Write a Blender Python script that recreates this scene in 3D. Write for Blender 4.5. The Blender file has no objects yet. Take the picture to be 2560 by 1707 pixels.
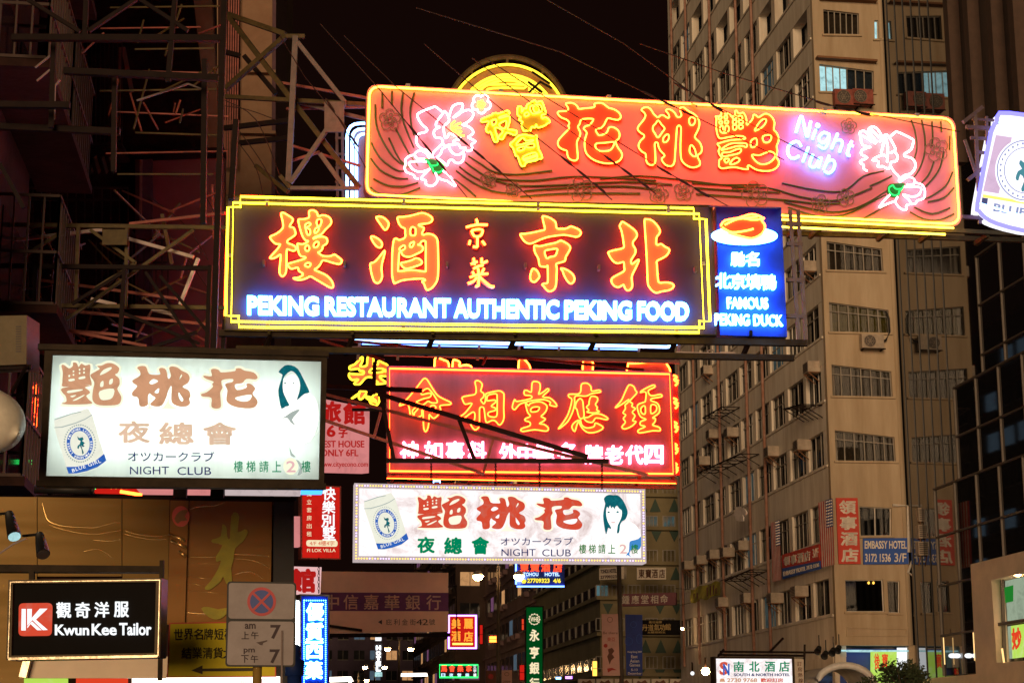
import bpy, math, random
from mathutils import Vector, Matrix
random.seed(7)
SC = bpy.context.scene
COL = SC.collection
R = math.radians

# ------------------------------------------------------------------ camera
FPX, W, H = 4444.0, 2560.0, 1707.0
PITCH = R(12.62)
CAM = Vector((0, 0, 1.6))
cd = bpy.data.cameras.new('camera')
cd.sensor_width = 36; cd.lens = FPX / W * 36
cd.clip_start = 0.2; cd.clip_end = 1500
cam = bpy.data.objects.new('camera', cd); COL.objects.link(cam)
cam.location = CAM; cam.rotation_euler = (R(90) + PITCH, 0, 0)
SC.camera = cam

# ------------------------------------------------------------------ night sky, city glow, exposure
wd = bpy.data.worlds.new('World'); SC.world = wd; wd.use_nodes = True
bg = wd.node_tree.nodes['Background']
bg.inputs['Color'].default_value = (1.0, 0.34, 0.24, 1)
bg.inputs['Strength'].default_value = 0.0055
sd = bpy.data.lights.new('city_glow', 'SUN')
sd.energy = 2.3; sd.angle = R(22); sd.color = (1.0, 0.66, 0.37)
so = bpy.data.objects.new('city_glow', sd); COL.objects.link(so)
so.location = (-30, -40, 60)
so.rotation_euler = Vector((0.150, 0.985, -0.085)).to_track_quat('-Z', 'Y').to_euler()
SC.view_settings.view_transform = 'Standard'; SC.view_settings.look = 'None'
SC.view_settings.exposure = 0; SC.view_settings.gamma = 1
SC.cycles.use_denoising = True
SC.cycles.max_bounces = 6; SC.cycles.sample_clamp_indirect = 6

# ------------------------------------------------------------------ pixel of the photograph -> point in the street
FW = Vector((0, math.cos(PITCH), math.sin(PITCH))); UPV = Vector((0, -math.sin(PITCH), math.cos(PITCH)))
def ray(px, py):
    return FW + Vector((1, 0, 0)) * ((px - W / 2) / FPX) - UPV * ((py - H / 2) / FPX)
def P(px, py, Y):
    d = ray(px, py); return CAM + d * (Y / d.y)
def hit(px, py, o, n):
    d = ray(px, py); return CAM + d * ((o - CAM).dot(n) / d.dot(n))
PHI = R(7.46)
SD = Vector((-math.sin(PHI), math.cos(PHI), 0)); SR = Vector((math.cos(PHI), math.sin(PHI), 0)); Z = Vector((0, 0, 1))
def ST(l, s, z=0.0):
    return SR * l + SD * s + Z * z

# ------------------------------------------------------------------ materials
M = {}
def _nt(name):
    m = bpy.data.materials.new(name); m.use_nodes = True; M[name] = m
    nt = m.node_tree
    return m, nt, nt.nodes, nt.links
def mat(name, col, rough=0.6, metal=0.0, var=0.25, scale=3.0, bump=0.0, bscale=30.0, dirt=None, coat=0.0, streak=False, amt=0.5, spec=0.5):
    m, nt, N, L = _nt(name)
    b = N['Principled BSDF']
    b.inputs['Roughness'].default_value = rough; b.inputs['Metallic'].default_value = metal
    b.inputs['Specular IOR Level'].default_value = spec
    if coat: b.inputs['Coat Weight'].default_value = coat
    tc = N.new('ShaderNodeTexCoord'); mp = N.new('ShaderNodeMapping')
    L.new(tc.outputs['Object'], mp.inputs['Vector'])
    if streak: mp.inputs['Scale'].default_value = (1, 0.12, 1) if streak == 'y' else (1, 1, 0.12)
    nz = N.new('ShaderNodeTexNoise'); nz.inputs['Scale'].default_value = scale
    nz.inputs['Detail'].default_value = 8; nz.inputs['Roughness'].default_value = 0.65
    L.new(mp.outputs['Vector'], nz.inputs['Vector'])
    rp = N.new('ShaderNodeValToRGB')
    c = Vector(col[:3]); d = Vector(dirt) if dirt else c * (1 - var)
    rp.color_ramp.elements[0].position = 0.5 - 0.3 * amt; rp.color_ramp.elements[1].position = 0.5 + 0.3 * amt
    rp.color_ramp.elements[0].color = (*d, 1); rp.color_ramp.elements[1].color = (*c, 1)
    L.new(nz.outputs['Fac'], rp.inputs['Fac']); L.new(rp.outputs['Color'], b.inputs['Base Color'])
    if bump:
        n2 = N.new('ShaderNodeTexNoise'); n2.inputs['Scale'].default_value = bscale; n2.inputs['Detail'].default_value = 5
        L.new(mp.outputs['Vector'], n2.inputs['Vector'])
        bp = N.new('ShaderNodeBump'); bp.inputs['Strength'].default_value = bump; bp.inputs['Distance'].default_value = 0.02
        L.new(n2.outputs['Fac'], bp.inputs['Height']); L.new(bp.outputs['Normal'], b.inputs['Normal'])
    return m
def emi(name, col, s, var=0.0, scale=4.0, dirt=None):
    m, nt, N, L = _nt(name)
    N.remove(N['Principled BSDF'])
    e = N.new('ShaderNodeEmission'); e.inputs['Color'].default_value = (*col, 1); e.inputs['Strength'].default_value = s
    if var:
        tc = N.new('ShaderNodeTexCoord'); nz = N.new('ShaderNodeTexNoise')
        nz.inputs['Scale'].default_value = scale; nz.inputs['Detail'].default_value = 9; nz.inputs['Roughness'].default_value = 0.7
        nz.inputs['Distortion'].default_value = 0.8
        L.new(tc.outputs['Object'], nz.inputs['Vector'])
        rp = N.new('ShaderNodeValToRGB')
        d = Vector(dirt) if dirt else Vector(col) * (1 - var)
        rp.color_ramp.elements[0].position = 0.33; rp.color_ramp.elements[1].position = 0.52
        rp.color_ramp.elements[0].color = (*d, 1); rp.color_ramp.elements[1].color = (*col, 1)
        L.new(nz.outputs['Fac'], rp.inputs['Fac']); L.new(rp.outputs['Color'], e.inputs['Color'])
    L.new(e.outputs['Emission'], N['Material Output'].inputs['Surface'])
    return m

# neon gases and lit sign faces (they give off the light of the scene)
emi('neon_red', (1.0, 0.040, 0.004), 85)           # red neon: burns out to yellow in the tube, red around it
emi('neon_crimson', (1.0, 0.052, 0.006), 24)
emi('neon_amber', (1.0, 0.105, 0.010), 30)
emi('neon_yellow', (1.0, 0.72, 0.016), 13)
emi('neon_gold', (1.0, 0.66, 0.03), 3.2)
emi('neon_yellow_pale', (1.0, 0.62, 0.035), 12)
emi('neon_white', (1.0, 0.45, 0.54), 11)
emi('neon_white_hot', (1.0, 0.60, 0.56), 9)
emi('neon_blue_white', (0.22, 0.46, 1.0), 9)
emi('neon_cyan', (0.055, 0.30, 1.0), 22)
emi('neon_blue', (0.10, 0.22, 1.0), 7)
emi('can_tube', (0.12, 0.11, 1.0), 4.0)
emi('neon_green', (0.03, 1.0, 0.16), 2.0)
emi('lit_red', (1.0, 0.06, 0.02), 2.2); emi('lit_orange', (1.0, 0.30, 0.03), 1.5); emi('lit_yellow', (1.0, 0.78, 0.06), 1.3); emi('lit_ice', (0.55, 0.80, 1.0), 1.5); emi('fin_glow', (1.0, 0.60, 0.22), 1.6)
emi('neon_pink', (1.0, 0.18, 0.30), 14)
emi('neon_violet', (0.62, 0.22, 1.0), 5)
emi('letter_white', (0.09, 0.44, 1.0), 28)
emi('letter_white_low', (0.95, 0.98, 1.0), 1.15)
def translucent(name, col):
    m, nt, N, L = _nt(name); N.remove(N['Principled BSDF'])
    t = N.new('ShaderNodeBsdfTranslucent'); tc = N.new('ShaderNodeTexCoord'); nz = N.new('ShaderNodeTexNoise'); rp = N.new('ShaderNodeValToRGB'); mp = N.new('ShaderNodeMapping')
    mp.inputs['Scale'].default_value = (1, 0.25, 1); nz.inputs['Scale'].default_value = 2.5; nz.inputs['Detail'].default_value = 7
    rp.color_ramp.elements[0].position = 0.3; rp.color_ramp.elements[1].position = 0.55
    rp.color_ramp.elements[0].color = (*(Vector(col) * 0.82), 1); rp.color_ramp.elements[1].color = (*col, 1)
    L.new(tc.outputs['Object'], mp.inputs['Vector']); L.new(mp.outputs['Vector'], nz.inputs['Vector']); L.new(nz.outputs['Fac'], rp.inputs['Fac'])
    L.new(rp.outputs['Color'], t.inputs['Color']); L.new(t.outputs['BSDF'], N['Material Output'].inputs['Surface'])
translucent('box_white', (0.86, 0.94, 0.91))
mat('box_inside', (0.85, 0.86, 0.84), 0.8)
emi('box_tube', (1.0, 1.0, 0.985), 60)
emi('box_old', (1.0, 0.93, 0.93), 1.12, 0.3, 1.7, (0.62, 0.47, 0.45))
emi('box_edge', (0.62, 0.50, 0.50), 0.9, 0.3, 5)
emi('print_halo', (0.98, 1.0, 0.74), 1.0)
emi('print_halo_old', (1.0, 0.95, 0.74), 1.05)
emi('print_tan', (0.80, 0.40, 0.22), 0.82, 0.25, 2.2)
emi('print_tan_pale', (0.88, 0.60, 0.42), 0.92, 0.2, 2.2)
emi('print_red', (0.72, 0.075, 0.035), 0.95, 0.3, 4, (0.62, 0.16, 0.11))
emi('print_green', (0.0, 0.30, 0.13), 0.8)
emi('print_leaf', (0.02, 0.27, 0.03), 0.7)
emi('print_navy', (0.012, 0.025, 0.15), 0.8)
emi('print_blue', (0.03, 0.13, 0.52), 1.0, 0.3, 8)
emi('print_sky', (0.06, 0.26, 0.62), 1.0)
emi('print_cream', (1.0, 1.0, 0.86), 1.12)
emi('print_teal', (0.005, 0.12, 0.15), 0.95, 0.5, 9, (0.01, 0.2, 0.24))
emi('print_pink', (0.86, 0.50, 0.50), 0.95)
emi('print_skin', (1.0, 1.0, 0.94), 1.25)
emi('print_grey', (0.45, 0.52, 0.48), 0.9)
emi('box_green', (0.0, 0.055, 0.008), 1.0, 0.2, 3)
emi('box_red', (0.62, 0.014, 0.008), 0.95, 0.2, 3)
emi('print_crimson', (0.50, 0.012, 0.010), 0.85); emi('print_can', (0.95, 0.95, 0.80), 0.93, 0.08, 6)
emi('box_pink', (0.74, 0.25, 0.24), 0.9, 0.2, 2)
emi('letter_cream', (0.95, 0.80, 0.50), 1.0)
emi('lamp_warm', (1.0, 0.58, 0.24), 150)
emi('lamp_orange', (1.0, 0.50, 0.16), 380)
emi('tube_light', (0.75, 0.92, 1.0), 9)
emi('shop_light', (1.0, 0.86, 0.70), 3.5)
emi('shop_green', (0.50, 0.78, 0.10), 0.95, 0.3, 1.5, (0.62, 0.80, 0.28)); emi('poster_pale', (0.50, 0.62, 0.44), 0.6, 0.3, 2)
emi('shop_red', (0.85, 0.06, 0.02), 0.9)
emi('room_light', (0.44, 0.74, 0.76), 1.1, 0.5, 2.5)
emi('room_dim', (0.10, 0.20, 0.22), 0.7, 0.4, 2)
emi('room_amber', (1.0, 0.55, 0.08), 2.0)
emi('window_orange', (1.0, 0.20, 0.06), 0.75, 0.6, 1.0)
emi('led_gold', (1.0, 0.60, 0.10), 2.2)
emi('led_violet', (0.72, 0.52, 1.0), 2.2)
emi('led_blue', (0.05, 0.30, 1.0), 2.6)
# painted and raw surfaces
mat('sign_navy', (0.038, 0.028, 0.090), 0.5, 0, 0.3, 2.0, dirt=(0.042, 0.028, 0.055), spec=0.08)
mat('sign_blue', (0.015, 0.05, 0.40), 0.5, 0, 0.3, 2.0, spec=0.1)
mat('sign_pink', (0.84, 0.235, 0.31), 0.5, 0, 0.25, 0.9, bump=0.15, bscale=3, dirt=(0.70, 0.17, 0.23), amt=1.2)
mat('sign_maroon', (0.22, 0.10, 0.11), 0.5, 0, 0.35, 1.6, dirt=(0.13, 0.06, 0.065), streak='y')
mat('letter_red', (0.72, 0.10, 0.035), 0.45, 0, 0.15)
mat('letter_coral', (0.80, 0.22, 0.085), 0.45, 0, 0.15)
mat('letter_yellow', (0.50, 0.28, 0.008), 0.45)
mat('letter_side', (0.55, 0.06, 0.04), 0.5)
mat('plate_yellow', (0.30, 0.13, 0.012), 0.5, 0, 0.3, 3)
mat('dead_tube', (0.10, 0.11, 0.025), 0.3, 0, 0.3)
mat('dead_glass', (0.40, 0.22, 0.14), 0.25, 0, 0.3)
mat('flower_green', (0.01, 0.20, 0.04), 0.5)
mat('steel_dark', (0.014, 0.007, 0.006), 0.7, 0.0, 0.4, 6, spec=0.12)
mat('steel_olive', (0.10, 0.070, 0.026), 0.6, 0.0, 0.45, 5, spec=0.2)
mat('steel_red', (0.30, 0.07, 0.05), 0.6, 0.1, 0.45, 5)
mat('steel_grey', (0.13, 0.09, 0.085), 0.55, 0.2, 0.4, 5)
mat('steel_bright', (0.42, 0.34, 0.33), 0.5, 0.2, 0.3, 5)
mat('frame_brown', (0.040, 0.027, 0.016), 0.7, 0.0, 0.5, 4, spec=0.15)
mat('frame_silver', (0.42, 0.36, 0.26), 0.30, 1.0, 0.15, 5, bump=0.4, bscale=6)
mat('chrome_dark', (0.13, 0.10, 0.06), 0.5, 0.0, 0.3, 4, bump=0.3, bscale=6, spec=0.12)
mat('wire', (0.035, 0.015, 0.015), 0.7)
mat('rubber', (0.012, 0.012, 0.013), 0.6)
# ------------------------------------------------------------------ objects, things and parts
MW = {}                                   # world matrix of each Empty
def tag(o, label=None, cat=None, group=None, kind=None):
    if label: o['label'] = label
    if cat: o['category'] = cat
    if group: o['group'] = group
    if kind: o['kind'] = kind
    return o
def thing(name, label, cat, loc, rot=None, group=None):
    o = bpy.data.objects.new(name, None); COL.objects.link(o)
    m = Matrix.Translation(loc) @ (rot.to_4x4() if rot else Matrix.Identity(4))
    o.matrix_world = m; MW[o] = m; o.empty_display_size = 0.2
    return tag(o, label, cat, group)
def link(name, me, m, parent=None, smooth=False):
    """me holds world coordinates; it is moved into the parent's space"""
    o = bpy.data.objects.new(name, me); COL.objects.link(o)
    if isinstance(m, (list, tuple)):
        for k in m: me.materials.append(M[k])
    else: me.materials.append(M[m])
    if smooth:
        for p in me.polygons: p.use_smooth = True
    if parent is not None:
        me.transform(MW[parent].inverted()); o.parent = parent; MW[o] = MW[parent]
    else:
        c = sum((v.co for v in me.vertices), Vector()) / max(1, len(me.vertices))
        c.z = min((v.co.z for v in me.vertices), default=0)
        me.transform(Matrix.Translation(-c)); o.location = c; MW[o] = Matrix.Translation(c)
    return o
class MB:
    def __init__(s): s.v, s.f, s.mi, s.cur, s.sm = [], [], [], 0, False
    def add(s, vs, fs):
        b = len(s.v); s.v += [Vector(v) for v in vs]; s.f += [tuple(b + i for i in f) for f in fs]; s.mi += [s.cur] * len(fs)
        return s
    def hexa(s, q, k):                    # two matching quads
        return s.add(list(q) + list(k), [(3, 2, 1, 0), (4, 5, 6, 7), (0, 1, 5, 4), (1, 2, 6, 5), (2, 3, 7, 6), (3, 0, 4, 7)])
    def box(s, o, a, b, c):               # corner + three edges
        o = Vector(o)
        return s.hexa([o, o + a, o + a + b, o + b], [o + c, o + a + c, o + a + b + c, o + b + c])
    def bar(s, p, q, w, d=None, up=None):
        p, q = Vector(p), Vector(q); d = d or w
        t = (q - p).normalized(); u = up or (Z if abs(t.z) < 0.9 else Vector((0, 1, 0)))
        a = t.cross(u).normalized() * (d / 2); b = a.cross(t).normalized() * (w / 2)
        return s.hexa([p - a - b, p + a - b, p + a + b, p - a + b], [q - a - b, q + a - b, q + a + b, q - a + b])
    def tube(s, pts, r, n=6, closed=False, axis=None):
        pts = [Vector(p) for p in pts]; k = len(pts); rings = []
        for i, p in enumerate(pts):
            a = pts[i - 1] if (closed or i) else p; b = pts[(i + 1) % k] if (closed or i < k - 1) else p
            t = (b - a)
            if t.length < 1e-7: t = Vector((1, 0, 0))
            t.normalize(); ax = axis or (Z if abs(t.z) < 0.9 else Vector((1, 0, 0)))
            e = t.cross(ax).normalized(); g = e.cross(t).normalized()
            rr = r[i] if isinstance(r, (list, tuple)) else r
            rings.append([p + (e * math.cos(2 * math.pi * j / n) + g * math.sin(2 * math.pi * j / n)) * rr for j in range(n)])
        fs = []
        for i in range(k if closed else k - 1):
            i2 = (i + 1) % k
            for j in range(n): fs.append((i * n + j, i2 * n + j, i2 * n + (j + 1) % n, i * n + (j + 1) % n))
        if not closed: fs += [tuple(range(n - 1, -1, -1)), tuple(range((k - 1) * n, k * n))]
        return s.add([v for g in rings for v in g], fs)
    def ball(s, c, r, n=10, m=7, sc=(1, 1, 1)):
        vs, fs = [], []
        for i in range(m + 1):
            a = math.pi * i / m
            for j in range(n):
                b = 2 * math.pi * j / n
                vs.append(Vector(c) + Vector((math.sin(a) * math.cos(b) * sc[0], math.sin(a) * math.sin(b) * sc[1], math.cos(a) * sc[2])) * r)
        for i in range(m):
            for j in range(n): fs.append((i * n + j, (i + 1) * n + j, (i + 1) * n + (j + 1) % n, i * n + (j + 1) % n))
        return s.add(vs, fs)
    def build(s, name, m, parent=None, smooth=False):
        me = bpy.data.meshes.new(name); me.from_pydata([tuple(v) for v in s.v], [], s.f); me.update()
        o = link(name, me, m, parent, smooth)
        if isinstance(m, (list, tuple)):
            me.polygons.foreach_set('material_index', s.mi)
        return o
def parse(t, x0=0, y0=0, k=1.0):
    """traced outlines 'x,y x,y ; x,y ...' in pixels of a crop -> photo pixels"""
    out = []
    for seg in t.split(';'):
        pts = [tuple(float(c) for c in q.split(',')) for q in seg.split()]
        if pts: out.append([(x0 + a / k, y0 + b / k) for a, b in pts])
    return out
def smooth(pts, closed=True, n=3):
    k = len(pts)
    if k < 3: return list(pts)
    out = []
    for i in range(k if closed else k - 1):
        g = lambda j: pts[j % k] if closed else pts[max(0, min(k - 1, j))]
        p0, p1, p2, p3 = g(i - 1), g(i), g(i + 1), g(i + 2)
        for j in range(n):
            t = j / n
            out.append(tuple(0.5 * (2 * b + (c - a) * t + (2 * a - 5 * b + 4 * c - d) * t * t + (3 * b - a - 3 * c + d) * t ** 3) for a, b, c, d in zip(p0, p1, p2, p3)))
    if not closed: out.append(tuple(pts[-1]))
    return out
def curve_plate(loops, th):
    cu = bpy.data.curves.new('tmp', 'CURVE'); cu.dimensions = '2D'; cu.fill_mode = 'BOTH'; cu.extrude = th / 2
    for lp in loops:
        sp = cu.splines.new('POLY'); sp.points.add(len(lp) - 1); sp.use_cyclic_u = True
        for q, p in zip(sp.points, lp): q.co = (p[0], p[1], 0, 1)
    o = bpy.data.objects.new('tmp', cu)
    me = bpy.data.meshes.new_from_object(o)
    bpy.data.objects.remove(o); bpy.data.curves.remove(cu)
    return me
_TX = {}
def text_mesh(s, ext=0.0, off=0.0, space=1.0):
    cjk = any(ord(c) > 0x2E80 for c in s)
    cu = bpy.data.curves.new('tmp', 'FONT'); cu.body = s; cu.extrude = ext; cu.resolution_u = 3; cu.space_character = space
    cu.offset = 0 if cjk else off
    o = bpy.data.objects.new('tmp', cu)
    me = bpy.data.meshes.new_from_object(o)
    bpy.data.objects.remove(o); bpy.data.curves.remove(cu)
    if cjk and off:                       # heavier strokes: the glyph overlaid a few times, each a hair lower
        vs = [v.co.copy() for v in me.vertices]; fs = [tuple(p.vertices) for p in me.polygons]; V, Fc = [], []
        for i in range(7):
            a = 2 * math.pi * i / 6; d = Vector((math.cos(a) * off, math.sin(a) * off, -0.03 * i)) if i < 6 else Vector()
            b = len(V); V += [v + d for v in vs]; Fc += [tuple(b + k for k in f) for f in fs]
        me = bpy.data.meshes.new('text'); me.from_pydata([tuple(v) for v in V], [], Fc); me.update()
    return me
class Face:
    """a vertical sheet (sign face or wall) that runs level from photo pixel tl (at depth Y) to tr"""
    def __init__(s, tl, tr, Y, Y2=None):
        s.o = P(*tl, Y); d = ray(*tr)
        b = CAM + d * ((s.o.z - CAM.z) / d.z) if Y2 is None else P(*tr, Y2)
        h = b - s.o; h.z = 0; s.h = h.normalized(); s.n = s.h.cross(Z)
        s.rot = Matrix((s.h, Z, s.n)).transposed()
    @classmethod
    def street(c, o, h):
        f = c.__new__(c); f.o = Vector(o); f.h = Vector(h).normalized(); f.n = f.h.cross(Z); f.rot = Matrix((f.h, Z, f.n)).transposed(); return f
    def at(s, px, py, w=0.0): return hit(px, py, s.o + s.n * w, s.n)
    def loc(s, p): d = p - s.o; return (d.dot(s.h), d.z)
    def mat4(s, w=0.0): return Matrix.Translation(s.o + s.n * w) @ s.rot.to_4x4()
    def plate(s, name, loops, m, par, w=0.0, th=0.04, sm=0, world=False):
        """filled outline with holes, front at w, th thick"""
        lo = []
        for lp in loops:
            q = smooth(lp, True, sm) if sm else lp
            lo.append([s.loc(p if world else s.at(*p, w)) for p in q])
        me = curve_plate(lo, th); me.transform(s.mat4(w - th / 2))
        return link(name, me, m, par)
    def rect(s, name, x0, y0, x1, y1, m, par, w=0.0, th=0.04): 
        return s.plate(name, [[(x0, y0), (x1, y0), (x1, y1), (x0, y1)]], m, par, w, th)
    def quad(s, name, q, m, par, w=0.0, th=0.04): return s.plate(name, [q], m, par, w, th)
    def tubes(s, name, lines, m, par, w=0.08, r=0.018, closed=True, sm=3, n=6):
        b = MB()
        if name in ('border_tube', 'outline_tube', 'ring_tube', 'under_tube', 'box_tube', 'edge_tube') and len(lines) > 1:
            return [s.tubes(name, [l], m, par, w, r, closed, sm, n) for l in lines][0]
        for l in lines:
            q = smooth(l, closed, sm) if sm else l
            b.tube([s.at(*p, w) for p in q], r, n, closed, s.n)
        return b.build(name, m, par, True)
    def text(s, name, t, q, m, par, w=0.03, th=0.02, off=0.0, space=1.0):
        """letters fitted into the pixel quad (tl, tr, br, bl) or box (x0,y0,x1,y1)"""
        if len(q) == 4 and not hasattr(q[0], '__len__'): q = [(q[0], q[1]), (q[2], q[1]), (q[2], q[3]), (q[0], q[3])]
        me = text_mesh(t, 0.5, off, space)
        vs = me.vertices
        x0 = min(v.co.x for v in vs); x1 = max(v.co.x for v in vs); y0 = min(v.co.y for v in vs); y1 = max(v.co.y for v in vs)
        for v in vs:
            a = (v.co.x - x0) / (x1 - x0); c = (y1 - v.co.y) / max(1e-6, y1 - y0)
            px = (q[0][0] * (1 - a) + q[1][0] * a) * (1 - c) + (q[3][0] * (1 - a) + q[2][0] * a) * c
            py = (q[0][1] * (1 - a) + q[1][1] * a) * (1 - c) + (q[3][1] * (1 - a) + q[2][1] * a) * c
            p = s.at(px, py, w)
            v.co = p + s.n * ((v.co.z - 0.5) * th)
        return link(name, me, m, par)
    def chars(s, name, t, cells, sz, m, par, w=0.03, th=0.02, off=0.0):
        """one part per character, each centred on a pixel"""
        for ch, (cx, cy) in zip(t, cells):
            if ch == ' ': continue
            a, b = (sz if hasattr(sz, '__len__') else (sz, sz))
            s.text(name, ch, (cx - a / 2, cy - b / 2, cx + a / 2, cy + b / 2), m, par, w, th, off)
    def box(s, name, x0, y0, x1, y1, m, par, w=-0.002, th=0.3): return s.rect(name, x0, y0, x1, y1, m, par, w, th)
    def sheet(s, name, label, cat, bx, by, group=None):
        return thing(name, label, cat, s.at(bx, by), s.rot, group)
def strip(a, b, y0, y1):      # n evenly spaced cells between two pixels
    return None
def frame_loops(q, t):
    """outer quad and inner quad inset by t pixels"""
    cx = sum(p[0] for p in q) / 4; cy = sum(p[1] for p in q) / 4
    return [q, [(x + (t if x < cx else -t), y + (t if y < cy else -t)) for x, y in q]]
def rrect(q, r, n=4):
    """quad with rounded corners, pixels"""
    out = []
    for i in range(4):
        p, a, b = Vector(q[i]), Vector(q[i - 1]), Vector(q[(i + 1) % 4])
        u = (a - p).normalized() * r; v = (b - p).normalized() * r
        for j in range(n + 1):
            t = j / n; out.append(tuple((p + u) * (1 - t) ** 2 + p * 2 * t * (1 - t) + (p + v) * t * t))
    return out
def pieces(name, m, par, items):
    for fn, *a in items:
        b = MB(); getattr(b, fn)(*a); b.build(name, m, par)
def lerp(a, b, t): return tuple(x + (y - x) * t for x, y in zip(a, b))
def row(a, b, n): return [lerp(a, b, (i / (n - 1)) if n > 1 else 0) for i in range(n)]
# ================================================================== traced lettering and flowers
T = {}
def trace(k, x0, y0, s, t): T[k] = parse(t, x0, y0, s)
trace('lou', 660, 520, 7.127, '''345,85 425,130 505,185 510,235 455,330 525,350 560,430 555,480 490,530 420,580 425,625 500,655 560,690 570,740 530,765 480,755 420,735 405,760 400,970 400,1010 390,1150 330,1220 275,1150 290,950 295,830 230,870 160,900 105,890 150,830 240,730 285,660 285,645 210,640 150,590 110,535 120,505 210,465 300,400 340,335 330,230 305,130 310,95 ;
800,75 830,45 890,45 945,85 965,150 1030,130 1110,140 1175,180 1200,240 1180,300 1090,390 1020,470 900,520 880,550 960,520 1040,510 1110,535 1130,590 1110,640 1050,680 1040,730 990,785 960,790 1030,845 1100,860 1190,855 1255,830 1330,880 1385,930 1370,985 1320,1000 1200,970 1100,940 1040,940 1000,1010 950,1065 900,1100 1000,1145 1110,1200 1200,1290 1235,1380 1215,1420 1160,1410 1040,1340 920,1270 830,1220 770,1245 690,1275 590,1280 520,1250 610,1240 690,1195 680,1160 620,1120 600,1060 500,1085 450,1060 425,1000 560,955 720,905 735,875 660,860 620,800 600,700 595,640 630,640 690,645 760,615 790,590 740,575 690,510 650,400 620,280 615,205 700,200 800,170 ;
735,300 790,265 825,275 820,310 765,340 780,365 820,390 820,470 785,480 760,440 740,350 ; 945,220 985,200 1025,220 1015,280 980,340 940,280 ; 910,380 950,350 980,370 960,410 920,450 900,430 ; 735,700 770,660 805,700 800,750 765,770 735,740 ; 900,630 940,600 975,620 960,680 905,705 885,670 ; 730,1010 770,980 825,985 825,1020 795,1050 740,1035''')
trace('jiu', 900, 520, 7.127, '''290,180 320,155 390,160 460,205 510,270 500,340 445,395 370,300 ; 195,525 225,505 300,535 370,590 395,650 370,705 310,695 240,620 ; 440,755 430,850 395,980 385,1100 395,1220 365,1300 315,1340 255,1310 215,1210 190,1090 185,990 255,965 330,890 ;
670,170 760,160 900,140 1030,105 1120,90 1220,125 1285,180 1280,235 1210,275 1050,295 1070,325 1135,350 1130,400 1105,450 1130,480 1200,460 1290,475 1360,530 1385,620 1395,900 1395,1100 1380,1270 1330,1370 1260,1440 1195,1460 1165,1420 1140,1350 1105,1310 1165,1290 1130,1265 1040,1260 900,1270 750,1290 640,1335 605,1335 575,1220 570,1080 575,800 590,640 610,560 650,545 700,570 800,530 805,450 800,370 740,340 690,270 ;
895,400 920,345 960,345 990,380 985,480 945,490 905,480 ; 890,650 915,620 965,605 950,660 920,700 890,690 ; 705,720 770,670 800,680 795,730 720,760 ; 700,800 735,790 760,840 830,870 910,865 1020,815 1100,770 1125,715 1090,670 1030,655 1070,640 1100,595 1160,590 1170,640 1170,900 1170,1110 1140,1130 930,1105 700,1125 680,1090 690,950 ; 725,985 800,965 920,930 990,895 1060,910 1105,960 1080,1005 960,1050 840,1080 770,1060''')
trace('jing', 1270, 530, 7.127, '''615,85 640,75 720,95 800,140 850,190 870,290 960,300 1040,295 1120,258 1200,285 1270,320 1300,375 1270,425 1215,445 1130,430 1000,410 850,425 700,450 560,500 450,550 375,565 300,530 245,460 220,395 300,390 450,365 580,335 645,320 655,280 630,180 ; 465,620 490,600 570,610 700,580 860,545 940,510 1030,550 1090,595 1110,650 1070,730 1030,800 1015,870 940,900 860,925 870,1000 865,1150 855,1300 820,1380 745,1415 690,1390 640,1330 610,1295 640,1275 700,1265 710,1200 708,1050 705,950 690,975 620,975 570,960 550,900 540,830 480,720 ; 655,700 750,670 870,655 875,700 840,780 750,800 690,825 ; 445,1010 520,1050 560,1150 520,1210 470,1250 410,1220 395,1150 410,1080 ; 940,1005 1000,1010 1090,1055 1160,1120 1185,1190 1160,1255 1110,1275 1050,1220 1000,1130 970,1050''')
trace('bei', 1500, 530, 7.127, '''400,175 470,215 570,285 640,350 660,420 630,480 590,530 590,590 630,660 630,730 590,800 555,860 560,915 585,920 650,870 690,850 680,900 630,1010 580,1110 565,1180 575,1270 570,1340 530,1390 480,1395 440,1350 425,1300 390,1310 330,1340 260,1320 210,1260 205,1200 240,1160 330,1110 430,1050 430,980 425,900 395,895 320,915 250,890 190,820 150,740 160,710 260,680 415,640 420,560 405,450 380,330 350,255 370,210 ; 795,140 830,130 900,140 970,185 1040,270 1070,340 1050,400 1010,450 1005,570 1040,585 1090,570 1160,620 1230,660 1230,710 1180,780 1100,830 1015,875 1015,940 1025,1100 1040,1230 1070,1260 1160,1255 1260,1265 1315,1305 1290,1360 1220,1395 1100,1415 1010,1440 940,1410 880,1340 850,1260 840,1000 820,600 800,300''')
trace('hua', 1380, 240, 7.84, '''270,160 320,140 390,140 450,165 500,210 525,255 650,245 800,230 835,210 830,165 870,145 950,140 1020,165 1110,235 1200,260 1290,310 1340,370 1345,430 1300,470 1220,465 1100,440 1060,490 1020,570 960,630 860,665 890,740 930,775 1040,745 1090,690 1110,630 1170,610 1250,640 1310,700 1325,780 1300,850 1245,890 1290,1010 1350,1090 1375,1170 1340,1250 1270,1300 1150,1325 1000,1315 850,1270 740,1200 670,1120 640,1000 645,860 680,740 660,690 620,645 660,595 740,570 810,470 780,450 660,450 570,470 545,550 510,600 530,660 555,720 545,790 490,900 495,1050 505,1210 470,1265 400,1265 330,1220 300,1150 290,1080 200,1045 130,990 115,910 150,840 240,740 335,640 320,590 340,530 290,470 190,430 130,380 110,330 150,305 280,295 320,250 ; 850,960 900,930 1050,920 1205,905 1212,960 1160,1050 1080,1080 940,1080 870,1040''')
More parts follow.
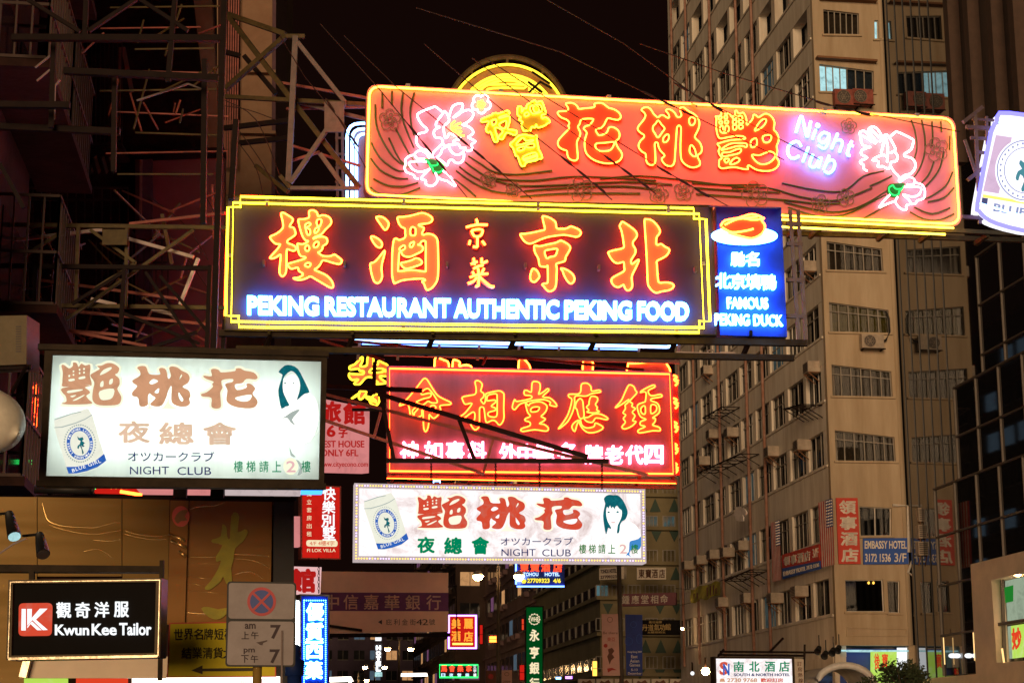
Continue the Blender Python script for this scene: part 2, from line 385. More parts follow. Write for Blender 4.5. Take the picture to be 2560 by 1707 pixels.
trace('tao', 1580, 250, 7.84, '''185,200 230,155 310,150 370,190 420,270 480,330 520,340 560,305 620,305 690,350 730,345 715,280 665,215 700,185 770,200 840,260 880,330 930,340 970,300 945,220 945,165 1000,145 1060,185 1130,235 1210,275 1270,330 1315,410 1320,500 1290,600 1235,710 1250,760 1330,840 1370,950 1350,1040 1290,1080 1290,1130 1330,1210 1325,1280 1260,1315 1180,1325 1080,1290 990,1210 955,1100 950,850 960,560 925,505 885,540 870,700 850,1000 835,1200 800,1280 740,1300 660,1275 600,1210 585,1150 640,1090 560,1000 520,920 505,850 470,835 445,870 455,1020 460,1200 430,1260 370,1280 300,1240 275,1160 265,1060 200,1020 140,950 130,880 170,800 230,740 235,690 180,655 120,600 115,540 165,470 230,390 265,310 240,255 ;
515,405 575,480 640,560 590,640 510,740 450,660 410,590 415,520 460,470 ; 610,790 620,740 670,685 715,685 720,760 680,820 625,830 ; 1120,390 1150,345 1200,350 1235,380 1230,450 1190,495 1145,490 1125,450 ; 1130,960 1155,890 1195,910 1235,980 1255,1080 1240,1110 1180,1090 1135,1030''')
trace('yan', 1770, 260, 7.84, '''150,245 200,245 260,215 260,165 290,140 320,175 350,205 410,185 440,220 460,250 530,210 530,150 560,135 590,180 640,185 690,175 735,240 755,320 760,410 800,385 870,300 890,220 930,220 990,265 1050,230 1120,195 1190,210 1260,270 1305,370 1290,500 1340,560 1380,650 1380,740 1345,830 1360,920 1340,1040 1385,1120 1380,1200 1320,1270 1220,1310 1080,1315 950,1290 860,1240 800,1205 775,1230 785,1280 680,1275 550,1245 400,1250 280,1265 220,1230 215,1180 225,1100 270,1065 225,990 205,920 230,850 185,790 240,765 450,710 720,690 690,640 560,630 400,655 250,680 200,640 170,540 160,400 165,300 ;
205,270 262,240 262,290 215,310 ; 325,240 370,235 375,285 330,295 ; 225,350 275,345 270,395 230,390 ; 335,335 395,335 390,380 335,380 ; 235,460 285,430 300,520 330,545 345,440 390,430 410,490 390,550 300,575 245,540 ; 480,250 545,235 555,280 500,300 ; 490,330 555,325 550,380 495,395 ; 490,430 560,420 550,500 500,505 ; 595,240 660,240 672,300 610,290 ; 605,330 680,325 680,380 615,380 ; 605,425 670,420 685,470 620,490 ; 265,905 300,860 420,790 550,770 750,780 750,850 680,825 560,830 420,870 ; 285,960 420,950 540,900 630,880 650,920 600,970 450,1005 300,1030 ; 320,1085 410,1080 400,1125 350,1155 ; 430,1180 480,1100 560,1055 620,1090 590,1140 500,1180 ; 1085,300 1140,310 1130,370 1060,460 920,530 950,450 1020,350 ; 840,730 940,675 960,780 930,830 850,850 ; 1075,640 1220,610 1240,680 1190,750 1100,750 ; 860,1000 1000,1010 1130,960 1220,935 1300,970 1310,1040 1250,1120 1150,1175 1030,1180 930,1120''')
trace('flower_l', 990, 230, 6.031, '''690,300 600,230 540,240 345,320 330,390 390,490 465,560 450,605 340,635 305,700 320,790 390,860 480,890 540,990 ; 800,370 850,230 920,185 1005,185 985,280 880,370 870,385 920,360 1000,300 1100,275 1165,320 1150,390 1090,450 1000,500 ; 730,290 780,350 800,440 730,510 720,570 740,690 775,680 810,625 860,650 930,680 980,710 870,740 870,800 800,800 740,820 705,770 ; 730,290 690,350 610,460 610,520 665,530 590,570 570,630 600,690 680,700 705,760 680,800 560,920 570,990 ; 1000,500 1080,520 1150,570 1160,630 1090,680 1110,700 1200,750 1140,790 1150,860 1100,895 1060,880 ; 790,800 820,880 880,940 960,945 1030,880 1045,840 980,850 940,790 870,795 ; 770,825 700,860 670,940 600,1000 ; 1025,930 1020,1010 970,1070 900,1070 850,1025 800,1040 770,1110 730,1080 680,1035 610,1000''')
trace('bloom_l', 990, 230, 6.031, '''500,1000 460,930 380,890 320,900 280,950 330,1010 430,1010 ; 280,950 200,970 145,1020 150,1080 130,1140 160,1210 260,1250 290,1300 340,1310 ; 460,1060 380,1045 210,1060 215,1120 270,1180 350,1205 450,1190 510,1160 ; 510,1165 440,1230 380,1310 450,1340 450,1390 520,1420 590,1390 630,1310 590,1220 ; 640,1290 690,1325 770,1345 880,1420 890,1390 820,1280 710,1190''')
trace('calyx_l', 990, 230, 6.031, '''430,1010 500,1070 520,1110 620,1105 640,1050 700,1090 715,1150 680,1200 610,1210 560,1190 550,1150 500,1110''')
trace('calyxplate_l', 990, 230, 6.031, '''430,1010 560,1010 640,1050 715,1100 720,1170 670,1235 570,1235 530,1150 490,1090''')
trace('stamen_l', 990, 230, 6.031, '''840,560 835,490 890,440 ; 840,555 900,500 980,470 ; 840,560 920,545 980,550 ; 840,570 900,600 990,600 ; 920,610 960,650 1030,660''')
trace('flower_r', 2120, 290, 6.032, '''640,310 700,260 750,245 960,345 985,390 950,510 860,570 860,610 960,640 1010,700 1010,790 950,870 850,900 800,950 780,1000 ; 650,770 700,850 770,920 770,990 ; 440,400 320,240 330,180 400,170 460,220 510,320 480,390 ; 340,470 220,440 190,320 180,250 240,230 300,280 360,400 ; 500,560 540,400 540,330 570,285 620,320 700,460 710,520 640,560 ; 700,540 745,600 730,680 650,700 630,790 580,790 520,760 450,770 460,690 370,670 440,620 540,590 600,640 ; 340,470 220,510 200,580 290,630 190,680 200,720 235,740 240,800 290,830 ; 560,300 600,480 590,700 ; 220,300 420,420 ; 350,200 470,330''')
trace('bloom_r', 2120, 290, 6.032, '''800,990 880,930 960,930 1010,980 970,1045 890,1030 ; 1010,1010 1100,1030 1150,1090 1160,1190 1130,1250 1040,1280 1020,1320 950,1330 ; 850,1070 1000,1070 1100,1085 1090,1160 1030,1210 940,1215 830,1185 900,1250 950,1320 880,1350 880,1410 830,1415 760,1370 715,1290 750,1220 ; 630,1190 560,1260 470,1380 540,1350 640,1310 700,1290''')
trace('calyx_r', 2120, 290, 6.032, '''680,1045 620,1080 630,1150 690,1195 760,1185 770,1140 800,1120 840,1060 ; 680,1045 720,1100 800,1100''')
trace('calyxplate_r', 2120, 290, 6.032, '''620,1040 700,1020 860,1015 810,1120 760,1215 650,1215 600,1140''')
trace('ye', 1190, 230, 7.84, '''110,540 310,455 330,430 400,415 430,430 600,375 645,390 640,435 470,490 465,520 640,475 660,500 655,600 620,725 680,745 790,765 765,850 600,800 520,930 440,890 530,770 370,700 430,940 360,975 290,790 240,800 195,730 255,580 130,595 ; 300,570 370,540 395,550 390,620 330,660 310,600 ; 450,640 560,570 600,590 580,700 520,720''')
trace('zong', 1190, 230, 7.84, '''820,310 840,290 890,300 900,400 940,330 990,330 1000,260 1060,220 1100,190 1160,175 1190,210 1280,185 1330,290 1370,430 1290,450 1300,520 1370,500 1450,580 1400,620 1330,670 1210,700 1180,640 1160,700 1090,690 1070,760 1010,760 970,770 930,760 890,640 910,590 840,540 880,500 815,450 ; 1060,290 1250,250 1290,380 1110,430 ; 1120,300 1160,400 1240,370 1200,280 ; 950,430 1010,400 1040,450 970,480''')
trace('hui', 1190, 230, 7.84, '''670,1030 740,960 830,870 960,840 1100,870 1190,860 1190,930 1220,1080 1225,1120 1300,1290 1200,1320 1190,1340 980,1390 960,1440 890,1450 820,1270 780,1250 730,1110 ; 790,1050 880,920 940,910 980,960 1110,940 1100,970 ; 810,1110 940,1070 950,1120 840,1160 ; 980,1050 1120,1010 1140,1080 1020,1095 ; 930,1270 1160,1190 1190,1310 970,1360 ; 950,1310 1170,1240 1175,1265 960,1335''')
trace('night', 1930, 270, 7.127, '''430,440 505,180 540,185 610,480 640,490 690,240 ; 780,390 720,560 ; 1030,480 930,440 860,490 840,560 880,620 960,600 1020,490 990,640 940,720 870,700 820,660 ; 1170,460 1060,730 ; 1110,600 1180,570 1240,590 1250,640 1200,790 ; 1420,590 1340,820 1390,850 ; 1360,660 1450,680 ; 815,290 835,315 815,340 795,315 815,290''')
trace('club', 1930, 270, 7.127, '''520,690 470,610 390,610 300,680 280,780 320,880 400,900 480,860 ; 650,700 550,960 ; 730,830 670,990 700,1050 780,1040 850,890 ; 880,880 830,1070 ; 1020,850 920,1100 ; 940,1050 990,960 1060,930 1110,960 1110,1060 1060,1140 990,1160 930,1120''')
trace('s_jing', 1140, 530, 7.464, '''375,135 395,170 395,240 ; 190,285 300,255 440,235 590,240 ; 290,350 380,325 490,330 490,390 450,450 340,450 290,350 ; 400,455 400,640 370,655 320,640 ; 265,530 245,610 ; 490,540 545,615''')
trace('s_cai', 1140, 530, 7.464, '''330,860 350,990 ; 280,970 400,925 ; 480,860 480,960 ; 500,950 590,915 ; 325,1060 420,1010 510,995 ; 410,1050 425,1160 420,1370 370,1370 ; 525,1050 480,1140 ; 310,1110 335,1160 ; 260,1220 400,1170 600,1150 ; 390,1220 330,1290 225,1330 ; 440,1210 540,1300 640,1380 715,1390''')
trace('ming', 980, 930, 7.84, '''145,660 185,595 290,530 470,320 600,150 650,125 695,155 790,310 890,450 1010,525 1145,590 1135,635 945,655 955,740 910,830 820,905 750,850 730,830 725,950 715,1040 690,1130 655,1165 625,1110 615,990 605,720 585,760 580,850 480,885 440,870 390,850 360,850 330,670 265,625 ; 590,380 690,320 760,370 840,480 890,590 780,600 710,570 640,620 590,640 480,590 520,560 620,520 740,490 770,430 720,410 580,440 ; 750,680 800,650 855,670 850,720 800,790 ; 400,760 470,690 520,700 440,800 430,850''')
trace('xiang', 980, 930, 7.84, '''1630,220 1640,175 1700,170 1765,230 1755,310 1740,370 1800,420 1790,490 1740,540 1760,580 1800,620 1830,560 1835,450 1870,410 2090,365 2170,400 2195,450 2190,700 2190,920 2110,1035 2030,960 1960,945 1860,985 1830,920 1810,760 1790,690 1730,690 1715,760 1715,980 1700,1080 1620,1130 1540,1010 1610,950 1625,820 1590,780 1520,820 1420,890 1330,880 1440,790 1570,610 1440,630 1390,560 1380,490 1500,460 1630,430 1650,330 ; 1860,520 1890,450 2040,425 2060,500 2060,700 2045,870 1900,860 1890,790 2020,750 2020,700 1945,665 2030,590 2010,545 1870,560''')
trace('tang', 1260, 930, 5.6, '''385,260 395,150 440,130 500,155 505,240 485,310 560,270 610,230 625,260 540,345 640,360 720,430 735,480 640,460 650,420 560,385 450,390 360,405 240,440 190,480 150,525 115,490 150,380 180,410 370,370 380,330 290,320 285,260 320,255 370,280 ; 345,470 365,440 450,415 530,420 600,470 590,540 550,590 520,620 575,650 560,680 495,720 560,730 620,780 590,825 430,805 260,830 245,790 360,750 360,700 300,680 300,650 370,615 330,560 300,430 ; 375,520 410,490 495,490 470,545 385,555''')
trace('ying', 1260, 930, 5.6, '''910,310 1040,305 1075,260 1085,170 1160,155 1215,200 1230,265 1330,250 1350,280 1230,300 1150,335 1040,330 990,350 990,440 960,560 900,680 840,740 760,795 830,700 900,580 950,390 910,350 ; 1060,370 1100,400 1110,480 1120,620 1070,650 1040,600 1020,520 1000,500 1010,430 ; 1190,420 1220,340 1300,350 1310,400 1280,450 1305,490 1300,530 1335,550 1270,570 1160,560 1190,530 1155,490 1190,450 ; 990,830 950,770 980,710 1050,670 1020,740 ; 1070,665 1090,740 1160,780 1260,760 1280,710 1380,760 1370,800 1280,840 1180,845 1110,800 1060,720 ; 1180,630 1260,585 1360,590 1450,640 1430,665 1290,640 1240,700 1160,690 1120,640''')
trace('zhong', 1260, 930, 5.6, '''1555,500 1640,400 1700,270 1750,180 1815,200 1840,255 1860,290 1790,370 1760,410 1800,440 1790,480 1840,510 1795,560 1835,610 1800,680 1850,690 1790,755 1690,795 1650,765 1700,700 1670,650 1705,600 1665,570 1700,510 1695,460 1730,430 1750,380 1650,450 ; 1905,285 1960,240 2090,180 2110,210 2020,260 2060,330 2190,310 2205,345 2070,370 2060,400 2140,430 2175,490 2170,570 2080,640 2120,650 2110,700 2080,740 2170,770 2185,820 2080,820 1900,850 1880,810 1980,760 1910,740 1915,690 1990,660 1920,630 1880,560 1870,460 1960,420 1980,400 1985,280 ; 1920,500 1970,470 1980,560 1960,590 1920,560 ; 2060,460 2130,470 2130,540 2060,580''')
# printed brush characters of the two light boxes
trace('p_yan', 1030, 1220, 5.345, '''75,125 105,120 160,155 200,130 205,95 245,100 265,140 295,105 340,125 395,120 390,230 410,325 330,325 100,345 85,300 90,200 ; 85,360 320,325 410,330 335,350 380,385 390,410 350,440 380,480 410,520 200,530 75,520 130,500 120,440 90,410 ; 152,225 170,222 170,242 154,244 ; 200,178 216,176 216,192 202,194 ; 200,214 216,212 216,228 202,230 ; 268,160 284,158 284,176 270,178 ; 268,196 284,194 284,212 270,214 ; 316,152 334,150 334,168 318,170 ; 316,190 334,188 334,206 318,208 ; 154,268 214,260 220,280 164,290 ; 268,248 332,234 336,258 274,268 ; 150,385 300,370 292,388 152,412 ; 172,442 240,430 200,456 ; 200,486 320,430 322,442 240,486 ;
470,130 520,125 580,100 650,105 715,150 700,200 670,220 715,260 720,320 695,370 735,440 735,490 700,530 580,540 470,530 420,480 425,380 440,300 395,230 430,200 500,160 ; 500,225 540,170 620,140 630,160 570,200 ; 510,300 540,285 540,340 505,345 ; 610,275 645,260 640,310 605,320 ; 500,390 655,365 640,460 560,485 505,470''')
trace('p_tao', 1030, 1220, 5.345, '''920,125 960,105 1020,115 1055,190 1150,200 1180,190 1165,140 1200,125 1245,150 1270,245 1300,210 1280,130 1310,110 1370,120 1420,155 1490,190 1510,240 1490,290 1430,330 1500,370 1520,430 1505,460 1515,510 1470,545 1380,540 1310,500 1305,400 1305,320 1270,370 1245,450 1200,530 1130,545 1065,520 1125,455 1080,420 1060,400 1040,440 1040,520 1000,545 945,535 930,450 870,430 865,390 920,325 875,290 870,260 950,210 950,160 ; 1055,285 1100,245 1155,270 1090,305 ; 1115,385 1165,345 1160,395 1130,400 ; 1390,250 1415,195 1425,215 1395,250 ; 1385,390 1410,420 1440,470 1420,490 1390,450''')
trace('p_hua', 1030, 1220, 5.345, '''1750,140 1790,125 1840,140 1870,165 2020,150 2030,125 2080,120 2130,145 2230,165 2275,215 2250,240 2150,235 2100,280 2020,295 2045,355 2150,330 2150,290 2200,290 2250,340 2220,395 2270,460 2270,510 2220,550 2100,550 1990,525 1925,470 1935,360 1910,290 1990,270 1995,235 1880,245 1870,290 1880,330 1855,380 1860,460 1860,540 1800,555 1755,530 1755,440 1660,425 1640,400 1700,380 1770,325 1765,290 1780,265 1700,235 1665,210 1680,200 1760,205 ; 2030,435 2200,405 2190,460 2130,480 2050,465''')
def area(l): return sum(a[0] * b[1] - b[0] * a[1] for a, b in zip(l, l[1:] + l[:1])) / 2
def dilate(l, d):
    s = 1 if area(l) > 0 else -1; out = []
    for i, p in enumerate(l):
        a, b = l[i - 1], l[(i + 1) % len(l)]
        t = Vector((b[0] - a[0], b[1] - a[1]))
        if t.length < 1e-6: out.append(p); continue
        t.normalize(); out.append((p[0] + t.y * s * d, p[1] - t.x * s * d))
    return out
def inside(p, l):
    c = False
    for a, b in zip(l, l[1:] + l[:1]):
        if (a[1] > p[1]) != (b[1] > p[1]) and p[0] < (b[0] - a[0]) * (p[1] - a[1]) / (b[1] - a[1]) + a[0]: c = not c
    return c
def outers(ls): return [l for i, l in enumerate(ls) if not any(j != i and inside(l[0], q) for j, q in enumerate(ls))]
def remap(ls, src, dst):
    f = lambda p: (dst[0] + (p[0] - src[0]) / (src[2] - src[0]) * (dst[2] - dst[0]), dst[1] + (p[1] - src[1]) / (src[3] - src[1]) * (dst[3] - dst[1]))
    return [[f(p) for p in l] for l in ls]
def bbox(ls):
    xs = [p[0] for l in ls for p in l]; ys = [p[1] for l in ls for p in l]; return (min(xs), min(ys), max(xs), max(ys))
def affine(ls, a, b):      # three points a -> three points b
    A = Matrix(((a[0][0], a[1][0], a[2][0]), (a[0][1], a[1][1], a[2][1]), (1, 1, 1))); B = Matrix(((b[0][0], b[1][0], b[2][0]), (b[0][1], b[1][1], b[2][1]), (1, 1, 1)))
    K = B @ A.inverted(); return [[tuple((K @ Vector((x, y, 1)))[:2]) for x, y in l] for l in ls]
def ell(cx, cy, rx, ry, n=28, rot=0, a0=0, a1=None):
    m = n if a1 is None else n + 1; sp = 2 * math.pi if a1 is None else (a1 - a0)
    out = []
    for i in range(m):
        t = a0 + sp * i / n; x, y = rx * math.cos(t), ry * math.sin(t)
        out.append((cx + x * math.cos(rot) - y * math.sin(rot), cy + x * math.sin(rot) + y * math.cos(rot)))
    return out
def neon_letter(F, par, key, face, tube, w=0.04, th=0.08, r=0.017, name='neon_character', sm=3):
    """channel letter: painted face with deep sides, glass tube round every outline"""
    f = F.plate(name, T[key], face, par, w + th, th, sm)
    F.tubes('neon_tube', T[key], tube, f, w + th + 0.035, r, True, sm)
    return f

# ================================================================== PEKING RESTAURANT sign
FP = Face((566, 487), (1953, 516), 30)
S = FP.sheet('restaurant_sign', 'wide black neon sign reading PEKING RESTAURANT with yellow double border', 'neon sign', 1180, 838)
box = [(565, 487), (1782, 513), (1793, 838), (560, 826)]
FP.quad('panel', box, 'sign_navy', S, 0, 0.45)
FP.plate('lip', frame_loops(box, 3), 'frame_brown', S, 0.05, 0.05)
A = [(601, 492), (1734, 521), (1735, 547), (1765, 548), (1775, 803), (1748, 803), (1748, 831), (597, 817), (597, 790), (564, 789), (570, 518), (601, 518)]
B = [(583, 507), (1748, 535), (1760, 819), (578, 804)]
FP.tubes('border_tube', [A], 'neon_yellow', S, 0.10, 0.021, True, 0)
FP.tubes('border_tube', [B], 'neon_yellow', S, 0.10, 0.021, True, 0)
FP.tubes('rear_tube', [A], 'neon_crimson', S, -0.52, 0.034, True, 0)  # unseen red tubes added on the back to throw light behind
pieces('tube_clip', 'steel_bright', S, [('box', FP.at(x - 4, y + 3, 0.09), FP.h * 0.06, Z * 0.05, FP.n * 0.06) for (x, y) in [(667, 503), (667, 512), (1009, 503), (1009, 514), (1345, 512), (1345, 525), (1670, 522), (1670, 531), (575, 640), (1757, 660), (669, 814), (1008, 818), (1350, 822), (1690, 827)]])
for k, tub in (('lou', 1), ('jiu', 1), ('jing', 1), ('bei', 1)): neon_letter(FP, S, k, 'letter_coral', 'neon_red', 0.03, 0.06, 0.0135)
for k in ('s_jing', 's_cai'):
    b = MB()
    for l in T[k]:
        q = [FP.at(p[0] - 1.5, p[1] + 1.5, 0.10) for p in smooth(l, False, 2)]
        b.tube(q, 0.034, 6, False, FP.n)
    f = b.build('neon_character', 'letter_coral', S)
    FP.tubes('neon_tube', T[k], 'neon_red', f, 0.17, 0.019, False, 2)
def slopebox(x0, x1, yt, yb, xa, xb, dy):
    f = lambda x, y: (x, y + dy * (x - xa) / (xb - xa))
    return [f(x0, yt), f(x1, yt), f(x1, yb), f(x0, yb)]
for wd_, x0, x1 in (('PEKING', 618, 797), ('RESTAURANT', 812, 1127), ('AUTHENTIC', 1135, 1398), ('PEKING', 1412, 1580), ('FOOD', 1595, 1723)):
    FP.text('lettering', wd_, slopebox(x0, x1, 738, 785, 618, 1723, 16), 'letter_white', S, 0.13, 0.10, 0.030)
for x, y in ((659, 656), (861, 658), (1118, 660), (1314, 663), (1498, 668), (1740, 672)):
    FP.rect('bracket', x - 3, y - 7, x + 3, y + 6, 'steel_grey', S, 0.16, 0.15)
# the hanging steel under it
b = MB()
for q in (((548, 833), (2018, 858), 0.11), ((590, 872), (1985, 895), 0.10)):
    b.bar(FP.at(*q[0], -0.1), FP.at(*q[1], -0.1), q[2], 0.12)
b.build('rail', 'frame_brown', S)
for x in (676, 884, 1085, 1290, 1492, 1695, 1880):
    b = MB(); b.bar(FP.at(x, 838, -0.05), FP.at(x - 22, 888, -0.3), 0.08, 0.06); b.bar(FP.at(x - 3, 826, 0.02), FP.at(x - 3, 838, 0.02), 0.08, 0.05); b.build('hanger', 'steel_dark', S)
b = MB(); b.bar(FP.at(1690, 880, -.2), FP.at(1850, 885, -.2), 0.02); b.tube([FP.at(*p, -.2) for p in ell(1777, 880, 8, 5, 10)], 0.015, 5, True); b.bar(FP.at(1800, 883, -.2), FP.at(1838, 884, -.2), .05)
b.build('turnbuckle', 'steel_bright', S)

# ================================================================== duck panel beside it
S = FP.sheet('duck_sign', 'narrow blue neon sign with a roast duck on a white plate, FAMOUS PEKING DUCK', 'neon sign', 1880, 842)
box = [(1790, 514), (1953, 518), (1968, 842), (1800, 838)]
FP.quad('panel', box, 'sign_blue', S, -0.01, 0.45)
b = MB(); b.hexa([FP.at(1770, 513, .0), FP.at(1953, 518, .0), FP.at(1953, 520, .0), FP.at(1770, 515, .0)], [FP.at(1775, 516, .35), FP.at(1940, 521, .35), FP.at(1940, 523, .35), FP.at(1775, 518, .35)])
b.build('hood', 'sign_blue', S)
pl = FP.plate('plate', [ell(1861, 590, 80, 20, 36)], 'letter_white_low', S, 0.10, 0.05)
FP.tubes('neon_tube', [ell(1861, 590, 80, 20, 36), ell(1861, 592, 70, 15, 36)], 'letter_white', pl, 0.13, 0.022, True, 0)
duck = parse('1770,310 1800,270 1900,250 2000,222 2080,250 2070,268 2092,300 2090,340 2060,375 2000,400 1930,388 1850,365 1780,335', 1200, 460, 2.94)
dk = FP.plate('duck', duck, 'letter_red', S, 0.18, 0.07, 3)
FP.tubes('neon_tube', duck + parse('1780,320 1850,355 1950,345 2010,330 ; 1800,300 1880,262 1960,250 2040,240 ; 1920,250 1990,262 2040,262 2090,250', 1200, 460, 2.94), 'neon_red', dk, 0.21, 0.017, False, 3)
FP.chars('lettering', '馳名', [(1846, 646), (1882, 646)], 34, 'letter_white', S, 0.12, 0.08, 0.006)
FP.chars('lettering', '北京填鴨', [(1809, 700), (1846, 702), (1884, 703), (1923, 704)], 37, 'letter_white', S, 0.12, 0.08, 0.006)
FP.text('lettering', 'FAMOUS', [(1818, 742), (1920, 744), (1922, 771), (1820, 770)], 'letter_white', S, 0.12, 0.08, 0.01)
FP.text('lettering', 'PEKING DUCK', [(1788, 783), (1957, 787), (1958, 814), (1789, 811)], 'letter_white', S, 0.12, 0.08, 0.008)
b = MB()
for x, dx in ((1975, 24), (1995, 22)): b.bar(FP.at(x, 525, -.1), FP.at(x + dx - 2, 850, -.1), 0.06)
for y in (560, 610, 700, 790): b.bar(FP.at(1966, y, -.1), FP.at(2003 + (y - 560) * .06, y + 2, -.1), 0.07)
b.build('post', 'steel_grey', S)

# ================================================================== pink night club sign
FN = Face((920, 210), (2384, 292), 36)
S = FN.sheet('night_club_sign', 'long salmon pink neon sign with white blossoms, red 花桃艷 and blue Night Club', 'neon sign', 1660, 530)
q = [(918, 210), (2388, 292), (2405, 567), (911, 490)]
out = rrect(q, 30, 5)
FN.plate('panel', [out], 'sign_pink', S, 0, 0.4)
inn = rrect([(924, 216), (2382, 297), (2399, 561), (917, 486)], 28, 5)
FN.tubes('border_tube', [inn], 'neon_yellow_pale', S, 0.10, 0.020, True, 0)
FN.tubes('rear_tube', [inn], 'neon_crimson', S, -0.48, 0.034, True, 0)  # unseen rear loop, added for red light on the walls to the left
pieces('tube_clip', 'steel_bright', S, [('box', FN.at(x - 4, y + 4, 0.08), FN.h * 0.09, Z * 0.07, FN.n * 0.08) for x, y in ((1018, 216), (1250, 229), (1520, 244), (1795, 261), (2060, 275), (2290, 289))])
for k in ('hua', 'tao', 'yan'): neon_letter(FN, S, k, 'letter_red', 'neon_amber', 0.07, 0.12, 0.0155)
for k in ('ye', 'zong', 'hui'): neon_letter(FN, S, k, 'letter_yellow', 'neon_yellow', 0.06, 0.16, 0.0145)
for s in 'lr':
    fl = FN.tubes('blossom', T['flower_' + s], 'neon_white' if s == 'l' else 'neon_white_hot', S, 0.10, 0.019 if s == 'l' else 0.022, False, 3)
    FN.tubes('blossom', T['bloom_' + s], 'neon_white', S, 0.10, 0.019, False, 3)
    cp = FN.plate('calyx', T['calyxplate_' + s], 'flower_green', S, 0.07, 0.06, 3)
    FN.tubes('neon_tube', T['calyx_' + s], 'neon_green', cp, 0.11, 0.017, False, 3)
FN.tubes('stamen', T['stamen_l'], 'neon_yellow', S, 0.13, 0.016, False, 2)
def petals(cx, cy, r, n=5, a=0.3, k=7):
    pts = []
    for i in range(n * k):
        t = 2 * math.pi * i / (n * k); rr = r * (0.72 + 0.28 * abs(math.sin(n * t / 2)) ** 0.7)
        pts.append((cx + rr * math.cos(t + a), cy + rr * math.sin(t + a)))
    return pts
def curls(cx, cy, r):
    return [ell(cx + r * .55 * math.cos(t), cy + r * .55 * math.sin(t), r * .22, r * .22, 8) for t in (0, 1.26, 2.5, 3.77, 5.0)] + [ell(cx, cy, r * .3, r * .3, 8)]
FN.tubes('small_flower', [petals(1203, 260, 24, a=0.9)], 'neon_white', S, 0.10, 0.019, True, 0)
FN.tubes('stamen', curls(1203, 261, 13), 'neon_yellow', S, 0.11, 0.012, True, 0)
for cx, cy, r in ((974, 300, 27), (1221, 450, 20), (1283, 474, 20), (1451, 475, 32), (1646, 485, 24), (1709, 477, 24), (1888, 486, 34), (2051, 510, 24), (2115, 494, 22), (2122, 316, 20), (2342, 374, 30)):
    FN.tubes('unlit_flower', [petals(cx, cy, r, a=random.random())] + curls(cx, cy, r * .8), 'dead_glass', S, 0.09, 0.012, True, 0)
dead = '''938,262 940,310 955,350 985,395 1020,420 ; 956,232 955,270 ; 980,228 979,262 ; 1008,232 1003,270 1010,310 1035,370 ; 1036,232 1026,270 1028,310 1036,340 ; 972,345 1000,400 1040,430 ; 988,320 1020,380 1045,415 ; 928,357 950,395 990,425 1010,428 ; 927,396 950,425 990,445 1020,447 ; 933,447 970,464 1010,466 1045,457 ; 926,468 950,485 1000,488 1050,470 ;
1170,390 1205,412 1235,430 1290,437 1380,427 ; 1162,405 1190,425 1230,445 1330,452 1430,442 1540,445 1640,452 ; 1148,417 1180,440 1230,466 ; 1140,427 1180,455 1230,478 1290,486 ; 1135,448 1165,470 1190,492 ; 1240,452 1300,465 1420,462 1560,455 1680,462 ; 1310,478 1420,470 1560,466 1650,476 ; 1300,492 1420,484 1600,484 ; 1500,448 1600,440 1720,452 1800,462 1860,466 ;
1730,458 1800,462 1900,462 ; 1735,470 1830,476 1950,482 ; 1740,485 1840,492 1960,500 2050,510 2100,508 ; 1830,470 1920,470 2000,492 2080,502 2130,490 2180,470 ; 1955,458 2020,472 2085,480 2120,472 2160,440 2210,428 ; 1960,505 2040,525 2100,530 2160,512 2220,476 ; 1970,518 2040,540 2110,538 2170,510 2215,488 ; 1960,535 2020,541 ; 2150,551 2180,535 2240,500 ; 2175,465 2200,455 2230,440 ;
2278,300 2288,330 2292,370 2285,400 ; 2304,300 2312,340 2312,380 2300,420 2280,450 ; 2330,304 2332,340 2330,365 ; 2352,304 2354,330 ; 2375,340 2374,375 ; 2335,405 2320,440 2290,470 ; 2360,380 2350,420 2330,450 2300,480 ; 2382,430 2365,465 2330,490 2310,498 ; 2385,470 2360,495 2320,505 ; 2285,518 2330,535 2375,520 ; 2275,530 2310,548 2350,550 2385,535'''
for l in parse(dead):
    FN.tubes('unlit_tube', [l], 'dead_tube', S, 0.07, 0.021, False, 3)
FN.tubes('lettering', T['night'], 'neon_cyan', S, 0.16, 0.030, False, 3)
FN.tubes('lettering', T['club'], 'neon_cyan', S, 0.16, 0.030, False, 3)
b = MB()
b.bar(FN.at(1955, 556, -.1), FN.at(2560, 586, -.1), .09, .1); b.bar(FN.at(1955, 583, -.5), FN.at(2600, 602, -.5), .10, .1)
for x in (2000, 2055, 2225, 2330, 2470): b.bar(FN.at(x, 562 + (x - 1955) * .05, -.1), FN.at(x - 32, 590 + (x - 1955) * .04, -.5), .09)
b.build('rail', 'steel_olive', S)
FN.tubes('under_tube', [[(1955, 549), (2060, 554), (2240, 563), (2384, 570)], [(1955, 567), (2100, 574), (2363, 586)]], 'neon_yellow_pale', S, 0.08, 0.024, False, 0)
pieces('stay_bracket', 'steel_bright', S, [('bar', FN.at(x, y, -.05), FN.at(x + 22, y + 8, .3), .05) for (x, y) in ((1720, 258), (2042, 277))])

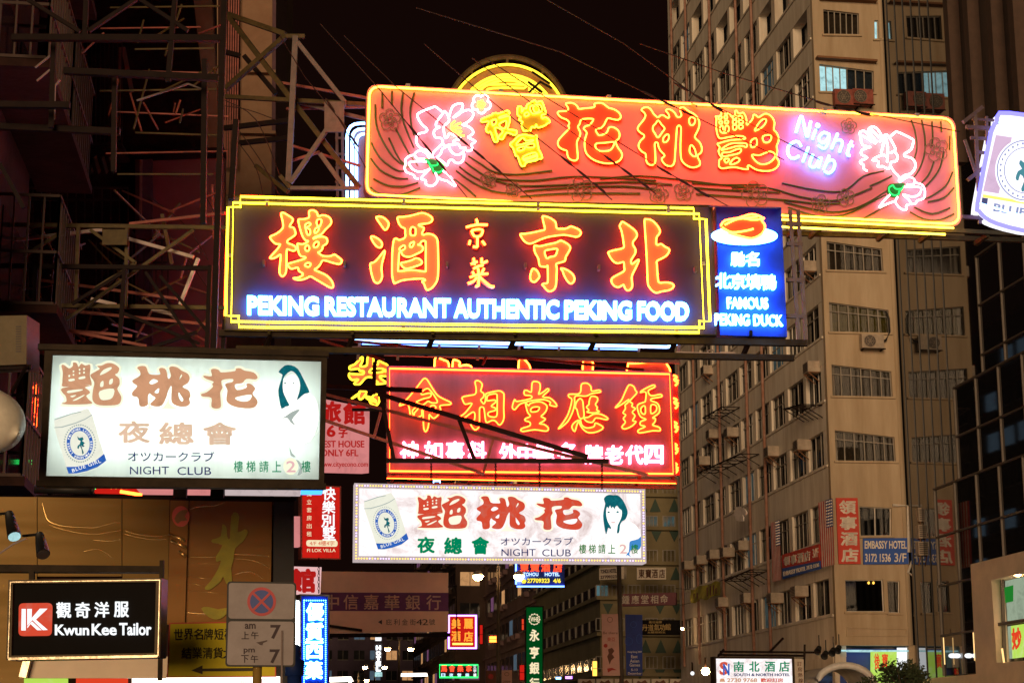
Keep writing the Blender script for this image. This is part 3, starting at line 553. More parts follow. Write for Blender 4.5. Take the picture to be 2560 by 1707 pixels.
# ================================================================== red fortune teller sign
FT = Face((969, 915), (1679, 929), 41)
S = FT.sheet('fortune_sign', 'red neon sign with amber characters 命相堂應鍾 over a white row', 'neon sign', 1320, 1190)
q = [(967, 914), (1680, 929), (1690, 1190), (967, 1182)]
FT.quad('panel', q, 'sign_maroon', S, 0, 0.5)
FT.tubes('border_tube', [[(974, 921), (1674, 935), (1683, 1184), (974, 1177)]], 'neon_crimson', S, 0.09, 0.022, True, 0)
FT.tubes('border_tube', [[(967, 1195), (1690, 1208)]], 'neon_crimson', S, -0.1, 0.012, False, 0)
for k in ('ming', 'xiang', 'tang', 'ying', 'zhong'): neon_letter(FT, S, k, 'letter_coral', 'neon_crimson', 0.05, 0.08, 0.017)
cs = [(1023, 1126), (1084, 1126), (1138, 1126), (1193, 1126), (1271, 1130), (1317, 1132), (1363, 1131), (1416, 1129), (1485, 1135), (1536, 1136), (1587, 1136), (1636, 1136)]
FT.chars('lettering', '神如事料外中馳名牌老代四', cs, (46, 47), 'neon_pink', S, 0.12, 0.07, 0.026)
b = MB(); b.bar(FT.at(968, 1190, -.2), FT.at(1692, 1203, -.2), .08); b.bar(FT.at(968, 1210, -.5), FT.at(1690, 1218, -.5), .08)
for x in (985, 1180, 1400, 1600, 1685): b.bar(FT.at(x, 1188, -.1), FT.at(x - 10, 1214, -.5), .06)
b.build('rail', 'steel_red', S)

# ================================================================== light boxes of the night club
def beer_can(F, par, A, Bm, w):
    g = lambda t, *a: affine(parse(t, 900, 1220, 9.8), A, Bm)
    body = g('100,340 340,240 600,160 760,110 830,210 860,250 1130,1090 1190,1240 1000,1390 760,1470 560,1510 440,1490 390,1340 110,510')
    c = F.plate('beer_can_picture', body, 'print_can', par, w, 0.006, 0)
    F.plate('rim', g('100,490 260,480 520,410 720,330 850,245 855,262 720,350 530,428 270,500 105,505 ; 95,320 330,240 430,205 620,170 640,185 440,225 340,262 110,335'), 'print_grey', c, w + .004, 0.004)
    F.plate('ribbon', g('390,1345 600,1350 800,1310 980,1230 1140,1095 1190,1240 1020,1370 800,1450 600,1490 440,1490'), 'print_blue', c, w + .004, 0.004)
    e = lambda rx, ry, n=36: affine([[(900 + x / 9.8, 1220 + y / 9.8) for x, y in ell(640, 855, rx, ry, n, -0.22)]], A, Bm)[0]
    F.plate('medallion', [e(262, 350), e(196, 272)], 'print_blue', c, w + .004, 0.004)
    b = MB()
    for x, y in ell(640, 855, 310, 400, 44, -0.22):
        p = affine([[(900 + x / 9.8, 1220 + y / 9.8)]], A, Bm)[0][0]; b.ball(F.at(p[0], p[1], w + .003), 0.011, 5, 3)
    b.build('bead', 'print_grey', c)
    F.plate('flower_figure', g('580,700 620,740 690,720 710,770 680,800 740,850 710,880 735,920 700,935 670,890 690,960 730,1060 700,1090 680,980 640,900 620,970 590,950 600,900 640,870 650,800 600,770'), 'print_teal', c, w + .004, 0.004)
    tq = affine([[(900 + x / 9.8, 1220 + y / 9.8) for x, y in ((500, 1395), (1060, 1205), (1090, 1275), (520, 1465))]], A, Bm)[0]
    F.text('lettering', 'BLUE GIRL', tq, 'print_cream', c, w + .008, 0.004, 0.0, 1.15)
    # PILSNER LAGER round the ring
    for i, ch in enumerate('PILSENER LAGER BEER PILSENER LAGER ' ):
        if ch == ' ': continue
        t = 2 * math.pi * i / 35 - 2.6
        cx, cy = ell(640, 855, 229, 311, 1, -0.22, t, t + .01)[0]
        a = t + math.pi / 2 - 0.1; s_ = 16
        qq = [(-1, -1), (1, -1), (1, 1), (-1, 1)]
        qq = [(cx + s_ * (x * math.cos(a) - 1.3 * y * math.sin(a)), cy + s_ * (x * math.sin(a) + 1.3 * y * math.cos(a))) for x, y in qq]
        qq = affine([[(900 + x / 9.8, 1220 + y / 9.8) for x, y in qq]], A, Bm)[0]
        F.text('lettering', ch, qq, 'print_cream', c, w + .008, 0.004, 0.01)
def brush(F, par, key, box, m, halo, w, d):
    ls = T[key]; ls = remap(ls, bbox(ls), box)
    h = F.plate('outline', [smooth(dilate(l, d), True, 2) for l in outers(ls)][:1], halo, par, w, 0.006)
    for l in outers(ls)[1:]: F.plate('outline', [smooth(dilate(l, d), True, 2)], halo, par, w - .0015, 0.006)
    F.plate('brush_character', ls, m, par, w + .006, 0.005, 3)
FA = Face((130, 885), (803, 901), 22)
S = FA.sheet('light_box_sign', 'large overexposed white light box with faded tan 艷桃花 and a woman at its right end', 'light box', 455, 1208)
q = [(112, 868), (818, 890), (810, 1212), (97, 1206)]
face = [(131, 886), (803, 902), (797, 1198), (114, 1189)]
FA.plate('frame', [q, face], 'frame_brown', S, 0.03, 0.5)
FA.quad('lit_face', [(128, 883), (806, 899), (800, 1201), (111, 1192)], 'box_white', S, -0.02, 0.004)
FA.quad('back', [(118, 873), (812, 893), (806, 1208), (103, 1202)], 'box_inside', S, -0.49, 0.02)
FA.plate('reflector', [[(119, 874), (812, 893), (806, 1208), (103, 1202)], [(127, 882), (806, 899), (800, 1201), (111, 1192)]], 'box_inside', S, -0.04, 0.44)
for y in (985, 1055, 1130): FA.tubes('box_tube', [[(140, y - 6), (795, y + 6)]], 'box_tube', S, -0.30, 0.025, False, 0)
b = MB(); b.bar(FA.at(96, 868, .02), FA.at(822, 886, .02), .07, .12); b.bar(FA.at(92, 1208, .02), FA.at(815, 1216, .02), .07, .12); b.build('frame_bar', 'frame_brown', S)
o = lambda a, b_, c, d: (80 + a / 3.0154, 850 + b_ / 3.0154, 80 + c / 3.0154, 850 + d / 3.0154)
brush(FA, S, 'p_yan', o(222, 170, 670, 492), 'print_tan', 'print_halo', 0.0, 6)
brush(FA, S, 'p_tao', o(756, 195, 1195, 500), 'print_tan', 'print_halo', 0.0, 6)
brush(FA, S, 'p_hua', o(1275, 212, 1700, 515), 'print_tan', 'print_halo', 0.0, 6)
for ch, bb in zip('夜總會', ((648, 608, 890, 775), (955, 618, 1222, 785), (1288, 618, 1542, 790))): FA.text('brush_character', ch, o(*bb), 'print_tan_pale', S, 0.006, 0.006, 0.03)
FA.text('lettering', 'オツカークラブ', [(o(722, 836, 0, 0)[0], 1127.5), (536, 1129), (536, 1153), (320, 1152)], 'print_navy', S, 0.004, 0.006, 0.006)
FA.text('lettering', 'NIGHT', o(738, 952, 1032, 1010), 'print_navy', S, 0.004, 0.006); FA.text('lettering', 'CLUB', o(1096, 955, 1350, 1015), 'print_navy', S, 0.004, 0.006)
FA.plate('outline', [ell(727, 1165, 19, 21)], 'print_halo', S, 0.004, 0.006)
for ch, x in zip('樓梯請上2樓', (1555, 1650, 1748, 1845, 1952, 2065)):
    cx, cy = o(x, 952, 0, 0)[:2]; FA.text('lettering', ch, (cx - 11.5, cy - 14 , cx + 11.5, cy + 14), 'print_pink' if ch == '2' else 'print_green', S, 0.009, 0.004, 0.012)
beer_can(FA, S, [(900 + 100 / 9.8, 1220 + 330 / 9.8), (900 + 850 / 9.8, 1220 + 245 / 9.8), (900 + 440 / 9.8, 1220 + 1490 / 9.8)], [o(168, 600, 0, 0)[:2], o(450, 560, 0, 0)[:2], o(275, 1005, 0, 0)[:2]], 0.004)
hair = parse('1862,232 1905,192 1955,190 2005,218 2042,285 2072,345 2090,392 2056,404 2030,424 1996,452 2014,395 2022,340 2012,290 1985,250 1952,232 1906,268 1890,320 1894,390 1912,432 1926,462 1940,492 1912,500 1880,515 1864,450 1856,380 1872,318 1888,262 1864,246', 80, 850, 3.0154)
hp = FA.plate('portrait', parse('1940,262 1980,262 2012,310 2012,370 1985,425 2050,400 2130,430 2160,540 2150,650 2100,760 1980,780 1900,640 1880,590 1880,520 1950,480 1940,440 1905,420 1888,360 1905,300', 80, 850, 3.0154), 'print_skin', S, 0.002, 0.004, 2)
FA.plate('hair', hair, 'print_teal', hp, 0.006, 0.004, 2)
FA.plate('eye', [ell(80 + 1908 / 3.0154, 850 + 325 / 3.0154, 2.6, 1.6), ell(80 + 1972 / 3.0154, 850 + 325 / 3.0154, 2.2, 1.4)], 'print_teal', hp, 0.006, 0.004)
FA.plate('shadow_line', parse('1880,590 1910,575 1960,540 2020,520 1990,560 1960,600 1985,640 1950,620 1925,585 ; 1940,800 1960,850 1990,880 1950,870 ; 1990,900 2030,930 2035,1000 2000,1018 2020,960', 80, 850, 3.0154), 'print_grey', hp, 0.006, 0.003, 2)
FL = Face((888, 1208), (1612, 1222), 36)
S = FL.sheet('light_box_sign', 'long stained white light box with red 艷桃花, framed by running gold and violet bulbs', 'light box', 1250, 1403)
q = [(886, 1207), (1613, 1222), (1616, 1407), (884, 1401)]; face = [(898, 1219), (1602, 1233), (1604, 1394), (897, 1389)]
FL.plate('frame', [q, face], 'box_edge', S, 0.03, 0.4)
FL.quad('lit_face', [(896, 1217), (1604, 1231), (1606, 1396), (895, 1391)], 'box_old', S, -0.02, 0.03)
led = [(892, 1213), (1608, 1228), (1610, 1401), (890, 1395)]
lights = {'led_gold': MB(), 'led_violet': MB()}
for i in range(4):
    a, c = led[i], led[(i + 1) % 4]; n = 105 if i % 2 == 0 else 26
    for j in range(n):
        p = lerp(a, c, j / n); lights['led_violet' if random.random() < .33 else 'led_gold'].ball(FL.at(p[0], p[1], 0.045), 0.017, 6, 4)
for k, bb in lights.items(): tag(bb.build('bulb_string', k, S), kind='stuff')
for k in ('p_yan', 'p_tao', 'p_hua'): brush(FL, S, k, bbox(T[k]), 'print_red', 'print_halo_old', 0.0, 5)
o = lambda a, b_, c, d: (800 + a / 2.5565, 850 + b_ / 2.5565, 800 + c / 2.5565, 850 + d / 2.5565)
for ch, bb in zip('夜總會', ((620, 1255, 735, 1360), (792, 1258, 910, 1366), (968, 1255, 1082, 1368))):
    FL.text('outline', ch, o(*bb), 'print_halo_old', S, 0.002, 0.004, 0.075); FL.text('brush_character', ch, o(*bb), 'print_green', S, 0.006, 0.004, 0.04)
FL.text('lettering', 'オツカークラブ', o(1155, 1258, 1618, 1310), 'print_navy', S, 0.004, 0.006, 0.006)
FL.text('lettering', 'NIGHT', o(1160, 1333, 1378, 1378), 'print_navy', S, 0.004, 0.006); FL.text('lettering', 'CLUB', o(1420, 1335, 1604, 1380), 'print_navy', S, 0.004, 0.006)
beer_can(FL, S, [(900, 1220), (1000, 1220), (900, 1320)], [(900, 1220), (1000, 1220), (900, 1320)], 0.004)
hp = FL.plate('portrait', parse('430,450 600,400 735,480 735,600 700,720 650,800 720,760 840,720 980,760 1080,850 1140,1000 1120,1060 940,1140 880,1200 860,1400 560,1420 440,1180 400,1010 500,850 430,720 395,600', 1470, 1220, 8.714), 'print_skin', S, 0.002, 0.004, 2)
FL.plate('hair', parse('345,230 400,160 480,140 550,150 640,150 720,210 790,310 850,450 865,540 840,630 800,690 740,720 700,800 690,900 670,975 630,970 640,880 650,800 700,700 735,600 735,480 690,450 640,380 600,400 580,450 540,400 510,440 480,370 450,440 420,400 395,470 400,600 430,720 490,830 510,870 480,880 440,860 400,1000 380,960 350,800 330,600 350,450 375,330', 1470, 1220, 8.714), 'print_teal', hp, 0.006, 0.004, 2)
FL.plate('eye', [ell(1470 + 450 / 8.714, 1220 + 520 / 8.714, 2.8, 2), ell(1470 + 645 / 8.714, 1220 + 515 / 8.714, 3.2, 2.2)], 'print_teal', hp, 0.006, 0.004)
FL.plate('mouth', [ell(1470 + 550 / 8.714, 1220 + 745 / 8.714, 6, 1.6)], 'print_pink', hp, 0.006, 0.004)
FL.plate('sleeve', parse('915,1155 1000,1130 1100,1100 1160,1050 1160,1240 1100,1340 1000,1300 930,1350 900,1440 940,1500 860,1450 830,1490 850,1420 890,1380 900,1250', 1470, 1220, 8.714), 'print_sky', hp, 0.007, 0.004, 2)
FL.plate('outline', [ell(1557, 1372, 14, 16)], 'print_cream', S, 0.009, 0.003)
for ch, x in zip('樓梯請上2樓', (1678, 1740, 1802, 1865, 1938, 2010)):
    cx, cy = o(x, 1333, 0, 0)[:2]; FL.text('lettering', ch, (cx - 9, cy - 11.5, cx + 9, cy + 11.5), 'print_pink' if ch == '2' else 'print_leaf', S, 0.014, 0.004, 0.012)
# ================================================================== other signs over the street
emi('can_face_glow', (0.96, 0.92, 1.0), 1.4, 0.12, 1.2, (0.84, 0.78, 1.0))  # panel is lit by its tubes; that brightness is put in as glow
emi('can_print', (0.10, 0.11, 0.26), 0.8)
FB = Face((2490, 283), (2660, 294), 36.4)
emi('can_pink', (0.80, 0.56, 0.78), 0.95, 0.15, 2); emi('can_ring', (0.30, 0.36, 0.62), 0.95); emi('can_teal', (0.10, 0.35, 0.42), 0.8)
S = FB.sheet('beer_can_sign', 'tilted white beer can neon sign edged in blue at the end of the pink sign', 'neon sign', 2560, 578)
can = [(2499, 283), (2560, 288), (2640, 296), (2668, 304), (2676, 322), (2688, 345), (2690, 372), (2664, 540), (2650, 566), (2620, 580), (2560, 577), (2492, 559), (2465, 545), (2447, 527), (2444, 508), (2478, 330), (2492, 308)]
FB.plate('panel', [smooth(can, True, 2)], 'can_face_glow', S, 0, 0.3)
FB.tubes('outline_tube', [can], 'can_tube', S, 0.09, 0.05, True, 2)
FB.tubes('outline_tube', [[(2494, 306), (2560, 316), (2680, 330)], [(2448, 508), (2500, 524), (2560, 540), (2664, 550)], [(2462, 535), (2500, 551), (2560, 567), (2640, 574)]], 'neon_blue_white', S, 0.07, 0.020, False, 2)
FB.quad('side_band', [(2490, 338), (2530, 344), (2497, 484), (2458, 478)], 'can_pink', S, 0.008, 0.006); FB.quad('side_band', [(2620, 352), (2680, 358), (2656, 508), (2600, 500)], 'can_pink', S, 0.008, 0.006)
md = FB.plate('medallion', [ell(2564, 426, 76, 80, 40)], 'can_face_glow', S, 0.016, 0.006)
FB.plate('ring', [ell(2564, 426, 72, 76, 40), ell(2564, 426, 69.5, 73.5, 40)], 'can_ring', md, 0.022, 0.005); FB.plate('ring', [ell(2564, 426, 54, 58, 40), ell(2564, 426, 52, 56, 40)], 'can_ring', md, 0.022, 0.005)
for t in range(0, 360, 12):
    x, y = ell(2564, 426, 63, 67, 1, 0, R(t), R(t) + .01)[0]; FB.plate('mark', [ell(x, y, 2.4, 3.2, 6)], 'can_ring', md, 0.022, 0.005)
FB.plate('flower_figure', parse('2552,400 2562,408 2578,402 2582,412 2570,420 2584,434 2576,440 2582,452 2570,448 2564,438 2568,464 2558,480 2553,472 2561,450 2551,436 2546,452 2539,446 2545,428 2555,422 2548,410'), 'can_teal', md, 0.022, 0.005, 2)
FB.plate('band', [[(2458, 486), (2664, 520), (2663, 527), (2457, 493)]], 'led_gold', S, 0.012, 0.01); FB.plate('dark_block', [[(2456, 494), (2470, 496), (2468, 512), (2454, 508)]], 'can_print', S, 0.012, 0.01)
FB.text('lettering', 'BLUE GIRL', [(2486, 508), (2655, 536), (2651, 556), (2483, 528)], 'can_ring', S, 0.014, 0.01, 0.02)
b = MB(); FS = FB
for p, q_, w in (((2438, 288), (2450, 560), .07), ((2466, 292), (2474, 556), .06), ((2415, 318), (2478, 322), .08), ((2430, 298), (2490, 302), .05), ((2426, 345), (2476, 348), .06), ((2440, 380), (2470, 384), .06), ((2405, 543), (2462, 546), .08), ((2408, 306), (2456, 268), .08), ((2412, 350), (2452, 470), .06), ((2420, 450), (2470, 410), .08), ((2440, 520), (2470, 470), .05)):
    b.bar(FS.at(*p, -.15), FS.at(*q_, -.15), w)
b.build('scaffold', 'steel_grey', S)

# pawn shop style round yellow sign that peeks over the pink one
FQ = Face((1126, 235), (1417, 240), 43)
S = FQ.sheet('round_sign', 'round yellow neon sign rising behind the top edge of the pink sign', 'neon sign', 1270, 470)
c0 = (1268, 315)
FQ.plate('panel', [ell(*c0, 150, 152, 48), ell(*c0, 104, 106, 40)], 'plate_yellow', S, 0, 0.25)
FQ.plate('hub', [ell(*c0, 104, 106, 40)], 'steel_olive', S, -0.12, 0.12)
FQ.tubes('ring_tube', [ell(*c0, 150, 153, 60)], 'neon_gold', S, 0.09, 0.035, True, 0)
FQ.tubes('ring_tube', [ell(*c0, r, r * 1.015, 54) for r in (126, 119, 112)], 'neon_gold', S, 0.09, 0.032, True, 0)
inner = [(1204, 240), (1208, 220), (1224, 212), (1318, 212), (1332, 218), (1332, 400), (1300, 416), (1230, 416), (1206, 404)]
FQ.plate('coin', [inner], 'plate_yellow', S, 0.02, 0.1)
FQ.tubes('ring_tube', [inner, [(x + (8 if x < 1268 else -8), y + (9 if y < 315 else -9)) for x, y in inner]], 'neon_gold', S, 0.1, 0.032, True, 2)
hoop = ell(*c0, 158, 172, 40, 0, math.pi, 2 * math.pi)
b = MB(); b.tube([FQ.at(*p, 0.0) for p in hoop], 0.07, 6); b.build('hoop', 'steel_olive', S)
b = MB(); 
for i in (5, 12, 20, 28, 35): b.bar(FQ.at(*hoop[i]), FQ.at(*lerp(hoop[i], c0, .13)), .06)
b.build('strut', 'steel_olive', S)
b = MB()
for p, q_ in (((1322, 232), (1352, 204)), ((1320, 205), (1356, 232)), ((1330, 180), (1375, 210)), ((1350, 205), (1380, 222))): b.bar(FQ.at(*p, .3), FQ.at(*q_, .3), .05)
b.build('bracket', 'steel_dark', S)

# blue framed sign standing behind the restaurant sign
FU = Face((868, 310), (1700, 330), 40)
S = FU.sheet('blue_frame_sign', 'dark sign outlined by two pale blue neon tubes, mostly hidden behind the restaurant sign', 'neon sign', 1280, 870)
q = [(868, 308), (1700, 330), (1700, 868), (868, 850)]
FU.plate('panel', [rrect([(876, 318), (1692, 338), (1692, 852), (876, 838)], 30)], 'sign_maroon', S, -0.05, 0.3)
FU.tubes('border_tube', [rrect(q, 34), rrect([(880, 322), (1688, 342), (1690, 856), (880, 838)], 28), rrect([(891, 334), (1678, 352), (1680, 846), (891, 828)], 24)], 'neon_blue_white', S, 0.06, 0.036, True, 0)
b = MB()
for x in (842, 856): b.bar(FU.at(x, 330), FU.at(x + 2, 500), .06)
for y in (345, 385, 420, 455): b.bar(FU.at(838, y), FU.at(872, y + 2), .05)
b.build('ladder', 'steel_grey', S)
b = MB()
b.bar(FU.at(880, 872), FU.at(1720, 890), .10); b.bar(FU.at(960, 885), FU.at(1700, 905), .08)
for x in range(900, 1720, 100): b.bar(FU.at(x, 850), FU.at(x - 6, 900), .06)
b.build('rail', 'steel_grey', S)
FU.tubes('under_tube', [[(905, 860), (1280, 868)], [(1310, 868), (1600, 874)]], 'neon_blue', S, -0.1, 0.016, False, 0)

# amber characters of a sign standing behind the red one
FZ = Face((870, 890), (1680, 905), 44)
S = FZ.sheet('back_sign', 'amber outlined characters of a sign behind the red sign', 'neon sign', 1200, 1020)
T['zhuang'] = parse('180,190 270,90 300,90 290,160 260,225 360,215 375,100 400,60 455,65 470,120 470,200 500,210 545,190 545,155 570,145 620,170 695,210 690,290 600,265 500,265 440,270 405,320 450,330 500,330 600,320 650,305 690,325 685,385 570,385 610,440 685,490 560,510 495,510 550,490 490,445 450,405 350,410 250,515 160,505 230,435 130,445 80,390 85,340 110,345 230,355 310,345 310,305 250,300 230,265 110,280 85,255 100,225 ; 250,630 360,635 290,745 240,740 ; 350,705 460,740 520,800 380,750 ; 490,680 560,700 565,790 500,860 410,790', 860, 880, 6.4)
f = FZ.plate('neon_character', T['zhuang'], 'letter_coral', S, 0.05, 0.06, 2); FZ.tubes('neon_tube', T['zhuang'] + parse('120,745 215,690 250,650', 860, 880, 6.4), 'neon_gold', f, 0.08, 0.024, True, 3)
for t in ('1087,898 1098,896 1110,900 1122,910 1118,960 1090,960', '1132,905 1140,900 1150,906 1148,915 1165,912 1180,920 1176,960 1135,960', '1297,902 1308,897 1320,908 1326,922 1328,960 1300,960', '1458,901 1476,902 1482,906 1482,920 1478,960 1460,960', '1570,912 1582,908 1655,905 1668,912 1676,930 1670,960 1575,960'):
    f = FZ.plate('neon_character', parse(t), 'letter_coral', S, 0.05, 0.06, 2); FZ.tubes('neon_tube', parse(t), 'neon_amber', f, 0.07, 0.02, True, 3)
FZ.rect('bracket', 880, 1020, 960, 1026, 'steel_dark', S, 0, .1)
b = MB(); b.bar(FZ.at(935, 850), FZ.at(935, 1020), .06); b.bar(FZ.at(897, 905), FZ.at(897, 990), .04); b.bar(FZ.at(940, 930, -.1), FZ.at(1680, 945, -.1), .08); b.bar(FZ.at(920, 1010, -.1), FZ.at(1680, 1030, -.1), .08); b.build('rail', 'steel_dark', S)
FE = Face((1684, 930), (1700, 930.4), 43)
S = FE.sheet('slim_sign', 'slim red lit edge sign along the right end of the red sign', 'neon sign', 1691, 1190)
FE.quad('panel', [(1680, 938), (1694, 938), (1700, 1188), (1686, 1188)], 'letter_side', S, -.05, .3)
for y in (950, 1007, 1066, 1120, 1168):
    FE.tubes('neon_tube', [[(1683, y - 12), (1692, y - 8), (1686, y), (1694, y + 6), (1688, y + 14)], [(1684, y - 4), (1696, y + 2)]], 'neon_crimson', S, 0.03, 0.03, False, 3)

# hotel and guest house boards on the left of the road
FG = Face((775, 988), (923, 1022), 46)
S = FG.sheet('guest_house_sign', 'pink guest house light box with red 旅館 and ONLY 6FL beside the big white box', 'light box', 850, 1180)
FG.quad('panel', [(775, 990), (924, 1020), (922, 1182), (775, 1178)], 'box_pink', S, 0, 0.25)
FG.chars('lettering', '旅館', [(826, 1029), (886, 1034)], (56, 54), 'print_crimson', S, 0.012, 0.01, 0.04)
FG.chars('lettering', '6字', [(828, 1077), (858, 1079)], (22, 30), 'print_crimson', S, 0.012, 0.01, 0.03)
FG.text('lettering', 'GUEST HOUSE', (779, 1101, 911, 1118), 'print_crimson', S, 0.012, 0.01, 0.015)
FG.text('lettering', 'ONLY 6FL', (803, 1123, 896, 1140), 'print_crimson', S, 0.012, 0.01, 0.015)
FG.text('lettering', 'www.cityecono.com', (798, 1154, 920, 1170), 'print_crimson', S, 0.012, 0.01, 0)
FV = Face((755, 1212), (850, 1217), 44)
S = FV.sheet('villa_sign', 'red light box with white 快樂別墅 running down over FI LOK VILLA', 'light box', 802, 1395)
FV.quad('panel', [(755, 1213), (851, 1217), (850, 1396), (755, 1394)], 'box_red', S, 0, 0.25)
FV.plate('frame', frame_loops([(753, 1211), (853, 1215), (852, 1398), (753, 1396)], 3), 'steel_red', S, 0.02, 0.28)
FV.chars('lettering', '快樂別墅', [(823, 1233), (822, 1267), (820, 1301), (823, 1334)], 33, 'letter_white_low', S, 0.012, 0.01, 0.02)
FV.chars('lettering', '獨立套房出租', [(773, 1234 + i * 20) for i in range(6)], 12, 'letter_cream', S, 0.012, 0.01, 0)
FV.plate('pill', [rrect([(766, 1349), (844, 1350), (844, 1366), (766, 1365)], 7)], 'letter_cream', S, 0.012, 0.01)
FV.text('lettering', '4/F 4樓4字', (774, 1351, 836, 1363), 'print_red', S, 0.022, 0.008, 0)
FV.text('lettering', 'FI LOK VILLA', (768, 1371, 839, 1379), 'letter_cream', S, 0.012, 0.01, 0)
FV.rect('side_box', 735, 1290, 750, 1366, 'box_pink', S, -.02, .2)
FH = Face((700, 1414), (804, 1418), 42)
S = FH.sheet('inn_sign', 'small white hanging light box with one large magenta 館', 'light box', 750, 1484)
FH.quad('panel', [(690, 1414), (804, 1417), (801, 1484), (690, 1484)], 'print_pink', S, 0, 0.2)
FH.text('lettering', '館', (722, 1420, 790, 1481), 'print_crimson', S, 0.012, 0.01, 0.05)
b = MB()
for i in range(11): b.tube([FH.at(797 + x, 1398 + i * 8 + y, .08) for x, y in (ell(0, 0, 2.6, 5, 8) if i % 2 else ell(0, 0, 1.2, 5, 8))], .008, 4, True)
b.build('chain', 'steel_dark', S)
FD = Face((752, 1488), (822, 1490), 38)
S = FD.sheet('pharmacy_sign', 'upright blue and white LED sign reading 優質西藥 at the bottom edge', 'LED sign', 786, 1760)
FD.quad('panel', [(752, 1489), (822, 1490), (822, 1760), (752, 1760)], 'sign_blue', S, 0, 0.3)
FD.plate('frame', frame_loops([(750, 1484), (824, 1486), (824, 1764), (750, 1764)], 4), 'frame_silver', S, 0.02, 0.34)
FD.chars('lettering', '優質西藥', [(788, 1528), (787, 1578), (786, 1624), (785, 1674)], (44, 45), 'letter_white', S, 0.04, 0.03, 0.03)
lb = MB()
for x in (760, 814):
    for i in range(52): lb.ball(FD.at(x, 1500 + i * 5, .03), .014, 5, 3)
for i in range(11): lb.ball(FD.at(761 + i * 5.3, 1500, .03), .014, 5, 3)
tag(lb.build('bulb_string', 'neon_cyan', S), kind='stuff')
FD.tubes('edge_tube', [[(742, 1500), (742, 1620)]], 'tube_light', S, -.1, .035, False, 0)
mat('cloth_salmon', (0.90, 0.58, 0.43), 0.8, 0, 0.15, 1.0, bump=0.2, bscale=2)
mat('cloth_purple', (0.16, 0.045, 0.16), 0.8)
mat('print_cloth', (0.90, 0.58, 0.44), 0.8)
mat('ink_dark', (0.05, 0.03, 0.04), 0.7)
FK = Face((790, 1427), (1121, 1431), 58)
S = FK.sheet('bank_banner', 'wide salmon bank banner with purple stripe reading 中信嘉華銀行', 'banner', 960, 1580)
FK.quad('panel', [(780, 1427), (1121, 1431), (1121, 1578), (780, 1584)], 'cloth_salmon', S, 0, 0.08)
FK.quad('stripe', [(780, 1480), (1121, 1481), (1121, 1527), (780, 1526)], 'cloth_purple', S, 0.006, 0.004)
FK.chars('lettering', '中信嘉華銀行', [(829, 1504), (877, 1504), (928, 1504), (980, 1505), (1032, 1505), (1084, 1505)], 37, 'print_cloth', S, 0.012, 0.004, 0.012)
FK.plate('arrow', [[(945, 1554), (955, 1548), (955, 1560)]], 'ink_dark', S, 0.006, 0.004)
FK.chars('lettering', '庇利金街42號', [(972, 1554), (992, 1554), (1012, 1554), (1032, 1554), (1048, 1554), (1063, 1554), (1080, 1554)], (15, 15), 'ink_dark', S, 0.006, 0.004)
b = MB(); b.bar(FK.at(780, 1588), FK.at(1125, 1586), .12); b.bar(FK.at(945, 1426), FK.at(1125, 1424), .06); b.bar(FK.at(800, 1560, .15), FK.at(905, 1575, .15), .08); b.build('batten', 'steel_dark', S)
b = MB(); b.bar(FK.at(1140, 1462), FK.at(1143, 1600), .04); b.bar(FK.at(1120, 1466), FK.at(1142, 1465), .04); b.build('bracket', 'steel_dark', S)

# ------------------------------------------------------------------ small signs farther down the road
def far_sign(name, label, cat, q, Y, m, group=None, border=None, th=0.3, bt=.05):
    F = Face(q[0], q[1], Y); S = F.sheet(name, label, cat, (q[2][0] + q[3][0]) / 2, max(q[2][1], q[3][1]), group)
    F.quad('panel', q, m, S, 0, th)
    if border: F.tubes('border_tube', [q], border, S, 0.08, bt, True, 0)
    return F, S
rq = lambda x0, y0, x1, y1: [(x0, y0), (x1, y0), (x1, y1), (x0, y1)]
F, S = far_sign('hotel_sign', 'square red hotel sign edged in violet neon with four amber characters', 'neon sign', rq(1122, 1538, 1190, 1619), 105, 'box_red', None, 'neon_violet', .4, .07)
F.chars('lettering', '美麗酒店', [(1140, 1558), (1171, 1558), (1140, 1589), (1171, 1590)], (23, 25), 'lit_orange', S, .12, .1, .03)
F.rect('text_line', 1131, 1606, 1182, 1611, 'led_gold', S, .05, .05)
F, S = far_sign('cafe_sign', 'low wide sign edged in green neon with red characters over a blue row', 'neon sign', rq(1099, 1661, 1195, 1692), 115, 'rubber', None, 'neon_green', .4, .05)
F.chars('lettering', '馬會桑拿', [(1110, 1670), (1130, 1670), (1151, 1670), (1172, 1670)], (15, 16), 'lit_red', S, .12, .1, .03)
F.chars('lettering', '日夜營業', [(1108, 1686), (1128, 1686), (1148, 1686), (1168, 1686)], (10, 8), 'lit_ice', S, .12, .1, .02)
F.chars('lettering', '三字樓', [(1187, 1667), (1187, 1676), (1187, 1686)], (8, 8), 'letter_white_low', S, .12, .1, .02)
F, S = far_sign('vertical_hotel_sign', 'tall narrow grey sign with white letters H O T E L running down', 'sign', rq(937, 1600, 955, 1690), 130, 'steel_grey', None, None, .3)
F.chars('lettering', 'HOTEL', [(946, 1618), (946, 1632), (946, 1645), (946, 1658), (946, 1671)], (11, 10), 'tube_light', S, .1, .08, .02)
F.rect('lit_cap', 938, 1590, 953, 1601, 'letter_white_low', S, .02, .3); F.rect('lit_foot', 937, 1679, 955, 1690, 'room_light', S, .02, .2)
F, S = far_sign('tohou_sign', 'dark blue neon sign with red 東寶酒店, TOHOU HOTEL and a yellow phone number', 'neon sign', rq(1292, 1404, 1411, 1462), 88, 'sign_blue', None, None, .4)
F.chars('lettering', '東寶酒店', [(1311, 1417), (1337, 1417), (1364, 1417), (1394, 1418)], (23, 22), 'lit_red', S, .12, .1, .03)
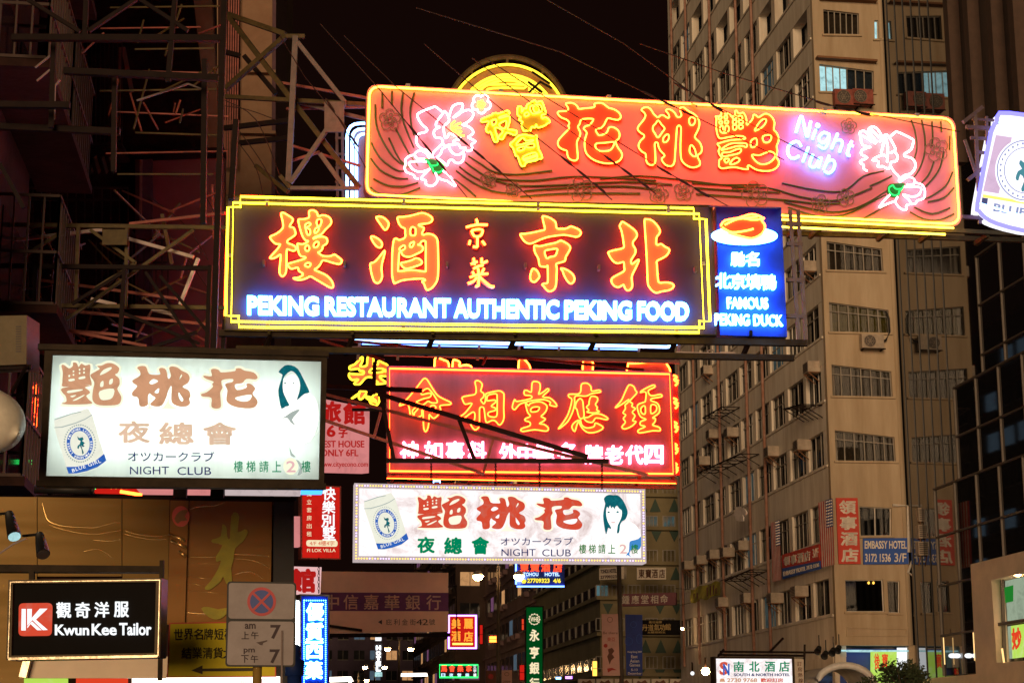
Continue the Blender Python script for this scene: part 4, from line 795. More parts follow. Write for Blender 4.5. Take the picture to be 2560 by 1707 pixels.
F.text('lettering', 'TOHOU', (1308, 1430, 1346, 1439), 'lit_ice', S, .1, .1, .02); F.text('lettering', 'HOTEL', (1362, 1430, 1399, 1439), 'lit_ice', S, .1, .1, .02)
F.text('lettering', '27709323', (1318, 1445, 1374, 1456), 'lit_yellow', S, .1, .1, .03); F.text('lettering', '4/6', (1383, 1445, 1402, 1456), 'lit_yellow', S, .1, .1, .03)
F.plate('phone_mark', parse('1303,1452 1306,1447 1313,1447 1316,1452 1313,1457 1306,1457'), 'lit_yellow', S, .1, .1)
F.tubes('edge_tube', [[(1290, 1408), (1290, 1460)], [(1292, 1465), (1411, 1465)]], 'neon_blue', S, .05, .04, False, 0)
F, S = far_sign('green_bank_sign', 'tall green light box with a round emblem above 永亨銀行', 'light box', rq(1315, 1517, 1357, 1760), 68, 'box_green', None, None, .4)
F.plate('emblem', [petals(1336, 1547, 15, 12), ell(1336, 1547, 12, 12)], 'letter_cream', S, .03, .02)
F.text('lettering', 'WHB', (1326, 1541, 1346, 1553), 'letter_cream', S, .03, .02, .02)
F.chars('lettering', '永亨銀行', [(1336, 1587), (1336, 1630), (1336, 1669), (1336, 1708)], (25, 30), 'letter_cream', S, .03, .02, .035)
F.plate('frame', frame_loops([(1313, 1514), (1359, 1514), (1359, 1764), (1313, 1764)], 3), 'steel_dark', S, .02, .45)
mat('board_white', (0.62, 0.55, 0.46), 0.7, 0, 0.2, 4); mat('board_pink', (0.72, 0.42, 0.34), 0.75, 0, 0.15, 2); mat('board_blue', (0.02, 0.05, 0.28), 0.7, 0, 0.3, 1.5)
mat('board_plum', (0.16, 0.05, 0.07), 0.7); mat('board_black', (0.006, 0.005, 0.005), 0.6, spec=0.05); mat('paint_red', (0.50, 0.03, 0.02), 0.6); mat('paint_brown', (0.17, 0.06, 0.03), 0.7)
mat('paint_white', (0.80, 0.74, 0.66), 0.6); mat('paint_gold', (0.60, 0.40, 0.10), 0.5); mat('paint_blue', (0.02, 0.07, 0.36), 0.6)
F, S = far_sign('wall_board', 'cream board with dark red 東寶酒店 on the building with green triangles', 'sign', rq(1592, 1418, 1665, 1448), 116, 'board_white')
F.chars('lettering', '東寶酒店', [(1604, 1433), (1621, 1433), (1637, 1433), (1655, 1433)], (15, 22), 'paint_brown', S, .04, .03, .02)
F, S = far_sign('wall_board', 'two row grey board TOHOU HOTEL wrapped round the curved corner', 'sign', [(1498, 1420), (1560, 1416), (1560, 1446), (1498, 1449)], 117, 'board_white')
F.text('lettering', 'TOHOU HOTEL', [(1501, 1423), (1541, 1420), (1541, 1431), (1501, 1433)], 'ink_dark', S, .04, .03, .02); F.text('lettering', '27709323', [(1501, 1438), (1541, 1436), (1541, 1444), (1501, 1446)], 'ink_dark', S, .04, .03, .02)
F, S = far_sign('cloth_banner', 'plum coloured banner 鍾應堂相命 strung across between buildings', 'banner', [(1556, 1484), (1689, 1480), (1689, 1511), (1556, 1515)], 100, 'board_plum')
F.chars('lettering', '鍾應堂相命', [(1564, 1498), (1588, 1498), (1612, 1497), (1636, 1497), (1660, 1496)], (19, 21), 'paint_white', S, .04, .03, .01)
F, S = far_sign('wall_board', 'dark board with gold 丹道氣功館 below the plum banner', 'sign', rq(1604, 1549, 1718, 1586), 112, 'board_black')
F.chars('lettering', '丹道氣功館', [(1612, 1568), (1627, 1568), (1642, 1567), (1656, 1567), (1670, 1566)], (14, 16), 'paint_gold', S, .04, .03, .02)
F.text('lettering', '氣功治療', (1622, 1551, 1655, 1557), 'paint_gold', S, .04, .03); F.text('lettering', '太極班招生', (1618, 1577, 1664, 1582), 'paint_gold', S, .04, .03)
F, S = far_sign('south_north_sign', 'white light box with green 南北酒店 and a red and blue emblem at the bottom edge', 'light box', [(1790, 1644), (1980, 1646), (1984, 1760), (1792, 1760)], 62, 'box_old')
F.plate('frame', frame_loops([(1785, 1640), (1985, 1641), (1989, 1765), (1788, 1765)], 5), 'frame_brown', S, .03, .4)
F.chars('lettering', '南北酒店', [(1847, 1665), (1886, 1665), (1925, 1665), (1961, 1665)], 26, 'print_green', S, .03, .02, .02)
F.text('lettering', 'SOUTH & NORTH HOTEL', (1835, 1682, 1975, 1689), 'print_navy', S, .03, .02, .02)
F.text('emblem', 'S', (1799, 1653, 1820, 1686), 'print_red', S, .03, .02, .03); F.text('emblem', 'N', (1808, 1658, 1824, 1687), 'print_blue', S, .035, .02, .03)
F.plate('phone_mark', parse('1799,1703 1802,1695 1810,1695 1813,1703'), 'print_tan', S, .03, .02); F.text('lettering', '2730 9768', (1818, 1694, 1893, 1704), 'print_tan', S, .03, .02, .02)
F.text('lettering', '歡迎訂房', (1902, 1694, 1958, 1704), 'print_red', S, .03, .02, .02)
F.plate('side_strip', [[(1986, 1646), (2009, 1647), (2011, 1760), (1990, 1760)]], 'board_white', S, -.02, .3)
F.chars('lettering', '訂房熱線', [(1999, 1658), (2000, 1672), (2001, 1686), (2002, 1700)], 11, 'paint_brown', S, .0, .02)
b = MB()
for p, q_ in (((1800, 1628), (2050, 1630)), ((1795, 1636), (2010, 1638)), ((1925, 1628), (1958, 1594)), ((2012, 1610), (2008, 1707)), ((1810, 1622), (1795, 1640))): b.bar(F.at(*p, -.1), F.at(*q_, -.1), .07)
b.build('hanger', 'steel_dark', S)
# ================================================================== ground
mat('asphalt', (0.05, 0.048, 0.046), 0.75, 0, 0.35, 2, bump=0.3, bscale=60)
mat('paving', (0.20, 0.18, 0.16), 0.8, 0, 0.3, 3); mat('road_paint', (0.7, 0.7, 0.66), 0.6)
def slab(name, l0, l1, s0, s1, z0, z1, m, kind='structure'):
    b = MB(); b.box(ST(l0, s0, z0), SR * (l1 - l0), SD * (s1 - s0), Z * (z1 - z0)); return tag(b.build(name, m), kind=kind)
slab('ground', -260, 300, -60, 700, -0.5, -0.02, 'asphalt')
slab('road', 2.2, 21.0, -40, 320, -0.02, 0.0, 'asphalt')
slab('pavement', -6, 2.2, -40, 320, -0.02, 0.13, 'paving'); slab('pavement', 21.0, 40, -40, 320, -0.02, 0.13, 'paving')
b = MB()
for i in range(40): b.box(ST(8.3, -20 + i * 6, 0.004), SR * .12, SD * 3, Z * .003); b.box(ST(14.7, -20 + i * 6, 0.004), SR * .12, SD * 3, Z * .003)
tag(b.build('road_marking', 'road_paint'), kind='structure')

# ================================================================== tan corner block on the right
mat('render_tan', (0.48, 0.39, 0.28), 0.85, 0, 0.3, 1.6, bump=0.2, bscale=9, dirt=(0.30, 0.22, 0.135), streak='y', amt=0.9)
mat('render_grey', (0.80, 0.75, 0.66), 0.85, 0, 0.3, 1.8, bump=0.2, bscale=8, dirt=(0.42, 0.35, 0.27), streak='y', amt=0.9)
mat('window_frame', (0.30, 0.27, 0.23), 0.6, 0, 0.3, 2); mat('window_frame_white', (0.62, 0.58, 0.52), 0.6)
mat('glass_dark', (0.020, 0.022, 0.026), 0.12, 0, 0.3, 1.0, spec=0.2)
mat('curtain', (0.10, 0.075, 0.05), 0.9, 0, 0.5, 6, streak=True); mat('curtain_yellow', (0.17, 0.14, 0.008), 0.9, 0, 0.5, 6, streak=True); mat('curtain_blue', (0.06, 0.09, 0.13), 0.9, 0, 0.5, 5, streak=True); mat('curtain_red', (0.20, 0.05, 0.04), 0.9, 0, 0.5, 5, streak=True)
emi('room_night', (0.10, 0.13, 0.12), 0.35, 0.6, 2); mat('pipe', (0.34, 0.20, 0.16), 0.6, 0, 0.4, 3, dirt=(0.22, 0.10, 0.06)); mat('ac_cream', (0.40, 0.33, 0.26), 0.6, 0, 0.35, 3); mat('ac_dark', (0.07, 0.055, 0.05), 0.6)
mat('rust', (0.20, 0.09, 0.04), 0.85)
CP = hit(2090, 1535, ST(24.7, 0), -SR); CP.z = 0; SC0 = CP.dot(SD); LC = 24.7
FC = Face.street(CP, SR); FSI = Face.street(CP, -SD)
zy = lambda y, x=2085: FC.at(x, y).z
ztop = zy(-1000); LR = 28.2; SEND = 108.3
BT = thing('corner_block', 'tall tan rendered block with slanting window heads and a long grey side wall', 'building', CP, FC.rot)
wins = [[(2058, 24), (2147, 34), (2148, 88), (2060, 87)], [(2039, 160), (2184, 178), (2185, 233), (2041, 229)], [(2056, 305), (2196, 324), (2198, 382), (2058, 378)], [(2060, 455), (2200, 473), (2203, 531), (2062, 527)], [(2064, 603), (2205, 622), (2209, 679), (2067, 675)], [(2070, 755), (2221, 775), (2225, 833), (2072, 829)], [(2078, 911), (2228, 928), (2232, 992), (2081, 989)], [(2087, 1075), (2236, 1092), (2240, 1153), (2090, 1151)], [(2149, 1265), (2229, 1269), (2229, 1338), (2152, 1339)], [(2113, 1449), (2208, 1448), (2212, 1528), (2116, 1528)], [(2218, 1452), (2250, 1452), (2250, 1531), (2222, 1531)], [(2186, 51), (2196, 51), (2197, 99), (2187, 99)], [(2203, 50), (2210, 50), (2211, 98), (2204, 98)]]
xm = FC.loc(ST(LR, SC0))[0]
# keep the openings inside the wall
wl = [[FC.loc(FC.at(*p)) for p in w] for w in wins]
wl = [[(max(.25, min(xm - .15, u)), v) for u, v in w] for w in wl]
zgf = zy(1612)
lo = [[(0, zgf), (xm, zgf), (xm, ztop), (0, ztop)]] + wl
me = curve_plate(lo, 0.30); me.transform(FC.mat4(-0.15)); link('front_wall', me, 'render_tan', BT)
def window(F, q, par, kind, bars, m='window_frame', rail=None, w=-0.16):
    """q: local corners (u,z) tl tr br bl on the face. frame part with a pane under it and curtains behind"""
    pt = lambda u, z, d: F.o + F.h * u + Z * (z - F.o.z) + F.n * d
    L = lambda t, top: lerp(q[0], q[1], t) if top else lerp(q[3], q[2], t)
    b = MB(); t_ = .06
    for i in range(4):
        a, c = q[i], q[(i + 1) % 4]; b.bar(pt(*a, w), pt(*c, w), t_, .07)
    for i in range(1, bars):
        t = i / bars; a, c = L(t, 1), L(t, 0); b.bar(pt(*a, w), pt(*c, w), t_ * .8, .05, F.n)
    if rail:
        a, c = lerp(q[0], q[3], rail), lerp(q[1], q[2], rail); b.bar(pt(*a, w), pt(*c, w), t_ * .8, .05)
    fr = b.build('window', m, par)
    g = MB(); g.add([pt(*p, w - .05) for p in q], [(3, 2, 1, 0)]); 
    if kind in ('room_light', 'room_dim', 'room_amber', 'window_orange', 'window_warm', 'room_night'):
        g.build('pane', kind, fr)
    else:
        g.build('pane', 'glass_thin', fr)
        b = MB(); n = max(6, int(abs(q[1][0] - q[0][0]) * 7)); vs, fs = [], []
        for i in range(n + 1):
            t = i / n; d = w - .14 - .03 * (i % 2)
            vs += [pt(*L(t, 1), d), pt(*L(t, 0), d)]
        for i in range(n): fs.append((2 * i, 2 * i + 1, 2 * i + 3, 2 * i + 2))
        b.add(vs, fs); b.build('curtain', kind, fr)
    return fr
m, nt, N, L = _nt('glass_thin'); N.remove(N['Principled BSDF'])
mx = N.new('ShaderNodeMixShader'); fz = N.new('ShaderNodeFresnel'); fz.inputs['IOR'].default_value = 1.25
tb = N.new('ShaderNodeBsdfTransparent'); tb.inputs['Color'].default_value = (.5, .5, .5, 1); gb = N.new('ShaderNodeBsdfGlossy'); gb.inputs['Roughness'].default_value = .05
L.new(fz.outputs[0], mx.inputs[0]); L.new(tb.outputs[0], mx.inputs[1]); L.new(gb.outputs[0], mx.inputs[2]); L.new(mx.outputs[0], N['Material Output'].inputs['Surface'])
b = MB(); b.box(ST(LC + .56, SC0 + .95, 0), SR * (LR - LC + 6), SD * (SEND - SC0 - 1.0), Z * (ztop - .1)); b.build('core', 'glass_dark', BT)
kinds = ['curtain', 'room_dim', 'curtain', 'curtain', 'curtain', 'curtain_yellow', 'curtain', 'curtain', 'glass_dark', 'board_black', 'curtain', 'room_light', 'room_light']
for i, (q, k) in enumerate(zip(wl, kinds)):
    if i == 1:
        mid = .52; a, c = lerp(q[0], q[1], mid), lerp(q[3], q[2], mid)
        window(FC, [q[0], a, c, q[3]], BT, 'room_light', 4); window(FC, [a, q[1], q[2], c], BT, 'curtain_blue', 3); continue
    window(FC, q, BT, k, 2 if i in (8,) else (1 if i in (9, 10, 11, 12) else 6), 'window_frame_white' if i >= 8 else 'window_frame', .28 if 2 < i < 8 else None)
for x in (2192, 2204): FC.plate('room_lamp', [ell(x - 20, 1456, 2.5, 3.5)], 'room_amber', BT, -.1, .04)
for q in wl:
    b = MB()
    pt = lambda u, z, d: FC.o + FC.h * u + Z * (z - FC.o.z) + FC.n * d
    b.bar(pt(q[3][0] - .1, q[3][1] - .05, .05), pt(q[2][0] + .1, q[2][1] - .05, .05), .09, .12)
    b.build('sill', 'render_tan', BT)
b = MB(); 
for l in (LR - .12,): b.tube([ST(l, SC0 + .05, zgf), ST(l, SC0 + .05, ztop)], .12, 14)
b.build('pilaster', 'render_tan', BT, True)
b = MB(); b.bar(FC.at(2040, 146, .12), FC.at(2190, 156, .12), .10, .5); b.bar(FC.at(2050, -2, .12), FC.at(2190, 5, .12), .10, .5); b.build('canopy', 'rust', BT)
FC.plate('relief', frame_loops([(2117, 1566), (2270, 1568), (2270, 1590), (2117, 1590)], 4), 'render_tan', BT, .06, .06)
b = MB(); b.tube([FC.at(2232, 1262, .12), FC.at(2270, 1264, .12), FC.at(2272, 1380, .12)], .07, 6); b.tube([FC.at(2281, 1400, .12), FC.at(2270, 1430, .12), FC.at(2285, 1440, .12), FC.at(2288, 1540, .12)], .06, 6); b.build('pipe', 'window_frame_white', BT)
# long side wall: spandrels, piers, windows
rows = [(-60 - 148 * i, -145 - 148 * i) for i in (5, 4, 3, 2, 1)] + [(-60, -145), (88, 8), (234, 152), (383, 302), (531, 447), (678, 596), (834, 750), (993, 906), (1155, 1070), (1341, 1248), (1530, 1440)]
rows = [(zy(a), zy(c)) for a, c in rows]
pt = lambda s, z, d=0.0: ST(LC, s, z) - SR * d
nb = 10; bay = (SEND - SC0 - .5) / nb
edges = [ztop] + [z for r_ in rows for z in (r_[1], r_[0])] + [zy(1640)]
pieces('spandrel', 'render_grey', BT, [('box', pt(SC0 + .301, edges[i + 1]), SD * (SEND - SC0 - .301), SR * .5, Z * (edges[i] - edges[i + 1])) for i in range(0, len(edges), 2)])
pieces('pier', 'render_grey', BT, [('box', pt(SC0 + .301 + k * bay, zy(1640), -.02), SD * (.42 if k % 2 else .62), SR * .45, Z * (ztop - zy(1640))) for k in range(nb + 1)])
pieces('ledge', 'render_grey', BT, [('box', pt(SC0 + .3, zb - .16, .07), SD * (SEND - SC0 - .3), SR * .068, Z * .10) for (zb, zt_) in rows])
rnd = random.Random(5)
NW = 0
for r_i, (zb, zt_) in enumerate(rows[1:], -5):
    for k in range(nb):
        s0 = SC0 + .301 + k * bay + (.42 if k % 2 else .62); s1 = SC0 + .301 + (k + 1) * bay
        if s1 > 109 or (zb - 1.6) / s0 * FPX * 1.02 > 1890: continue
        NW += 1
        kd = rnd.choice(['curtain', 'curtain', 'curtain_blue', 'glass_dark', 'glass_dark', 'curtain', 'curtain_red', 'curtain_blue', 'curtain_yellow', 'room_night', 'glass_dark'])
        if r_i == 9 and k > 4: kd = 'curtain_red'
        u0, u1 = -(s1 - SC0), -(s0 - SC0)
        window(FSI, [(u0, zt_), (u1, zt_), (u1, zb), (u0, zb)], BT, kd, rnd.choice([2, 3, 3, 4]), rnd.choice(['window_frame', 'window_frame', 'window_frame_white']), rnd.choice([None, .3]))
for s_ in (SC0 + 10.2, SC0 + 13.4, SC0 + 19.4, SC0 + 25.5, SC0 + 29.5):
    b = MB(); b.tube([pt(s_, zy(1600), .18), pt(s_, ztop, .18)], .085, 6); b.build('pipe', 'pipe', BT, True)
b = MB()
b.box(ST(LC - .15, SC0 + .2, zy(1665)), SR * .6, SD * (SEND - SC0), Z * (zy(1640) - zy(1665))); b.build('fascia', 'render_grey', BT)
# ground floor: lit shop under the corner
sh = MB(); sh.box(ST(LC + .1, SC0 + .9, 0.1), SR * 5.5, SD * .05, Z * (zgf - .2)); sh.build('shop_back', 'board_blue', BT)
b = MB(); b.box(ST(LC + .2, SC0 + .05, zgf - .25), SR * (LR - LC - .3), SD * .8, Z * .06); b.build('ceiling_light', 'room_light', BT)
FC.rect('poster', 2177, 1628, 2242, 1760, 'shop_green', BT, -.25, .05); FC.rect('poster', 2243, 1618, 2271, 1760, 'letter_white_low', BT, -.25, .05)
FC.text('lettering', '後', (2186, 1632, 2200, 1672), 'shop_red', BT, -.22, .02, .02); FC.text('lettering', '寶', (2205, 1632, 2220, 1668), 'shop_red', BT, -.22, .02, .02)
FC.rect('column', 2272, 1612, 2302, 1760, 'render_tan', BT, -.02, .4)
FC.rect('column', 2088, 1612, 2100, 1760, 'render_grey', BT, -.02, .4)

# signs, flags and machines fixed to that block
mat('sign_red', (0.55, 0.045, 0.025), 0.6, 0, 0.15, 2); mat('sign_royal', (0.02, 0.09, 0.42), 0.6, 0, 0.15, 2); mat('flag_red', (0.70, 0.08, 0.08), 0.8); mat('flag_blue', (0.04, 0.07, 0.34), 0.8); mat('flag_white', (0.88, 0.80, 0.76), 0.8)
def on(F, name, label, cat, q, m, w=.12, th=.08, group=None):
    S = F.sheet(name, label, cat, (q[2][0] + q[3][0]) / 2, max(q[2][1], q[3][1]), group); F.quad('panel', q, m, S, w, th); return S
S = on(FC, 'hotel_board', 'upright red board with white 領事酒店 on the corner of the tan block', 'sign', [(2090, 1244), (2144, 1244), (2152, 1409), (2097, 1409)], 'sign_red')
FC.chars('lettering', '領事酒店', [(2119, 1267), (2121, 1307), (2123, 1346), (2125, 1387)], (43, 34), 'paint_white', S, .15, .03, .035)
S = on(FC, 'hotel_board', 'blue board reading EMBASSY HOTEL 3172 1536 3/F under a white window', 'sign', [(2158, 1345), (2271, 1344), (2272, 1409), (2159, 1410)], 'sign_royal')
FC.text('lettering', 'EMBASSY HOTEL', (2162, 1351, 2267, 1371), 'paint_white', S, .14, .02, .02); FC.text('lettering', '3172 1536', (2163, 1383, 2227, 1404), 'paint_white', S, .14, .02, .02); FC.text('lettering', '3/F', (2236, 1382, 2266, 1404), 'paint_white', S, .14, .02, .01)
S = on(FSI, 'hotel_board', 'slanting red over blue board 領事酒店 EMBASSY HOTEL between two striped flags', 'sign', [(1955, 1386), (2047, 1359), (2049, 1401), (1955, 1420)], 'sign_red', .25)
FSI.quad('panel', [(1955, 1420), (2049, 1401), (2049, 1421), (1956, 1447)], 'sign_royal', S, .25, .08)
for i, ch in enumerate('領事酒店'):
    x = 1966 + i * 17; FSI.text('lettering', ch, [(x - 7.5, 1392 - i * 4.4), (x + 7.5, 1388 - i * 4.4), (x + 7.5, 1411 - i * 3.6), (x - 7.5, 1415 - i * 3.6)], 'paint_white', S, .28, .02, .03)
FSI.text('lettering', '3/F', [(2030, 1372), (2045, 1368), (2046, 1391), (2031, 1394)], 'paint_white', S, .28, .02)
FSI.text('lettering', 'EMBASSY HOTEL 3172 1536', [(1957, 1428), (2047, 1406), (2047, 1416), (1958, 1440)], 'paint_white', S, .28, .02, .015)
def flag(q, label):
    S = FSI.sheet('striped_flag', label, 'flag', (q[2][0] + q[3][0]) / 2, q[2][1], 'flags beside the slanting hotel board')
    for col, sel in (('flag_red', 0), ('flag_white', 1)):
        b = MB()
        for i in range(13):
            if i % 2 != sel: continue
            a0, a1 = lerp(q[0], q[1], i / 13), lerp(q[0], q[1], (i + 1) / 13); c0_, c1_ = lerp(q[3], q[2], i / 13), lerp(q[3], q[2], (i + 1) / 13)
            b.hexa([FSI.at(*p, .26) for p in (c0_, c1_, a1, a0)], [FSI.at(*p, .28) for p in (c0_, c1_, a1, a0)])
        b.build('stripes', col, S)
    a, c = lerp(q[0], q[1], .5), q[1]; d, e = lerp(q[1], q[2], .42), lerp(lerp(q[0], q[3], .42), lerp(q[1], q[2], .42), .5)
    b = MB(); b.hexa([FSI.at(*p, .288) for p in (e, d, c, a)], [FSI.at(*p, .30) for p in (e, d, c, a)]); b.cur = 1
    for i in range(4):
        for j in range(9):
            p = lerp(lerp(a, c, (i + .6) / 4.2), lerp(e, d, (i + .6) / 4.2), (j + .6) / 9.2); b.ball(FSI.at(*p, .302), .045, 5, 3)
    b.build('canton', ['flag_blue', 'flag_white'], S)
flag([(2046, 1256), (2081, 1245), (2086, 1411), (2053, 1418)], 'larger flag with red and white stripes hanging right of the slanting hotel board')
flag([(1927, 1306), (1949, 1299), (1953, 1449), (1932, 1454)], 'smaller flag with red and white stripes hanging left of the slanting hotel board')
mat('cloth_yellow', (0.36, 0.32, 0.05), 0.85, 0, 0.2, 3)
S = FSI.sheet('cloth_banner', 'wavy yellow cloth banner tied along the grey side wall', 'banner', 1763, 1507)
vs, fs = [], []; n = 24
for i in range(n + 1):
    t = i / n; x = 1726 + 75 * t; yt = 1472 - 21 * t + 2.5 * math.sin(t * 14); 
    for j in range(5): vs.append(FSI.at(x + math.sin(j * 2 + t * 9), yt + 35 * j / 4 + 1.2 * math.sin(t * 20 + j), .5 + .12 * math.sin(t * 18 + j * .9)))
for i in range(n):
    for j in range(4): fs.append((i * 5 + j, i * 5 + j + 1, (i + 1) * 5 + j + 1, (i + 1) * 5 + j))
b = MB(); b.add(vs, fs); b.build('cloth', 'cloth_yellow', S, True)
for x, y0, y1 in ((1735, 1484, 1496), (1743, 1482, 1495), (1768, 1468, 1490), (1776, 1464, 1488), (1784, 1462, 1486), (1790, 1470, 1483)): FSI.plate('stroke', [[(x - 2, y0), (x + 1.5, y0 - 1), (x + 1, y1), (x - 1.5, y1)]], 'paint_brown', S, .68, .01)
b = MB(); b.bar(FSI.at(1690, 1470, .3), FSI.at(1726, 1473, .5), .03); b.bar(FSI.at(1800, 1452, .5), FSI.at(1830, 1440, .1), .03); b.bar(FSI.at(1727, 1506, .5), FSI.at(1700, 1512, .2), .03); b.build('rope', 'wire', S)
def ac_box(F, x, y, label, d=.55, w=.8, h=.5, group='window air conditioners on the grey side wall'):
    p = F.at(x, y); S = thing('air_conditioner', label, 'air conditioner', p, F.rot, group)
    b = MB(); b.box(p - F.h * w / 2 - Z * h / 2 - F.n * .1, F.h * w, Z * h, F.n * (d + .1)); b.build('casing', 'ac_cream', S)
    b = MB(); 
    for i in range(6): b.box(p - F.h * (w * .45) + Z * (-h * .38 + i * h * .14) + F.n * d, F.h * w * .9, Z * h * .06, F.n * .03)
    b.build('grille', 'ac_dark', S)
    for s_ in (-1, 1): b = MB(); b.bar(p + F.h * s_ * w * .4 - Z * h * .5 + F.n * d, p + F.h * s_ * w * .4 - Z * (h * .5 + .45), .04); b.bar(p + F.h * s_ * w * .4 - Z * (h * .5 + .02), p + F.h * s_ * w * .4 - Z * (h * .5 + .02) + F.n * d, .04); b.build('bracket', 'rust', S)
for x, y, l in ((2032, 670, 'box air conditioner under the top side window right of the duck sign post'), (2042, 920, 'box air conditioner at the corner, level with the slim red edge sign'), (1778, 927, 'box air conditioner high on the far bays just right of the red sign'), (1838, 1082, 'box air conditioner by the pipe in the row level with the white neon row'), (1792, 1086, 'box air conditioner next to the right end of the red sign, lower row'), (1767, 1153, 'box air conditioner just right of the lower corner of the red sign'), (1941, 1130, 'box air conditioner above the hotel flags, on the left'), (2016, 1114, 'box air conditioner above the hotel flags, near the corner'),
                (1730, 1413, 'leftmost of five box air conditioners over the yellow cloth banner'), (1761, 1400, 'second from left of five box air conditioners over the yellow cloth banner'), (1794, 1386, 'middle of five box air conditioners over the yellow cloth banner'), (1828, 1381, 'fourth from left of five box air conditioners over the yellow cloth banner'), (1867, 1364, 'rightmost of five box air conditioners, just left of the smaller flag'), (1816, 1505, 'dark box air conditioner right of the yellow cloth banner, lowest row'), (1880, 1495, 'box air conditioner in the lowest row below the smaller flag, on its left'), (1949, 1495, 'box air conditioner in the lowest row below the slanting hotel board, on the left'), (2010, 1478, 'box air conditioner in the lowest row below the larger flag')):
    ac_box(FSI, x, y, l)
def condenser(F, x, y, label, w=1.05, h=.66, group=None, m='ac_cream'):
    p = F.at(x, y); S = thing('condenser_unit', label, 'air conditioner', p, F.rot, group)
    b = MB(); b.box(p - F.h * w / 2 - Z * h / 2 + F.n * .12, F.h * w, Z * h, F.n * .36); b.build('casing', m, S)
    c = p - F.h * w * .14 + F.n * .49
    b = MB(); b.tube([c, c + F.n * .015], h * .42, 20, False); b.build('fan_opening', 'ac_dark', S)
    b = MB()
    for i in range(6):
        a = i * math.pi / 3; b.bar(c + F.n * .02, c + F.n * .02 + (F.h * math.cos(a) + Z * math.sin(a)) * h * .4, .05, .01, F.n)
    for r_ in (.14, .28, .41): b.tube([c + F.n * .03 + (F.h * math.cos(t) + Z * math.sin(t)) * h * r_ for t in [k * math.pi / 10 for k in range(20)]], .008, 4, True)
    b.build('fan_guard', 'ac_cream', S)
    b = MB(); 
    for s_ in (-.42, .45): b.bar(p + F.h * s_ * w - Z * h * .55 + F.n * .05, p + F.h * s_ * w - Z * h * .55 + F.n * .55, .05); b.bar(p + F.h * s_ * w - Z * h * .55 + F.n * .5, p + F.h * s_ * w + Z * .1 + F.n * .02, .035)
    b.bar(p - F.h * .5 * w - Z * h * .55 + F.n * .52, p + F.h * .55 * w - Z * h * .55 + F.n * .52, .05); b.build('bracket', 'steel_dark', S)
    return S
S = condenser(FC, 2174, 858, 'round fan condenser unit below the yellow curtained window')
b = MB(); b.tube([FC.at(2196, 856, .3), FC.at(2215, 850, .2), FC.at(2224, 830, .1), FC.at(2222, 795, .1), FC.at(2214, 778, .05)], .05, 6); b.build('hose', 'rubber', S, True)
condenser(FC, 2110, 252, 'dark red condenser unit under the lit top window, left of a pair', 1.2, .8, 'pair of red condensers under the lit window', 'steel_red'); condenser(FC, 2150, 250, 'dark red condenser unit under the lit top window, right of a pair', 1.0, .75, 'pair of red condensers under the lit window', 'steel_red')
FAS = Face.street(ST(27.6, SC0 - 1.6, 0), SR)
for i, y in enumerate((1288, 1330, 1372)):
    ac_box(FAS, 2311, y, ('top', 'middle', 'bottom')[i] + ' one of three boxes stacked by the blue hotel board', .3, .75, .6, 'stacked boxes right of the blue board')
def rack(x0, y0, x1, y1, label, n=7):
    S = FSI.sheet('drying_rack', label, 'drying rack', (x0 + x1) / 2, (y0 + y1) / 2, 'steel racks on the grey side wall')
    b = MB(); a, c = FSI.at(x0, y0), FSI.at(x1, y1); d = FSI.n * 1.0
    b.bar(a, c, .05); b.bar(a + d, c + d, .06)
    b.build('rail', 'steel_dark', S); 
    for i in range(n): b = MB(); p = a.lerp(c, i / (n - 1)); b.bar(p, p + d, .045); b.bar(p - Z * .6, p + d, .035); b.build('bracket', 'steel_dark', S)
rack(1790, 1182, 1898, 1135, 'long dark rack sagging under the windows right of the red sign'); rack(1857, 1452, 1925, 1424, 'short dark rack left of the smaller flag', 6); rack(1800, 1046, 1850, 1018, 'small rack beside the pipe below the open coloured windows', 5); rack(2010, 1024, 2056, 1012, 'rack under the side window nearest the corner, level with the fortune characters', 5)
S = FSI.sheet('shirt', 'pale shirt hung out to dry on the grey side wall', 'laundry', 1848, 1300)
FSI.plate('cloth', parse('1838,1270 1846,1266 1856,1268 1866,1280 1862,1290 1856,1284 1858,1302 1840,1300 1838,1288 1834,1290'), 'flag_white', S, .9, .06, 2)
b = MB(); b.bar(FSI.at(1836, 1272, .0), FSI.at(1858, 1266, 1.0), .03); b.build('pole', 'steel_dark', S)

